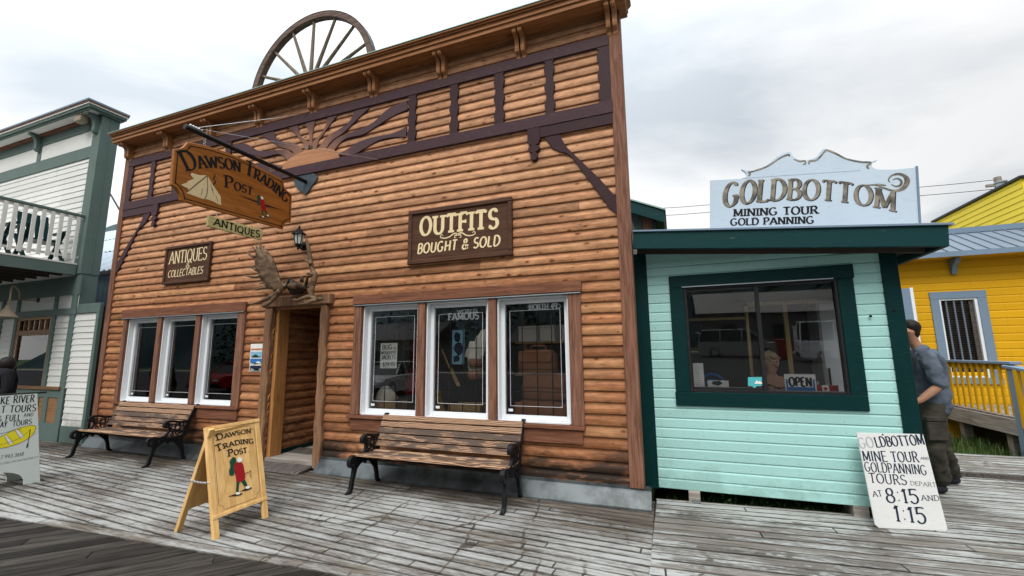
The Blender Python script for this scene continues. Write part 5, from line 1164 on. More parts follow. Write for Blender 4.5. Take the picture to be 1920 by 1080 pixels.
for x in (LX-.13, xq):
    pr = [(0, 0), (.20, 0), (.20, -.05), (.14, -.07), (.10, -.13), (.08, -.22), (.08, -.34), (.05, -.38), (0, -.38)]
    MB().prism(Fr((x, -.03, LBT), (0, -1, 0), (0, 0, 1)), pr, -.05, .05).build('bracket', M['sage_trim'], LB, bev=.006)
MB().box(LFT, LX-.27, -.10, -.031, LBT-.05, LBT-.001).build('soffit_stripe', M['cedar_trim_x'], LB)
fl_ = MB().box(LX-.50, LX-.28, -.26, -.12, LBT-.16, LBT-.05).box(LX-.41, LX-.37, -.2, -.16, LBT-.05, LBT); fl_.build('flood_lamp', M['bone'], LB, bev=.01)
# balcony
BX, BY, bz0, bz1 = -10.685, -1.9, 3.07, 3.27
MB().box(LFT, BX, BY, -.05, bz1+.001, bz1+.03).build('balcony_floor', M['cream_siding'], LB)
MB().box(BX-.05, BX-.005, BY, -.05, bz0, bz1).box(LFT, BX-.05, BY, BY+.05, bz0, bz1).build('balcony_beam', M['sage_trim'], LB, bev=.004)
bj = MB()
for k in range(16): bj.box(BX-.5-.45*k, BX-.45-.45*k, BY+.06, -.06, bz0+.02, bz1-.001)
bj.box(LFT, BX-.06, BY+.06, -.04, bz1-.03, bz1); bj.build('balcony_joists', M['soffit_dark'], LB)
MB().box(BX-.07, BX+.012, BY, -.045, 4.215, 4.265).build('hand_rail', M['sage_trim'], LB, bev=.006)
br = MB().box(BX-.045, BX-.012, BY, -.045, 4.165, 4.214).box(BX-.045, BX-.012, BY, -.045, 3.40, 3.44); br.build('balcony_rails', M['cream_siding'], LB)
for k in range(15):
    y = -.13-.122*k
    if y > BY: MB().box(BX-.011, BX+.013, y-.028, y+.028, 3.36, 4.20).build('baluster', M['cream_siding'], LB, bev=.002)
# street level
ly = lambda px, py: P(px, py).x
beam0, beam1 = P(136, 590).z, P(136, 578).z; top0 = 2.70
skz = P(140, 800).z; sillz = P(88, 727).z
for a, b, z0 in ((ly(-30, 640), ly(33, 640), sillz), (ly(101, 640), ly(139, 640), sillz), (ly(139, 640), -9.84, skz)):
    low = MB(); lap_rows(low, WALL, a, b, z0, beam0+.005, .112, LAP, (), (3, 4)); low.build('lower_siding', M['cream_siding'], LB)
gx = [ly(4, 605), ly(32.5, 605), ly(102.5, 605), ly(138.5, 605)]
gt = MB().box(LFT, LX+.03, -.035, .0, beam0, beam1).build('street_beam', M['sage_trim'], LB, bev=.003)
for x in gx: MB().box(x-.055, x+.055, -.03, .0, .0 if x == gx[3] else sillz, beam0-.001).box(x-.055, x+.055, -.03, .0, beam1+.001, top0).build('post', M['sage_trim'], LB, bev=.003)
MB().box(LFT, LX+.03, -.028, .0, top0+.001, 3.06).build('head_board', M['sage_trim'], LB)
MB().box(LFT, LX, -.006, .0, beam1, top0+.002).build('clerestory_panel', M['cream_siding'], LB)
MB().box(LFT, gx[1]-.056, .02, .12, 0, top0).box(gx[2]+.0, -9.84, .003, .06, .0, beam1).box(gx[1]-.05, gx[2], .02, .12, 0, sillz).build('lower_core', M['interior_dark'], LB)
MB().box(LX+.05, -9.82, -.03, .03, beam0+.01, beam1+.06).box(-9.90, -9.82, -.032, .03, .0, beam0+.009).box(LX+.05, -9.91, -.03, .0, .0, skz).build('side_panel_trim', M['sage_trim'], LB, bev=.004)
wx0, wx1 = gx[1]+.055, gx[2]-.055; tz0, tz1 = P(68, 617).z, P(68, 601).z
wf_ = MB().box(wx0, wx0+.05, -.02, .05, sillz+.03, beam0-.002).box(wx1-.05, wx1, -.02, .05, sillz+.03, beam0-.002).box(wx0+.051, wx1-.051, -.018, .05, beam0-.055, beam0-.003).box(wx0+.051, wx1-.051, -.022, .05, tz0-.12, tz0-.02)
wf_.box(wx0-.05, gx[3]-.06, -.06, .0, sillz-.03, sillz+.028)
wfo = wf_.build('window', M['brown_window'], LB, bev=.004)
for k in range(1, 6): x = lerp(wx0+.05, wx1-.05, k/6); MB().box(x-.012, x+.012, -.01, .03, tz0-.019, beam0-.056).build('glazing_bar', M['brown_window'], wfo)
MB().box(wx0+.05, wx1-.05, .02, .026, tz0-.02, beam0-.056).box(wx0+.05, wx1-.05, .02, .026, sillz+.03, tz0-.12).build('pane', M['dark_glass'], wfo)
MB().box(wx0, wx1, .6, .65, .3, 2.6).build('dark_room', M['interior_dark'], LB)
kp = MB().box(gx[1]-.06, gx[3]-.057, -.025, .0, 0, P(100, 793).z).box(gx[1]-.06, gx[3]-.057, -.025, .0, P(100, 745).z, sillz-.031)
zi0, zi1 = P(100, 793).z, P(100, 745).z
ins = [(ly(72, 770), ly(81, 770)), (ly(89, 770), ly(115, 770))]; edges_ = [gx[1]-.06, ins[0][0], ins[0][1], ins[1][0], ins[1][1], gx[3]-.057]
for i in (0, 2, 4): kp.box(edges_[i], edges_[i+1], -.0245, .0, zi0+.001, zi1-.001)
kp.build('kick_panel', M['sage_trim'], LB)
MB().box(edges_[0], edges_[-1], -.008, .002, zi0, zi1).build('kick_inset', M['brown_window'], LB)
# gooseneck lamp
gl_ = thing('gooseneck_lamp', 'pale gooseneck lamp over the street window, under the balcony', 'lamp', P(72, 563))
a = P(72, 563, -.01); e_ = P(13, 583, -.75)
MB().tube(spline([a, a+Vector((0, -.25, -.01)), Vector((lerp(a.x, e_.x, .6), -.5, a.z+.08)), Vector((lerp(a.x, e_.x, .9), -.7, a.z+.14)), e_+Vector((.03, 0, .22)), e_+Vector((0, 0, .07))], 6), .014, 8).build('lamp_arm', M['bone'], gl_, smooth=True)
MB().lathe(e_, [(.03, .10), (.035, .05), (.05, .03), (.15, -.10), (.155, -.11), (.145, -.11), (.04, .02)], 18).build('lamp_shade', M['bone'], gl_, smooth=True)
MB().lathe(a, [(.05, 0), (.05, .02)], 12, (0, -1, 0)).build('wall_rose', M['dark_metal'], gl_)
# folding chairs up on the balcony
def balcony_chair(x, y, label):
    r = thing('balcony_chair', label, 'chair', (x, y, 3.30), 'dark green chairs on the balcony'); z = 3.302
    for s in (-1, 1):
        MB().bar((x-.25, y+s*.24, z), (x+.22, y+s*.24, z+.62), .03, .06, (0, 1, 0)).build('leg', M['pine_trim'], r); MB().bar((x+.25, y+s*.27, z), (x-.20, y+s*.27, z+.50), .03, .06, (0, 1, 0)).build('leg', M['pine_trim'], r)
        MB().bar((x-.30, y+s*.28, z+.62), (x+.26, y+s*.28, z+.63), .07, .03).build('arm', M['pine_trim'], r)
    MB().box(x-.22, x+.22, y-.23, y+.23, z+.38, z+.41).build('seat', M['pine_trim'], r)
    b = MB()
    for k in range(4): b.bar((x-.22, y-.18+.12*k, z+.40), (x-.40, y-.18+.12*k, z+.98), .08, .02, (1, 0, 0))
    b.build('backrest', M['pine_trim'], r)
balcony_chair(-11.2, -.42, 'dark green chair on the balcony, close to the corner post'); balcony_chair(-11.25, -1.12, 'dark green chair on the balcony, farther from the corner post')
# ---- corrugated shed in the gap
CS = thing('corrugated_shed', 'blue grey corrugated metal shed in the gap beside the log shop', 'shed', (-13, 1, 0))
cw_ = MB(); n = 150; xs = [-16.5+i*(6.4/n) for i in range(n+1)]
pts = [(x, 1.0-.018*math.cos(2*math.pi*(x/.16))) for x in xs]
cw_.add([(x, y, -.2) for x, y in pts]+[(x, y, 3.36) for x, y in pts], [(i, i+1, n+2+i, n+1+i) for i in range(n)]); cw_.build('wall', M['corrugated'], CS, smooth=True)
rf_ = MB(); n = 260; xs = [-26+i*(16./n) for i in range(n+1)]
pts = [(x, .022*math.cos(2*math.pi*(x/.2))) for x in xs]
y0r, z0r, y1r, z1r = .80, 3.36, 5., 6.35
for k in range(3):
    a, b = k/3, (k+1)/3+.015; o = .02*(2-k)
    rf_.add([(x, lerp(y0r, y1r, a), lerp(z0r, z1r, a)+d+.03) for x, d in pts]+[(x, lerp(y0r, y1r, b), lerp(z0r, z1r, b)+d) for x, d in pts], [(i, i+1, n+2+i, n+1+i) for i in range(n)])
rf_.build('roof', M['roof_corrugated'], CS, smooth=True)
MB().box(-26, -10.1, .74, .82, 3.27, 3.35).build('gutter', M['dark_metal'], CS)
o = MB().tube([P(200, 352, 1.2), P(228, 400, 1.2)], .02, 6).build('stay_pole', M['dark_metal'], None); tag(o, 'thin dark stay pole slanting across the gap beside the log shop', 'pole')
# ---- far hill
hz = P(210, 392, 420); hl = MB(); nx, ny = 60, 8; vv = []
for j in range(ny+1):
    for i in range(nx+1):
        x = -1900+i*1500/nx; t_ = j/ny; bell = math.exp(-((x-hz.x+60)/520)**2)
        vv.append((x, 300+200*t_, -1+(hz.z*1.0*bell*(math.sin(t_*math.pi/2))**.8)+(7*math.sin(x*.013)+4*math.sin(x*.041+2))*t_))
hl.add(vv, [(j*(nx+1)+i, j*(nx+1)+i+1, (j+1)*(nx+1)+i+1, (j+1)*(nx+1)+i) for j in range(ny) for i in range(nx)])
tag(hl.build('hill', M['hill_forest'], None, smooth=True), kind='structure')

# ================================================================== MINT KIOSK
KY = .35; KF = Fr((0, KY, 0), (1, 0, 0), (0, 0, 1)); KX0, KX1, KD = -.425, 1.985, 2.15
KS = thing('ticket_kiosk', 'mint green sided ticket kiosk with dark green trim on wooden blocks', 'kiosk', (.8, KY, 0))
wx = (.110, 1.505, 1.088, 2.197); tx = (-.037, 1.650, .942, 2.333)
roofz = lambda x: lerp(2.791, 2.565, (x+.348)/(2.249+.348))
ks = MB(); lap_rows(ks, KF, KX0+.15, KX1-.115, .095, 2.50, .1025, DROP, [(wx[0]-.05, wx[1]+.05, wx[2]-.05, wx[3]+.05)], (2.6, 3.))
ks.prism(KF, [(KX0+.1, 2.50), (KX1-.1, 2.50), (KX1-.1, roofz(KX1)-.10), (KX0+.1, roofz(KX0)-.10)], .0, .006)
for z in (2.605,): ks.prism(KF, [(KX0+.1, z), (1.2, z), (KX0+.1, z+.09)], .0, .0125)
ks.build('siding_wall', M['mint_siding'], KS)
KFR = Fr((KX1-.006, 0, 0), (0, 1, 0), (0, 0, 1)); kr = MB(); lap_rows(kr, KFR, KY+.1, KD, .095, 2.50, .1025, DROP, [(KY+.35, KD-.3, 1.05, 1.95)], (2.6, 3.)); kr.build('side_siding', M['mint_siding'], KS)
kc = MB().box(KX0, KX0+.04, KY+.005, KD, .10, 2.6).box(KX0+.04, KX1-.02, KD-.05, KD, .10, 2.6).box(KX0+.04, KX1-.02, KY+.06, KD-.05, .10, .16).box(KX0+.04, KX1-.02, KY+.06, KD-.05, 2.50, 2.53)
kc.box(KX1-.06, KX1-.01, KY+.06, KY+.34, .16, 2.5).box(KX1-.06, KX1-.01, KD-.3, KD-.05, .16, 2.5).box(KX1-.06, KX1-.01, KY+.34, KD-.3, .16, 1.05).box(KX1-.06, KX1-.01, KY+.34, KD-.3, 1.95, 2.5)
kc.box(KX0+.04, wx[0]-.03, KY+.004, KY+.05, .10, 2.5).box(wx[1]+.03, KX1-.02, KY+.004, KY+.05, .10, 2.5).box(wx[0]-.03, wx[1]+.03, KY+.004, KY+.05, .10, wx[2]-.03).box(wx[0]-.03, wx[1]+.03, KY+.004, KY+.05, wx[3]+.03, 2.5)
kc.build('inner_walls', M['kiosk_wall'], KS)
MB().fbox(KF, KX0, KX0+.160, .085, roofz(KX0)-.18, -.06, .032).build('corner_post', M['pine_trim'], KS, bev=.004)
MB().fbox(KF, KX1-.118, KX1+.012, .085, roofz(KX1)-.16, -.10, .036).build('corner_post', M['pine_trim'], KS, bev=.004)
kt = MB().fbox(KF, tx[0], tx[1], wx[3]+.003, tx[3], 0, .034).fbox(KF, tx[0]-.006, tx[1]-.014, tx[2], wx[2]-.003, 0, .036).fbox(KF, tx[0], wx[0]-.003, wx[2]-.002, wx[3]+.002, 0, .033).fbox(KF, wx[1]+.003, tx[1]-.012, wx[2]-.002, wx[3]+.002, 0, .033)
kto = kt.build('window_trim', M['pine_trim'], KS, bev=.004)
wfm = MB(); m_ = .812
wfm.fbox(KF, wx[0]-.002, wx[0]+.026, wx[2], wx[3], -.06, .022).fbox(KF, wx[1]-.022, wx[1]+.002, wx[2], wx[3], -.06, .022).fbox(KF, wx[0]+.027, wx[1]-.023, wx[3]-.022, wx[3]+.001, -.06, .021).fbox(KF, wx[0]+.027, wx[1]-.023, wx[2]-.001, wx[2]+.024, -.06, .023)
wfm.fbox(KF, m_-.022, m_+.016, wx[2]+.025, wx[3]-.023, -.03, .012)
wfm.fbox(KF, wx[0]+.027, m_-.023, wx[3]-.048, wx[3]-.023, -.028, .008).fbox(KF, wx[0]+.027, m_-.023, wx[2]+.025, wx[2]+.050, -.028, .009)
wo_ = wfm.build('window', M['dark_metal'], KS, bev=.002)
MB().fbox(KF, wx[0]-.02, wx[1]-.03, wx[3]+.0, wx[3]+.010, .034, .048).build('drip_edge', M['galvanised'], KS)
for x0, x1, z0, z1, nb_ in ((wx[0]+.026, m_-.022, wx[2]+.05, wx[3]-.048, -.030), (m_+.016, wx[1]-.022, wx[2]+.024, wx[3]-.022, -.050)):     # old panes that lean a little
    MB().prism(Fr((x0, KY, 0), (0, -1, 0), (0, 0, 1)), [(nb_, z0), (nb_+.005, z0), (nb_+.032, z1), (nb_+.027, z1)], 0, x0-x1).build('pane', M['dark_glass'], wo_)
# sloping roof with deep fascia
RU = Vector((2.249+.348, 0, 2.565-2.791)).normalized(); RO = Vector((-.362, 0, 2.791)); RL = 2.63
rfm = Fr(RO, RU, (0, 0, 1)); 
MB().prism(rfm, [(0, -.184), (RL, -.186), (RL, 0), (0, 0)], -.035, .0).build('fascia', M['pine_worn'], KS, bev=.003)
MB().prism(rfm, [(RL-.035, -.185), (RL, -.185), (RL, -.001), (RL-.035, -.001)], -2.2, -.036).build('fascia', M['pine_worn'], KS)
MB().prism(rfm, [(-.005, .001), (RL+.03, .001), (RL+.03, .018), (-.005, .018)], -2.25, .02).build('roof', M['slate_trim'], KS)
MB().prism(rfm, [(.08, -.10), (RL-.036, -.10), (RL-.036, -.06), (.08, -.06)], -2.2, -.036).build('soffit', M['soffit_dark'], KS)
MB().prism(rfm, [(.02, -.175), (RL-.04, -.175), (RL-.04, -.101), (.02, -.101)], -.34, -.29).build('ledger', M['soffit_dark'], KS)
sn = MB()
for a, b, d in ((.38, .74, .3), (1.28, 1.52, .05), (1.55, 1.75, .2), (2.02, 2.3, .08), (2.38, 2.55, .5), (.95, 1.12, .4)): sn.prism(rfm, [(a, .019), (b, .019), (b-.02, .034), (a+.03, .030)], -d-.12, -d)
sn.build('loose_shingles', M['dark_metal'], KS)
for x, w_ in ((.02, .11), (1.42, .12)):
    MB().box(x, x+w_, KY-.02, KY+.25, -.06, .094).build('wood_block', M['grey_timber'], KS, bev=.004)
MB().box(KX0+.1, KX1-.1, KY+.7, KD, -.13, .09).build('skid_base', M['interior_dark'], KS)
kb = MB()
for px_, py_ in ((1632, 593), (1676, 582)): p = P(px_, py_, KY-.03); kb.lathe(p, [(.012, 0), (.012, .008), (.006, .014)], 10, (0, -1, 0))
kb.build('bolt', M['black_iron'], KS)
# what shows inside the kiosk
def kthing(name, label, cat, c): return thing(name, label, cat, c)
r = kthing('counter', 'dark counter below the sliding kiosk window, holding the notices', 'counter', (.8, .6, .16)); MB().box(wx[0]-.1, wx[1]+.1, KY+.052, .78, 1.03, 1.075).build('counter_top', M['crate_wood'], r)
for x in (.2, .8, 1.4): MB().box(x-.02, x+.02, .7, .74, .161, 1.029).build('leg', M['crate_wood'], r)
c = P(1560, 640, 1.5); r = kthing('white_locker', 'tall white locker inside the kiosk, right of the counter', 'locker', (c.x, 1.6, .16))
MB().box(c.x-.13, c.x+.22, 1.45, 1.9, .161, 2.1).build('locker_body', M['van_white'], r, bev=.01); MB().box(c.x-.11, c.x+.2, 1.43, 1.449, .2, 2.06).build('door', M['white_vinyl'], r); MB().box(c.x-.09, c.x-.075, 1.41, 1.429, 1.1, 1.3).build('handle', M['dark_metal'], r)
r = kthing('timber_frame', 'yellow timber frame standing inside the kiosk', 'frame', (.9, 1.2, .16)); fm = MB(); x0, x1, z1 = P(1398, 600, 1.2).x, P(1470, 600, 1.2).x, P(1440, 572, 1.2).z
MB().box(x0, x0+.035, 1.2, 1.25, .161, z1).build('upright', M['pale_stud'], r); MB().box(x1, x1+.045, 1.2, 1.25, .161, z1).build('upright', M['pale_stud'], r); MB().box(x0+.036, x1+.35, 1.2, 1.25, z1+.001, z1+.04).build('cross_bar', M['pale_stud'], r); MB().box(x0-1.2, x0-.001, 1.2, 1.22, z1-.16, z1-.13).build('cross_bar', M['pale_stud'], r)
def kpaper(name, label, cat, cn, y, mat='white_paint'):
    return paper(name, label, cat, cn, y, mat)
r, f, x0, x1, z0, z1 = kpaper('open_sign', 'blue and white OPEN sign standing in the kiosk window', 'sign', ((1469, 701), (1527, 702), (1534, 736), (1474, 735)), .43)
f = Fr((0, .4295, 0), (1, 0, 0), (0, 0, 1)); W_, H_ = x1-x0, z1-z0
MB().fbox(f, x0+.04*W_, x1-.04*W_, z0+.06*H_, z0+.28*H_, 0, .0008).fbox(f, x0+.04*W_, x0+.10*W_, z0+.281*H_, z0+.72*H_, 0, .0008).fbox(f, x1-.10*W_, x1-.04*W_, z0+.281*H_, z0+.72*H_, 0, .0008).build('blue_border', M['blue_paint'], r)
lt = MB(); text(lt, f, 'OPEN', (x0+.14*W_, z0+.33*H_), (x1-.14*W_, z0+.33*H_), .48*H_, .24, .17, 0, n=.001); lt.build('lettering', M['black_paint'], r)
r, f, x0, x1, z0, z1 = kpaper('notice_sheet', 'tall white notice sheet at the left end of the kiosk window', 'notice', ((1299, 681), (1319, 681), (1321, 729), (1302, 729)), .40)
ln = MB()
for k in range(14): ln.fbox(Fr((0, .3995, 0), (1, 0, 0), (0, 0, 1)), x0+.02, x1-.02-.03*rnd.random(), z1-.03-.022*k, z1-.025-.022*k, 0, .0005)
ln.build('print_lines', M['grey_paint'], r)
r, f, x0, x1, z0, z1 = kpaper('map_card', 'white card with a green map lying in the kiosk window', 'card', ((1326, 714), (1365, 713), (1368, 729), (1328, 730)), .43)
MB().prism(Fr((0, .4295, 0), (1, 0, 0), (0, 0, 1)), [(lerp(x0, x1, .2), z0+.05), (lerp(x0, x1, .5), z0+.035), (lerp(x0, x1, .72), z0+.06), (lerp(x0, x1, .6), z0+.085), (lerp(x0, x1, .25), z0+.08)], 0, .0006).build('map_print', M['forest_paint'], r)
q = [P(*c, KY+.020) for c in ((1402, 707), (1428, 707), (1428, 723), (1418, 724), (1414, 729), (1410, 724), (1402, 723))]
o = MB().prism(KF, [(p.x, p.z) for p in q], .0, .003)
o.v = [(a, b+.004, c_) for a, b, c_ in o.v]; o = o.build('window_sticker', M['teal_paint'], None); tag(o, 'teal speech bubble sticker on the left kiosk pane', 'sticker')
stx = MB(); stx.prism(KF, [(q[0].x+.05, q[0].z-.065), (q[0].x+.075, q[0].z-.03), (q[0].x+.09, q[0].z-.045), (q[0].x+.105, q[0].z-.035), (q[0].x+.125, q[0].z-.065)], .0, .002); stx.v = [(a, b-.0012, c_) for a, b, c_ in stx.v]; stx.build('owl_mark', M['white_paint'], o)
for i, (px_, lab, mt) in enumerate(((1546, 'small red and white maple leaf flag in the kiosk window, next to the OPEN sign', 'red_paint'), (1577, 'small red flag on a white stick at the right end of the kiosk window', 'red_paint'))):
    c = P(px_, 722, .46); r = thing('small_flag', lab, 'flag', (c.x, .46, 1.076)); MB().tube([(c.x-.07, .46, 1.076), (c.x-.05+.05*i, .46, 1.20)], .004, 6).build('stick', M['white_paint'], r)
    MB().box(c.x-.065, c.x-.025, .455, .465, 1.095, 1.165).box(c.x+.035, c.x+.07, .455, .465, 1.095, 1.165).build('red_band', M[mt], r)
    if i == 0: MB().box(c.x-.0249, c.x+.0349, .456, .464, 1.0955, 1.1645).build('white_band', M['white_paint'], r); MB().prism(Fr((c.x+.005, .455, 1.13), (1, 0, 0), (0, 0, 1)), [(.022*(1 if k % 2 == 0 else .5)*math.sin(k*math.pi/5), .022*(1 if k % 2 == 0 else .5)*math.cos(k*math.pi/5)) for k in range(10)], 0, .001).build('leaf_mark', M['red_paint'], r)
c = P(1560, 728, .5); o = MB().lathe((c.x, .52, 1.076), [(.02, 0), (.05, .01), (.055, .04), (.03, .055)], 14).build('yellow_tin', M['yellow_paint'], None, smooth=True); tag(o, 'little yellow tin beside the flags in the kiosk window', 'tin')
c = P(1336, 716, .85); r = thing('blue_chair', 'blue round backed chair inside the kiosk behind the map card', 'chair', (c.x, .9, .16)); z = P(1336, 702, .9).z
MB().tube([(c.x+.14*math.cos(t), .9, z-.15+.15*math.sin(t)) for t in [math.pi*i/14 for i in range(15)]], .016, 8).tube([(c.x+.09*math.cos(t), .9, z-.16+.10*math.sin(t)) for t in [math.pi*i/14 for i in range(15)]], .012, 8).build('backrest', M['blue_paint'], r); MB().lathe((c.x, 1.05, .62), [(.18, 0), (.2, .02), (.18, .04)], 16).build('seat', M['blue_paint'], r)
for a in range(4): MB().tube([(c.x+.13*math.cos(a*1.571+.78), 1.05+.13*math.sin(a*1.571+.78), .62), (c.x+.16*math.cos(a*1.571+.78), 1.05+.16*math.sin(a*1.571+.78), .161)], .014, 6).build('leg', M['blue_paint'], r)
for s in (-1, 1): MB().tube([(c.x+s*.14, .9, z-.15), (c.x+s*.13, .92, .64)], .014, 6).build('back_post', M['blue_paint'], r)
# ---- the sign on the kiosk roof
RY = .80; gO = P(1332, 425, RY); gf_ = Fr(gO, P(1726, 415, RY)-gO, (0, 0, 1)); c7 = cr(1180, 250, 3.097)
GS = thing('roof_sign', 'large pale blue scroll topped sign with gold lettering on the kiosk roof', 'sign', gO)
def g7(x, y): return gf_.px(*c7(x, y))
ol = [g7(*p) for p in ((470, 560), (470, 272), (655, 262))]+[g7(*p) for p in spline([(655, 262), (678, 248), (674, 226), (650, 208)], 4)[1:]]+[g7(*p) for p in spline([(650, 208), (720, 214), (790, 188), (850, 140), (900, 112), (935, 105)], 4)[1:]]
ol += [g7(*p) for p in spline([(935, 105), (955, 135), (990, 152), (1040, 152), (1085, 135), (1110, 105), (1128, 85)], 4)[1:]]+[g7(*p) for p in spline([(1128, 85), (1190, 107), (1250, 138), (1330, 155), (1395, 160), (1440, 155)], 4)[1:]]
ol += [g7(*p) for p in spline([(1440, 155), (1412, 172), (1412, 196), (1440, 209)], 4)[1:]]+[g7(*p) for p in ((1530, 210), (1672, 196), (1692, 545))]
MB().prism(gf_, ol, -.04, 0).build('board', M['blue_grey_sign'], GS, bev=.003)
MB().prism(gf_, [g7(1662, 192), g7(1674, 192), g7(1694, 545), g7(1682, 545)], -.05, .012).build('end_batten', M['slate_trim'], GS)
for u_ in (.3, 1.6): MB().bar(gf_.pt(u_, .1, -.042), gf_.pt(u_, -.12, -.6), .04, .04).build('stay', M['grey_timber'], GS)
a, b = g7(655, 262), g7(1340, 216); MB().ribbon(gf_, [a, b], .004, .0012).build('joint_line', M['grey_paint'], GS)
gd = MB(); sh_ = MB(); p0, p1 = g7(543, 432), g7(1540, 456); pm = g7(1000, 386); av = pm[1]-(p0[1]+p1[1])/2; hG = g7(590, 290)[1]-g7(590, 430)[1]
hf = lambda t: lerp(1, .80, min(t/.45, 1)) if t < .45 else lerp(.80, .73, (t-.45)/.55)
text(sh_, gf_, 'GOLDBOTTOM', (p0[0]+.010, p0[1]-.006), (p1[0]+.010, p1[1]-.006), hG, .165, .075, .07, arcv=av, n=.001, turn=False, hfun=hf, track=.12)
text(gd, gf_, 'GOLDBOTTOM', p0, p1, hG, .165, .065, .065, arcv=av, n=.0032, turn=False, hfun=hf, track=.12)
for pts, ws in ([(1345, 302), (1400, 300), (1450, 298), (1490, 303)], [2, 6, 9, 4]), ([(1430, 300), (1480, 318), (1540, 334), (1590, 318), (1613, 278), (1598, 248), (1560, 236), (1522, 246), (1505, 268), (1512, 285)], [3, 7, 10, 17, 21, 14, 10, 7, 5, 3]), ([(1528, 270), (1555, 262), (1578, 276), (1575, 300), (1548, 308), (1520, 296)], [3, 6, 9, 9, 6, 3]), \
        ([(690, 248), (703, 236), (690, 226), (720, 220), (800, 192), (870, 146), (922, 124), (930, 134)], [5, 6, 4, 7, 8, 7, 8, 5]), ([(955, 150), (990, 162), (1018, 160), (1022, 176), (1008, 180)], [4, 8, 7, 7, 5]), ([(1044, 178), (1046, 162), (1085, 156), (1115, 128), (1135, 104), (1150, 98), (1200, 118), (1260, 148), (1340, 166), (1400, 170), (1380, 190), (1390, 206)], [6, 8, 8, 7, 7, 8, 8, 7, 7, 8, 8, 5]):
    q = spline([g7(*p) for p in pts], 5); k = len(q); u = 1/3.097/140; s3 = spline([(v*u,) for v in ws], 5); gd.ribbon(gf_, q, [v[0] for v in s3], .0030)
gd.build('gold_lettering', M['gold_leaf'], GS); sh_.build('letter_shadow_paint', M['navy_paint'], GS)
lt = MB(); pxt(lt, gf_, 'MINING TOUR', c7(605, 483), c7(1096, 466), c7(605, 441), th=.24, tn=.11, sf=.05, n=.002); pxt(lt, gf_, 'GOLD PANNING', c7(588, 535), c7(1072, 523), c7(589, 496), th=.24, tn=.11, sf=.05, n=.002); lt.build('lettering', M['black_paint'], GS)
# ---- white board leaning on the corner
lO = G(1642, 990); lf = Fr(lO, G(1778, 996)-lO, P(1606, 812, .205)-lO); cl4 = cr(1560, 580, 2.4556)
LS = thing('leaning_board', 'white hand lettered tour times board leaning on the corner of the mint kiosk', 'sign', lO)
ol = [lf.px(*p) for p in ((1648, 990), (1774, 996), (1777, 992), (1731, 814), (1606, 811), (1641, 984))]
MB().prism(lf, ol, -.012, 0).build('board', M['white_board'], LS, bev=.002)
lt = MB(); fd = MB()
for s, a, b, cap, th_, m2 in (('GO', (128, 640), (196, 637), (126, 592), .12, fd), ('LDBOTTOM', (204, 634), (428, 622), (204, 588), .15, lt), ('MINE TOUR', (145, 698), (402, 704), (141, 652), .13, lt), ('AND', (408, 691), (447, 692), (408, 680), .16, lt), ('GOLDPANNING', (154, 746), (438, 762), (150, 702), .12, lt),
                     ('TOURS', (175, 798), (346, 808), (172, 754), .13, lt), ('DEPART', (362, 809), (480, 818), (360, 790), .11, lt), ('AT', (190, 862), (233, 861), (190, 836), .15, lt), ('8:15', (252, 887), (402, 895), (248, 822), .14, lt), ('AND', (413, 880), (496, 882), (412, 856), .15, lt), ('1:15', (292, 976), (436, 988), (288, 905), .14, lt)):
    pxt(m2, lf, s, cl4(*a), cl4(*b), cl4(*cap), th=th_, tn=th_*.55, sf=.05, jit=.03, n=.0012)
lt.build('lettering', M['navy_paint'], LS); fd.build('faded_lettering', M['grey_paint'], LS)
nl = MB()
for px_, py_ in ((1655, 815), (1708, 816)): u, v = lf.px(px_, py_); nl.lathe(lf.pt(u, v, .0), [(.008, 0), (.006, .004)], 8, lf.N)
nl.build('nail', M['black_iron'], LS)

c = G(1306, 941, .006); o = MB().tube([c+Vector((.035*math.cos(t), .035*math.sin(t), .006)) for t in [2*math.pi*i/16 for i in range(17)]], .006, 6, False).build('iron_ring', M['galvanised'], None); tag(o, 'small galvanised ring lying by the wooden block under the mint kiosk', 'ring')

# ================================================================== YELLOW HOUSE WITH ITS PORCH
YW = 6.0; YF = Fr((0, YW, 0), (1, 0, 0), (0, 0, 1)); yp = lambda a, b, d=YW: P(a, b, d)
YH = thing('yellow_house', 'bright yellow sided house with slate blue trim and a barred window', 'house', (6, YW, 0))
q = [yp(1735, 548), yp(1850, 545), yp(1868, 690), yp(1767, 690)]; yx0, yx1, yz1, yz0 = (q[0].x+q[3].x)/2, (q[1].x+q[2].x)/2, (q[0].z+q[1].z)/2, .98
YE = 5.62; ez = P(1800, 475, YE).z
ys = MB(); lap_rows(ys, YF, 2.6, 13, -.2, ez-.03, .142, DROP, [(yx0+.06, yx1-.06, yz0+.05, yz1-.06)], (3, 5)); ys.build('siding_wall', M['yellow_siding'], YH)
cr_ = MB().box(2.6, yx0+.08, YW+.003, YW+.1, -.2, ez).box(yx1-.08, 13, YW+.003, YW+.1, -.2, ez).box(yx0+.08, yx1-.08, YW+.003, YW+.1, -.2, yz0+.07).box(yx0+.08, yx1-.08, YW+.003, YW+.1, yz1-.07, ez); cr_.build('wall_core', M['yellow_siding'], YH)
tw = .135
MB().fbox(YF, yx0, yx1, yz1-tw, yz1, 0, .035).fbox(YF, yx0+.004, yx0+tw, yz0, yz1-tw-.001, 0, .033).fbox(YF, yx1-tw, yx1-.004, yz0, yz1-tw-.001, 0, .033).fbox(YF, yx0-.03, yx1+.03, yz0-.12, yz0-.001, 0, .05).build('window_trim', M['slate_trim'], YH, bev=.003)
a0, a1, b0, b1 = yx0+tw, yx1-tw, yz0, yz1-tw
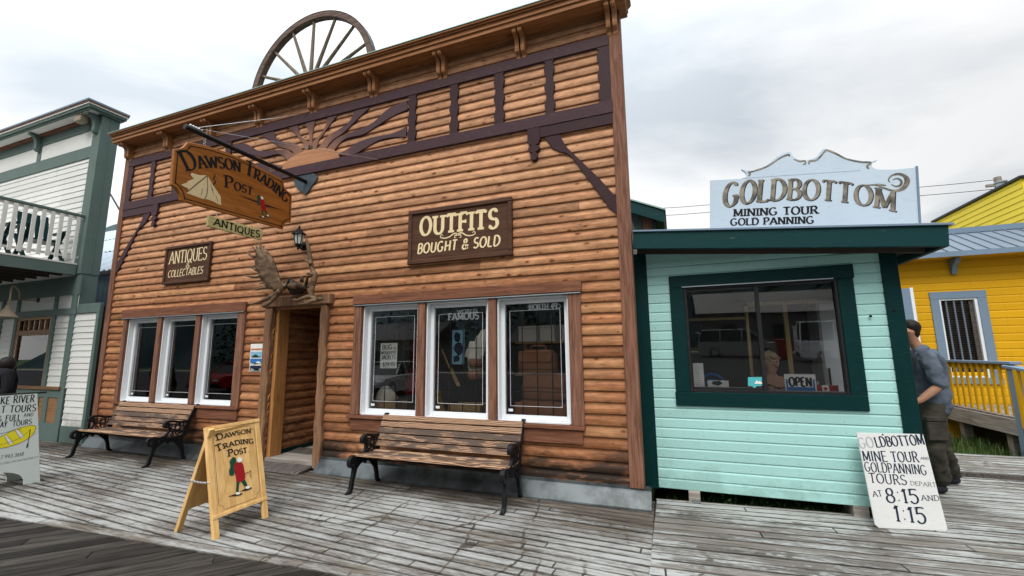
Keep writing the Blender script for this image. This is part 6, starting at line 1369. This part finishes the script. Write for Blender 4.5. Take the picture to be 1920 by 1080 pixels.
wo = MB().fbox(YF, a0, a0+.03, b0, b1, -.09, .015).fbox(YF, a1-.045, a1, b0, b1, -.09, .015).fbox(YF, a0+.031, a1-.046, b1-.03, b1, -.09, .014).fbox(YF, a0+.031, a1-.046, b0, b0+.03, -.09, .014).build('window', M['white_vinyl'], YH)
MB().fbox(YF, a0+.03, a1-.045, b0+.03, b1-.03, -.060, -.055).build('pane', M['dark_glass'], wo)
bl = MB()
for k in range(34): z = lerp(b0, b1, (k+.5)/34); bl.fbox(YF, a0+.01, a1-.02, z-.013, z+.009, -.13, -.12)
bl.build('blind', M['blind'], wo); MB().fbox(YF, a1-.11, a1-.046, b0+.03, b1-.03, -.05, -.03).build('inner_casing', M['ramp_wood'], wo)
bb = MB()
for k in (1, 2, 3): x = lerp(a0, a1-.10, k/4); bb.tube([YF.pt(x, b0+.03, -.018), YF.pt(x, b1-.03, -.018)], .014, 8)
bb.build('window_bars', M['roof_steel'], wo)
MB().box(2.6, 13, YW+.5, YW+.55, 0, 3).build('dark_room', M['interior_dark'], YH)
RYb = 6.72; rz1 = P(1850, 433, RYb).z
rf_ = MB(); rf_.add([(2.4, YE, ez+.03), (13, YE, ez+.03), (13, RYb, rz1), (2.4, RYb, rz1), (2.4, YE, ez), (13, YE, ez), (13, RYb, rz1-.03), (2.4, RYb, rz1-.03)], [(0, 1, 2, 3), (7, 6, 5, 4), (0, 4, 5, 1), (3, 2, 6, 7), (0, 3, 7, 4), (1, 5, 6, 2)])
for k in range(52): x = 2.5+k*.2; rf_.bar((x, YE, ez+.042), (x, RYb, rz1+.012), .016, .022)
rf_.build('lower_roof', M['roof_steel'], YH)
MB().box(2.4, 13, YE-.02, YE-.001, ez-.05, ez+.045).build('eave_trim', M['slate_trim'], YH); MB().box(2.4, 13, RYb-.05, RYb+.03, rz1-.01, rz1+.10).build('flashing', M['slate_trim'], YH)
MB().box(2.5, 13, YE+.01, YW-.03, ez-.04, ez-.012).build('soffit', M['yellow_siding'], YH)
p = P(1795, 486, YE+.15); MB().prism(Fr((p.x, YW-.02, 0), (0, -1, 0), (0, 0, 1)), [(0, ez-.05), (.24, ez-.05), (.22, ez-.12), (.10, ez-.2), (.06, ez-.34), (0, ez-.34)], -.04, .04).build('bracket', M['slate_trim'], YH, bev=.005)
TX = 6.75; t0, t1 = X(1752, 417, TX), X(1920, 331, TX); tz = (t0.z+t1.z)/2
TF = Fr((TX, t0.y, 0), (0, -1, 0), (0, 0, 1)); ty = MB(); lap_rows(ty, TF, 0, t0.y-(RYb+.02), 2.6, tz-.02, .125, LAP, (), (2, 4)); ty.build('upper_wall', M['lemon_siding'], YH)
MB().box(TX+.005, 13, RYb+.04, t0.y, 2.6, tz).build('upper_core', M['lemon_siding'], YH); MB().box(TX-.05, 13, RYb-.02, t0.y+.05, tz-.02+.021, tz+.05).build('upper_roof', M['dark_metal'], YH)
c = P(1878, 352, 10.2); MB().lathe((c.x, 10.2, tz), [(.10, 0), (.10, c.z-tz+.12), (.13, c.z-tz+.13), (.13, c.z-tz+.17)], 12).build('chimney', M['galvanised'], YH)
pq = P(1698, 541, 5.7); MB().box(pq.x-.30, pq.x+.05, 5.68, 5.73, .4, pq.z).build('open_shutter', M['slate_trim'], YH); MB().box(pq.x+.051, pq.x+.10, 5.675, 5.735, .4, pq.z+.01).build('shutter_edge', M['white_vinyl'], YH)
# porch
PO = thing('porch', 'raised grey timber porch with yellow balusters beside the yellow house', 'porch', (5.2, 4.8, 0)); pxx = 4.62; pz = .50
fl2 = planks(MB(), [(pxx, 3.2), (9, 3.2), (9, YW-.05), (pxx, YW-.05)], 90, .14, .008, (2.5, 3.5), pz); fl2.build('floor', [M['grey_timber_y'], M['grey_timber_y']], PO)
MB().box(pxx-.04, pxx-.002, 3.2, YW-.05, pz-.26, pz-.03).build('side_beam', M['grey_timber_y'], PO, bev=.004); MB().box(pxx+.25, pxx+.4, 3.3, YW-.05, -.2, pz-.04).build('dark_void', M['interior_dark'], PO)
for y in (4.3, 5.5): MB().box(pxx+.03, pxx+.15, y, y+.12, -.2, pz-.04).build('support_post', M['grey_timber'], PO)
rz0 = X(1762, 673, pxx); rz_ = X(1895, 679, pxx); rt = (rz0.z+rz_.z)/2
MB().box(pxx-.08, pxx+.06, rz_.y-.12, YW-.05, rt-.04, rt).build('hand_rail', M['slate_trim'], PO, bev=.004); MB().box(pxx-.005, pxx+.03, rz_.y, YW-.05, rt-.13, rt-.041).build('rail_back', M['yellow_siding'], PO)
n = int((YW-.1-rz_.y)/.165)
for k in range(n+1): y = rz_.y+.07+k*.165; MB().box(pxx-.032, pxx-.008, y-.027, y+.027, pz+.02, rt-.042).build('baluster', M['yellow_siding'], PO, bev=.002)
pb = X(1893, 690, pxx-.06); MB().box(pxx-.10, pxx+.0, pb.y-.12, pb.y, -.15, rt-.06).build('newel_post', M['slate_trim'], PO, bev=.004)
MB().bar((pxx-.05, pb.y+.05, rt-.07), (pxx-.05, pb.y-2.2, rt-.30), .15, .04).build('hand_rail', M['slate_trim'], PO, bev=.004)
MB().bar((pxx-.06, pb.y-.12, pz-.14), (pxx-.06, pb.y-2.2, pz-.36), .05, .2).build('side_beam', M['grey_timber_y'], PO)
for k in range(12): y = pb.y-.20-.15*k; d = -(pb.y-y)*.105; MB().box(pxx-.125, pxx-.09, y-.035, y+.035, pz-.10+d, rt-.09+d).build('baluster', M['yellow_siding'], PO, bev=.002)
# green gabled shed behind the shop, pole, wires
GY = 4.2; GD = thing('green_shed', 'dark green gabled shed peeking out behind the corner of the log shop', 'shed', (-2, GY, 0))
a, b, c_ = P(1186, 378, GY), P(1245, 395, GY), P(1245, 417, GY); sl_ = (b.z-a.z)/(b.x-a.x); xl = -6.; zl = b.z+(xl-b.x)*sl_
gfr = Fr((0, GY, 0), (1, 0, 0), (0, 0, 1)); hgt = b.z-c_.z
MB().prism(gfr, [(xl, zl), (b.x, b.z), (b.x, b.z-hgt), (xl, zl-hgt)], -.04, 0).build('fascia', M['pine_worn'], GD)
MB().prism(gfr, [(xl, zl+.03), (b.x+.03, b.z+.03), (b.x+.03, b.z+.001), (xl, zl+.001)], -5, .03).build('roof', M['green_cap'], GD)
MB().prism(gfr, [(b.x-.035, b.z-hgt), (b.x, b.z-hgt), (b.x, b.z-.001), (b.x-.035, b.z-.001)], -5, -.041).build('eave_board', M['pine_trim'], GD)
MB().prism(gfr, [(xl, -.2), (b.x-.18, -.2), (b.x-.18, b.z-.05), (xl, zl-.05)], -5, -.35).build('wall', M['sage_trim'], GD); p = P(1215, 410, GY+.3); MB().box(p.x-.10, p.x+.07, GY+.24, GY+.348, 0, p.z+.1).build('post', M['cedar_trim'], GD)
UY = 15.; u = P(1872, 345, UY); UP = thing('utility_pole', 'wooden utility pole with crossarms rising behind the yellow house', 'utility pole', (u.x, UY, -.6))
MB().tube([(u.x, UY, -.6), (u.x, UY, u.z+.25)], [.15, .10], 10).build('pole', M['grey_timber'], UP)
wires = []
for dz, px_, py_ in ((0, 1868, 337), (0, 1905, 333), (-.4, 1861, 355)):
    w_ = P(px_, py_, UY); MB().lathe(w_-Vector((0, 0, .14)), [(.03, 0), (.06, .03), (.035, .05), (.06, .09), (.05, .13)], 8).build('insulator', M['black_iron'], UP); wires.append(w_)
MB().bar(wires[0]-Vector((.3, 0, .19)), (wires[1].x+.3, UY, wires[1].z-.19), .09, .09).bar(wires[2]-Vector((.2, 0, .19)), (u.x+.6, UY, wires[2].z-.15), .09, .09).build('crossarm', M['grey_timber'], UP)
for w_, lp_, lab in ((wires[0], [(1725, 351), (1330, 384), (1247, 390), (1130, 396)], 'upper thin power line crossing the sky behind the kiosk sign'), (wires[2], [(1725, 367), (1330, 398), (1247, 404), (1130, 410)], 'lower thin power line crossing the sky behind the kiosk sign')):
    o = MB().tube(spline([tuple(w_)]+[tuple(P(a, b, UY)) for a, b in lp_], 6), .011, 5).build('power_line', M['dark_metal'], None); tag(o, lab, 'power line')

# ================================================================== PEOPLE
def skin(name, vs_, es, mat, parent, root=0, sub=2, folds=None):
    me = bpy.data.meshes.new(name); me.from_pydata([tuple(v[0]) for v in vs_], es, []); me.materials.append(M[mat])
    o = bpy.data.objects.new(name, me); col.objects.link(o)
    if parent: o.parent = parent; o.matrix_parent_inverse = world_of(parent).inverted()
    md = o.modifiers.new('skin', 'SKIN'); md.use_smooth_shade = True
    sv = me.skin_vertices[0].data
    for i, v in enumerate(vs_):
        r_ = v[1]; sv[i].radius = (r_, r_) if not hasattr(r_, '__len__') else r_; sv[i].use_root = (i == root)
    if sub: s2 = o.modifiers.new('sub', 'SUBSURF'); s2.levels = sub; s2.render_levels = sub
    if folds:           # cloth folds
        tx = bpy.data.textures.new(name+'_folds', 'CLOUDS'); tx.noise_scale = folds[0]; tx.noise_depth = 2; dm = o.modifiers.new('folds', 'DISPLACE'); dm.texture = tx; dm.strength = folds[1]; dm.mid_level = .5; dm.texture_coords = 'LOCAL'
    return o
class SK:
    def __init__(s): s.v = []; s.e = []
    def pt(s, p, r, fr=None): s.v.append((Vector(p), r)); i = len(s.v)-1; (s.e.append((fr, i)) if fr is not None else None); return i
    def chain(s, pr, fr=None):
        for p, r in pr: fr = s.pt(p, r, fr)
        return fr
def fingers(sk, wrist, hand_dir, side, palm_n, start, k=1.):
    """palm, four unequal curled fingers and a thumb from the side of the palm"""
    d = Vector(hand_dir).normalized(); s_ = Vector(side).normalized(); n_ = Vector(palm_n).normalized(); w_ = Vector(wrist)
    p1 = sk.pt(w_+d*.045*k, .027*k, start); p2 = sk.pt(w_+d*.085*k, .026*k, p1)
    for j, (o, l) in enumerate(((-.030, .070), (-.010, .082), (.010, .078), (.029, .060))):
        b = w_+d*.092*k+s_*o*k; sk.chain([(b, .0095*k), (b+d*l*.5*k+n_*.012*k, .0085*k), (b+d*l*.8*k+n_*.035*k, .008*k), (b+d*l*.85*k+n_*.058*k, .0065*k)], p2)
    b = w_+d*.03*k-s_*.030*k; sk.chain([(b, .012*k), (b+d*.035*k-s_*.025*k+n_*.015*k, .010*k), (b+d*.065*k-s_*.03*k+n_*.035*k, .0085*k)], p1)
# -- man leaning in at the kiosk's side counter
py0 = 1.42
def B(px_, py_, d=0.): return P(px_, py_, py0+d)
MAN = thing('person', 'bearded man in a blue grey hoodie and khaki trousers standing behind the mint kiosk', 'person', G(1770, 922))
sk = SK()
pel = sk.pt(B(1746, 762), .10); sp1 = sk.pt(B(1745, 722), .10, pel); chs = sk.pt(B(1736, 686), .125, sp1); nb_ = sk.pt(B(1723, 654), .062, chs); nk = sk.pt(B(1713, 643), .054, nb_)
hb = sk.pt(B(1706, 633), .072, nk); hm = sk.pt(B(1702, 622), .088, hb); ht = sk.pt(B(1703, 612), .074, hm)
sk.chain([(B(1695, 625), .03), (B(1690, 626), .016)], hm)                       # face and nose towards the counter
sk.chain([(B(1704, 624, -.095), .014), (B(1707, 621, -.108), .011)], hm)
LS_ = B(1737, 668, -.18); LE_ = B(1764, 722, -.27); LWr = B(1722, 753, -.30)
RS_ = B(1728, 668, .18); RE_ = B(1745, 722, .22); RW_ = B(1712, 748, .10)
i = sk.chain([(LS_, .062), (LS_.lerp(LE_, .5), .052), (LE_, .044), (LE_.lerp(LWr, .5), .043), (LWr, .030)], chs); fingers(sk, LWr, (-1, .1, -.05), (0, -.2, -1), (0, 1, .2), i)
i = sk.chain([(RS_, .062), (RS_.lerp(RE_, .5), .052), (RE_, .044), (RE_.lerp(RW_, .5), .042), (RW_, .030)], chs); fingers(sk, RW_, (-1, -.1, -.05), (0, .2, 1), (0, -1, .2), i)
F1, F2 = G(1764, 925), G(1789, 908)
LH, RH = B(1746, 765, -.10), B(1748, 765, .10)
LK, RK = B(1752, 842, -.13), B(1762, 838, .10); LA, RA = F1+Vector((.02, .02, .09)), F2+Vector((0, .02, .09))
for hp, kn, an in ((LH, LK, LA), (RH, RK, RA)): sk.chain([(hp, .095), (hp.lerp(kn, .5), .08), (kn, .06), (kn.lerp(an, .4), .058), (an, .04), (an+Vector((-.10, -.02, -.05)), .035)], pel)
body = skin('body', sk.v, sk.e, 'skin', MAN)
hd = SK(); p = hd.pt(B(1749, 780), .155); p = hd.pt(B(1748, 762), .172, p); q = hd.pt(B(1746, 735), .168, p); q = hd.pt(B(1743, 708), .165, q); c0 = hd.pt(B(1736, 682), .165, q); hd.chain([(B(1726, 660), .105), (B(1722, 652), .075)], c0)
hd.chain([(LS_, .088), (LS_.lerp(LE_, .5), .080), (LE_, .070), (LE_.lerp(LWr, .18), .056)], c0); hd.chain([(RS_, .088), (RS_.lerp(RE_, .5), .078), (RE_, .068), (RE_.lerp(RW_, .2), .056)], c0)
skin('hoodie', hd.v, hd.e, 'hoodie', MAN, sub=3, folds=(.075, .045))
ho = SK(); ho.chain([(B(1713, 660, -.09), .040), (B(1728, 657, -.08), .055), (B(1739, 656, 0), .070), (B(1730, 657, .09), .055), (B(1714, 660, .10), .04)]); skin('hood', ho.v, ho.e, 'hoodie', MAN, root=2)
tr = SK(); p = tr.pt(B(1747, 764), .152); tr.pt(B(1746, 738), .150, p)
for hp, kn, an in ((LH, LK, LA), (RH, RK, RA)):
    tr.chain([(hp+Vector((0, 0, -.03)), .112), (hp.lerp(kn, .5), .108), (kn, .094), (kn.lerp(an, .35), .098), (kn.lerp(an, .7), .096), (an+Vector((.0, 0, .03)), .088), (an+Vector((0, 0, -.02)), .075)], p)
skin('trousers', tr.v, tr.e, 'khaki', MAN, sub=3, folds=(.07, .045))
f = Fr(B(1757, 800, -.232), (1, .12, 0), (-.08, 0, 1)); MB().prism(f, [(-.085, -.14), (.085, -.14), (.085, .05), (-.085, .05)], -.04, .012).prism(f, [(-.09, .052), (.09, .052), (.09, .10), (-.09, .10)], -.04, .018).build('cargo_pocket', M['khaki'], MAN, bev=.008)
hr = MB(); hr.ball(B(1706.5, 614), .094, .094, .092, 16, 9); hr.ball(B(1711, 622), .062, .080, .085, 14, 8); hro = hr.build('hair', M['dark_hair'], MAN, smooth=True)
bd = SK(); bd.chain([(B(1700, 632, -.06), .028), (B(1694, 640, -.03), .034), (B(1692, 643), .036), (B(1694, 640, .03), .034), (B(1700, 632, .06), .028)]); skin('beard', bd.v, bd.e, 'dark_hair', MAN, root=2)
for ft in (F1, F2):
    s_ = SK(); s_.chain([(ft+Vector((.07, .015, .05)), .048), (ft+Vector((-.02, 0, .05)), .052), (ft+Vector((-.13, -.02, .035)), .042), (ft+Vector((-.18, -.03, .03)), .03)]); skin('shoe', s_.v, s_.e, 'shoe', MAN)
# -- woman inside the kiosk
WY = .86; Wp = lambda a, b, d=0.: P(a, b, WY+d)
WO = thing('person', 'fair haired woman in a black tank top sitting inside the mint kiosk', 'person', (Wp(1450, 735).x, WY, .6))
sk = SK(); pel = sk.pt(Wp(1447, 790, .12), .12); s1 = sk.pt(Wp(1447, 752, .1), .11, pel); ch = sk.pt(Wp(1447, 726, .08), .105, s1); nb_ = sk.pt(Wp(1446, 703, .05), .05, ch); nk = sk.pt(Wp(1446, 696, .03), .045, nb_); hb = sk.pt(Wp(1449, 687), .062, nk); hm = sk.pt(Wp(1448, 677, .01), .080, hb); sk.pt(Wp(1447, 668, .01), .066, hm)
sk.chain([(Wp(1455.5, 682, -.03), .030), (Wp(1460, 682.5, -.035), .011)], hm); sk.chain([(Wp(1452, 689, -.03), .030)], hb)
for s in (-1, 1):
    sh_p = Wp(1447, 712, .06)+Vector((s*.185, 0, 0)); el = sh_p+Vector((s*.08, -.06, -.24)); wr_ = Vector((el.x-s*.14, .60, 1.12)); i = sk.chain([(sh_p, .052), (sh_p.lerp(el, .5), .044), (el, .038), (wr_, .026)], ch); fingers(sk, wr_, (-s, -.3, -.05), (0, 1, 0), (0, 0, -1), i, .9)
for s in (-1, 1): sk.chain([(Wp(1447, 795, .1)+Vector((s*.1, 0, 0)), .085), (Wp(1447, 800, -.1)+Vector((s*.12, .05, 0)), .07), (Wp(1447, 800, -.1)+Vector((s*.12, .07, -.42)), .045), (Wp(1447, 800, -.1)+Vector((s*.12, .0, -.45)), .035)], pel)
skin('body', sk.v, sk.e, 'skin_fair', WO)
tt = SK(); p = tt.pt(Wp(1447, 780, .10), .155); p = tt.pt(Wp(1447, 750, .07), .15, p); c0 = tt.pt(Wp(1447, 727, .05), .145, p)
for s in (-1, 1): tt.chain([(Wp(1447, 712, .06)+Vector((s*.09, 0, .01)), .045)], c0)
skin('tank_top', tt.v, tt.e, 'black_cloth', WO)
hr = SK(); hr.chain([(Wp(1440, 690, .04), .035), (Wp(1442, 676, .03), .066), (Wp(1446, 667, .015), .074), (Wp(1450, 664, -.03), .045)]); skin('hair', hr.v, hr.e, 'blond_hair', WO, root=1)
fc = MB(); fc.ball(Wp(1457, 678, -.075), .008, .006, .006, 8, 5); fc.build('eye', M['dark_hair'], WO); MB().ball(Wp(1456.5, 688, -.06), .014, .008, .006, 8, 5).build('mouth', M['red_paint'], WO)
MB().ball(Wp(1445, 711, -.05), .007, .005, .007, 8, 5).build('pendant', M['chain_steel'], WO)
# -- person in black at the left edge of the picture
BYp = -1.05; Bp = lambda a, b, d=0.: P(a, b, BYp+d); BK = thing('person', 'dark haired person in a black coat behind the white river tour board', 'person', (Bp(12, 800).x, BYp, 0))
sk = SK(); H0 = Bp(8, 690); ft = Vector((H0.x, BYp, 0))
pel = sk.pt((H0.x, BYp, .86), .12); ch = sk.pt((H0.x, BYp, 1.18), .12, pel); nb_ = sk.pt((H0.x, BYp, 1.36), .055, ch); hb = sk.pt(H0-Vector((0, 0, .04)), .07, nb_); hm = sk.pt(H0+Vector((0, 0, .04)), .085, hb); sk.pt(H0+Vector((0, 0, .11)), .07, hm); sk.chain([(H0+Vector((-.07, -.05, .02)), .03), (H0+Vector((-.105, -.06, .02)), .012)], hm)
for s in (-1, 1):
    sp_ = Vector((H0.x+s*.21, BYp-.02, 1.26)); el = sp_+Vector((s*.07, -.02, -.28)); wr_ = el+Vector((-s*.1, -.16, -.12)); i = sk.chain([(sp_, .05), (el, .04), (wr_, .028)], ch); fingers(sk, wr_, (-s, -.4, -.1), (0, 0, 1), (0, 1, 0), i)
    sk.chain([((H0.x+s*.1, BYp, .80), .09), ((H0.x+s*.11, BYp, .45), .06), ((H0.x+s*.11, BYp, .09), .04), ((H0.x+s*.12, BYp-.14, .04), .035)], pel)
skin('body', sk.v, sk.e, 'skin', BK)
ct = SK(); p = ct.pt((H0.x, BYp, .72), .19); p = ct.pt((H0.x, BYp, .98), .175, p); c0 = ct.pt((H0.x, BYp, 1.19), .17, p); ct.pt((H0.x, BYp, 1.36), .09, c0)
for s in (-1, 1): sp_ = Vector((H0.x+s*.22, BYp-.02, 1.27)); el = sp_+Vector((s*.07, -.02, -.28)); ct.chain([(sp_, .085), (el, .07), (el+Vector((-s*.07, -.11, -.08)), .058)], c0)
skin('coat', ct.v, ct.e, 'black_cloth', BK)
tr = SK(); p = tr.pt((H0.x, BYp, .80), .15)
for s in (-1, 1): tr.chain([((H0.x+s*.1, BYp, .72), .10), ((H0.x+s*.11, BYp, .45), .085), ((H0.x+s*.11, BYp, .10), .08)], p)
skin('trousers', tr.v, tr.e, 'black_cloth', BK)
h_ = MB(); h_.ball(H0+Vector((.015, .02, .055)), .105, .11, .125, 16, 9); h_.build('hair', M['dark_hair'], BK, smooth=True)
for s in (-1, 1): MB().ball((H0.x+s*.115, BYp-.06, .045), .055, .14, .045, 12, 6).build('shoe', M['shoe'], BK, smooth=True)

# ================================================================== ACROSS THE STREET (seen in the window reflections)
tag(MB().box(-120, 120, -30, -8.2, -.3, -.25).build('road', M['asphalt'], None), kind='structure')
tag(MB().box(-120, 120, -30.6, -30.0, -.3, -.12).build('kerb', M['plaster'], None), kind='structure')
def car(name, label, cat, loc, rz, paintm, L, Wd, H, belt, hood, prof, wheel=.33, glassy=True):
    """lofted body shell, glazed cabin, lamps, wheels; local x forward"""
    r = thing(name, label, cat); b = MB(); f = Fr((0, 0, 0), (1, 0, 0), (0, 0, 1)); hw = Wd/2
    low_ = [(-L/2, .35), (-L/2, belt*.85), (-L/2+.06, belt), (prof[-1][0]-.02, belt), (prof[0][0]+.02, belt*.99), (L/2-.25, hood), (L/2-.03, hood*.82), (L/2, .40), (L/2-.15, .24), (-L/2+.12, .24)]
    k = len(low_); b.loft([[Vector((u*(.97 if s in (0, 3) else 1), y, v)) for u, v in low_] for s, y in ((0, -hw), (1, -hw*.93), (2, hw*.93), (3, hw))]); b.build('body', M[paintm], r, smooth=False, bev=.03)
    g_ = MB(); c_ = MB()
    rings = lambda s, yb, yt: [Vector((u, (yb if v < belt+.02 else yt)*s, v)) for u, v in prof]
    pf_ = [(u, v) for u, v in prof]; top = [q for q in pf_ if q[1] > H-.12]
    g_.loft([rings(-1, hw*.92, hw*.74), rings(1, hw*.92, hw*.74)]); g_.build('windows', M['car_glass'], r)
    tx0, tx1 = min(q[0] for q in top), max(q[0] for q in top); c_.box(tx0-.04, tx1+.04, -hw*.75, hw*.75, H-.03, H+.025)
    for s in (-1, 1):
        for (u0, v0), (u1, v1) in ((prof[0], top[0]), (prof[-1], top[-1])): c_.bar((u0, s*hw*.925, v0), (u1, s*hw*.745, v1), .07, .07)
        for t_ in (.34, .66): u = lerp(prof[0][0], prof[-1][0], t_); c_.bar((u, s*hw*.93, belt), (u, s*hw*.75, H), .06, .08)
    c_.build('roof', M[paintm], r, bev=.02)
    for sx in (-1, 1):
        for sy in (-1, 1):
            c = Vector((sx*L*.30, sy*(hw-.10), wheel)); w_ = MB().lathe(c-Vector((0, .1, 0)), [(wheel*.6, 0), (wheel*.95, .0), (wheel, .03), (wheel, .17), (wheel*.95, .2), (wheel*.6, .2)], 20, (0, 1, 0)).build('wheel', M['tyre'], r)
            MB().lathe(c-Vector((0, .105, 0)), [(wheel*.62, 0), (wheel*.62, .21)], 14, (0, 1, 0)).build('rim', M['silver_paint'], w_)
        MB().box(-L/2-.01, -L/2+.05, sx*hw*.72-.12, sx*hw*.72+.12, belt*.62, belt*.9).build('tail_lamp', M['car_red'], r); MB().box(L/2-.12, L/2-.02, sx*hw*.68-.16, sx*hw*.68+.16, hood*.62, hood*.8).build('headlight', M['white_paint'], r)
    MB().box(-L/2-.03, -L/2+.04, -hw*.94, hw*.94, .32, .50).box(L/2-.06, L/2+.03, -hw*.92, hw*.92, .30, .48).build('bumper', M['silver_paint'] if name == 'minivan' else M['tyre'], r)
    r.location = loc; r.rotation_euler = (0, 0, rz); return r
mv = [(1.45, 1.0), (.75, 1.62), (.45, 1.74), (-2.05, 1.74), (-2.25, 1.66), (-2.42, 1.0)]
car('minivan', 'silver minivan carrying a blue bicycle, parked across the street and mirrored in the kiosk window', 'minivan', (3.9, -26, -.25), D2R(12), 'silver_paint', 4.9, 1.9, 1.74, 1.0, .95, mv)
van = [(1.9, 1.15), (1.35, 2.0), (1.1, 2.15), (-2.4, 2.15), (-2.5, 2.1), (-2.55, 1.15)]
car('delivery_van', 'tall white van parked across the street, mirrored in the right kiosk pane', 'van', (8.9, -22.4, -.25), D2R(8), 'van_white', 5.3, 1.95, 2.15, 1.15, 1.05, van)
sd_ = [(.95, .92), (.35, 1.36), (.1, 1.43), (-.9, 1.42), (-1.1, 1.36), (-1.75, .95)]
car('parked_car', 'dark blue saloon car parked by the boardwalk, mirrored in the narrow shop windows', 'car', (-15.5, -11.6, -.25), D2R(80), 'car_blue', 4.5, 1.8, 1.43, .92, .84, sd_)
car('parked_car', 'silver saloon car parked by the boardwalk, mirrored beside the blue one', 'car', (-12.0, -11.4, -.25), D2R(82), 'silver_paint', 4.5, 1.8, 1.43, .92, .84, sd_)
car('parked_car', 'red saloon car parked by the boardwalk, mirrored in the balcony house window', 'car', (-21.5, -11.6, -.25), D2R(78), 'car_red', 4.5, 1.8, 1.43, .92, .84, sd_)
bi = thing('bicycle', 'blue bicycle hung on the back of the silver minivan', 'bicycle', (1.35, -26.6, .45)); wb = (1.35, -26.6)
for o in (-.45, .45): MB().tube([(wb[0]+.12*o, wb[1]+o+.3*math.cos(t), .85+.3*math.sin(t)) for t in [2*math.pi*i/18 for i in range(19)]], .02, 6, False).build('wheel', M['tyre'], bi)
MB().tube([(wb[0], wb[1]-.45, .85), (wb[0], wb[1]-.1, 1.2), (wb[0], wb[1]+.35, 1.2), (wb[0], wb[1], .82), (wb[0], wb[1]-.1, 1.2)], .02, 6).tube([(wb[0], wb[1]+.45, .85), (wb[0], wb[1]+.33, 1.3)], .02, 6).build('frame', M['blue_paint'], bi)
MB().tube([(wb[0]-.25, wb[1]+.33, 1.32), (wb[0]+.25, wb[1]+.33, 1.32)], .015, 6).build('handlebar', M['chain_steel'], bi); MB().ball((wb[0], wb[1]-.12, 1.27), .06, .12, .03).build('saddle', M['tyre'], bi)
rb = thing('rubbish_bin', 'red rubbish bin across the street, mirrored beside the silver minivan', 'bin', (6.0, -24.6, -.25)); MB().loft([[Vector((6.0+sx*w_, -24.6+sy*w_, z)) for sx, sy in ((-1, -1), (1, -1), (1, 1), (-1, 1))] for z, w_ in ((-.25, .30), (.85, .40))]).build('bin_body', M['bin_red'], rb, bev=.03); MB().box(5.55, 6.45, -25.05, -24.15, .852, .93).build('lid', M['bin_red'], rb, bev=.03)
for i, (x, w_, h_, lab) in enumerate(((-9, 11, 4.2, 'low grey house across the street, mirrored in the wide shop window'), (7, 10, 4.6, 'low grey house across the street, mirrored in the kiosk window'), (-30, 14, 5.0, 'long grey house across the street, mirrored in the balcony house'))):
    hs = thing('street_house', lab, 'house', (x, -36, -.5)); b = MB(); ff_ = Fr((x-w_/2, -33, 0), (-1, 0, 0), (0, 0, 1))
    MB().box(x-w_/2, x+w_/2, -40, -33, -.5, h_*.62).build('wall', M['house_grey'], hs); MB().prism(Fr((x, 0, 0), (0, 1, 0), (0, 0, 1)), [(-40.5, h_*.6), (-32.5, h_*.6), (-36.5, h_)], -w_/2-.4, w_/2+.4).build('roof', M['dark_metal'], hs)
    for k in (-.3, .05, .32): MB().box(x+w_*k-.5, x+w_*k+.5, -32.995, -32.96, .7, 1.9).build('window', M['car_glass'], hs)
    MB().box(x+w_*.18-.45, x+w_*.18+.45, -32.995, -32.95, -.4, 1.7).build('door', M['white_vinyl'], hs)
bh = MB(); bx = [-140+i*4.5 for i in range(63)]; bh.add([(x, y, z*(1+.22*math.sin(x*.05)+.1*math.sin(x*.17))-.6) for y, z in ((-48, 0), (-62, 11), (-85, 24), (-120, 27)) for x in bx], [(j*63+i, j*63+i+1, (j+1)*63+i+1, (j+1)*63+i) for j in range(3) for i in range(62)])
tag(bh.build('hillside', M['hill_forest'], None, smooth=True), kind='structure')
tl_ = MB()
for k in range(190):
    x, y = rnd.uniform(-75, 60), rnd.uniform(-62, -42); hh = rnd.uniform(7, 15); rr = hh*rnd.uniform(.16, .26)
    for j in range(46):
        t_ = rnd.random()**.8; z = -.5+hh*(.08+.92*t_); r2 = rr*(1-t_*.93)*rnd.uniform(.5, 1.1); an = rnd.uniform(0, 6.28); s = rnd.uniform(.35, .75)*(1.15-.6*t_); c = Vector((x+r2*math.cos(an), y+r2*math.sin(an), z)); a = Vector((math.cos(an), math.sin(an), -.6))*s; b = Vector((-math.sin(an), math.cos(an), rnd.uniform(-.3, .3)))*s*.6
        tl_.add([c-a*.3-b, c-a*.3+b, c+a+b*.2, c+a-b*.2], [(0, 1, 2, 3)])
tag(tl_.build('treeline', M['conifer'], None), kind='stuff')
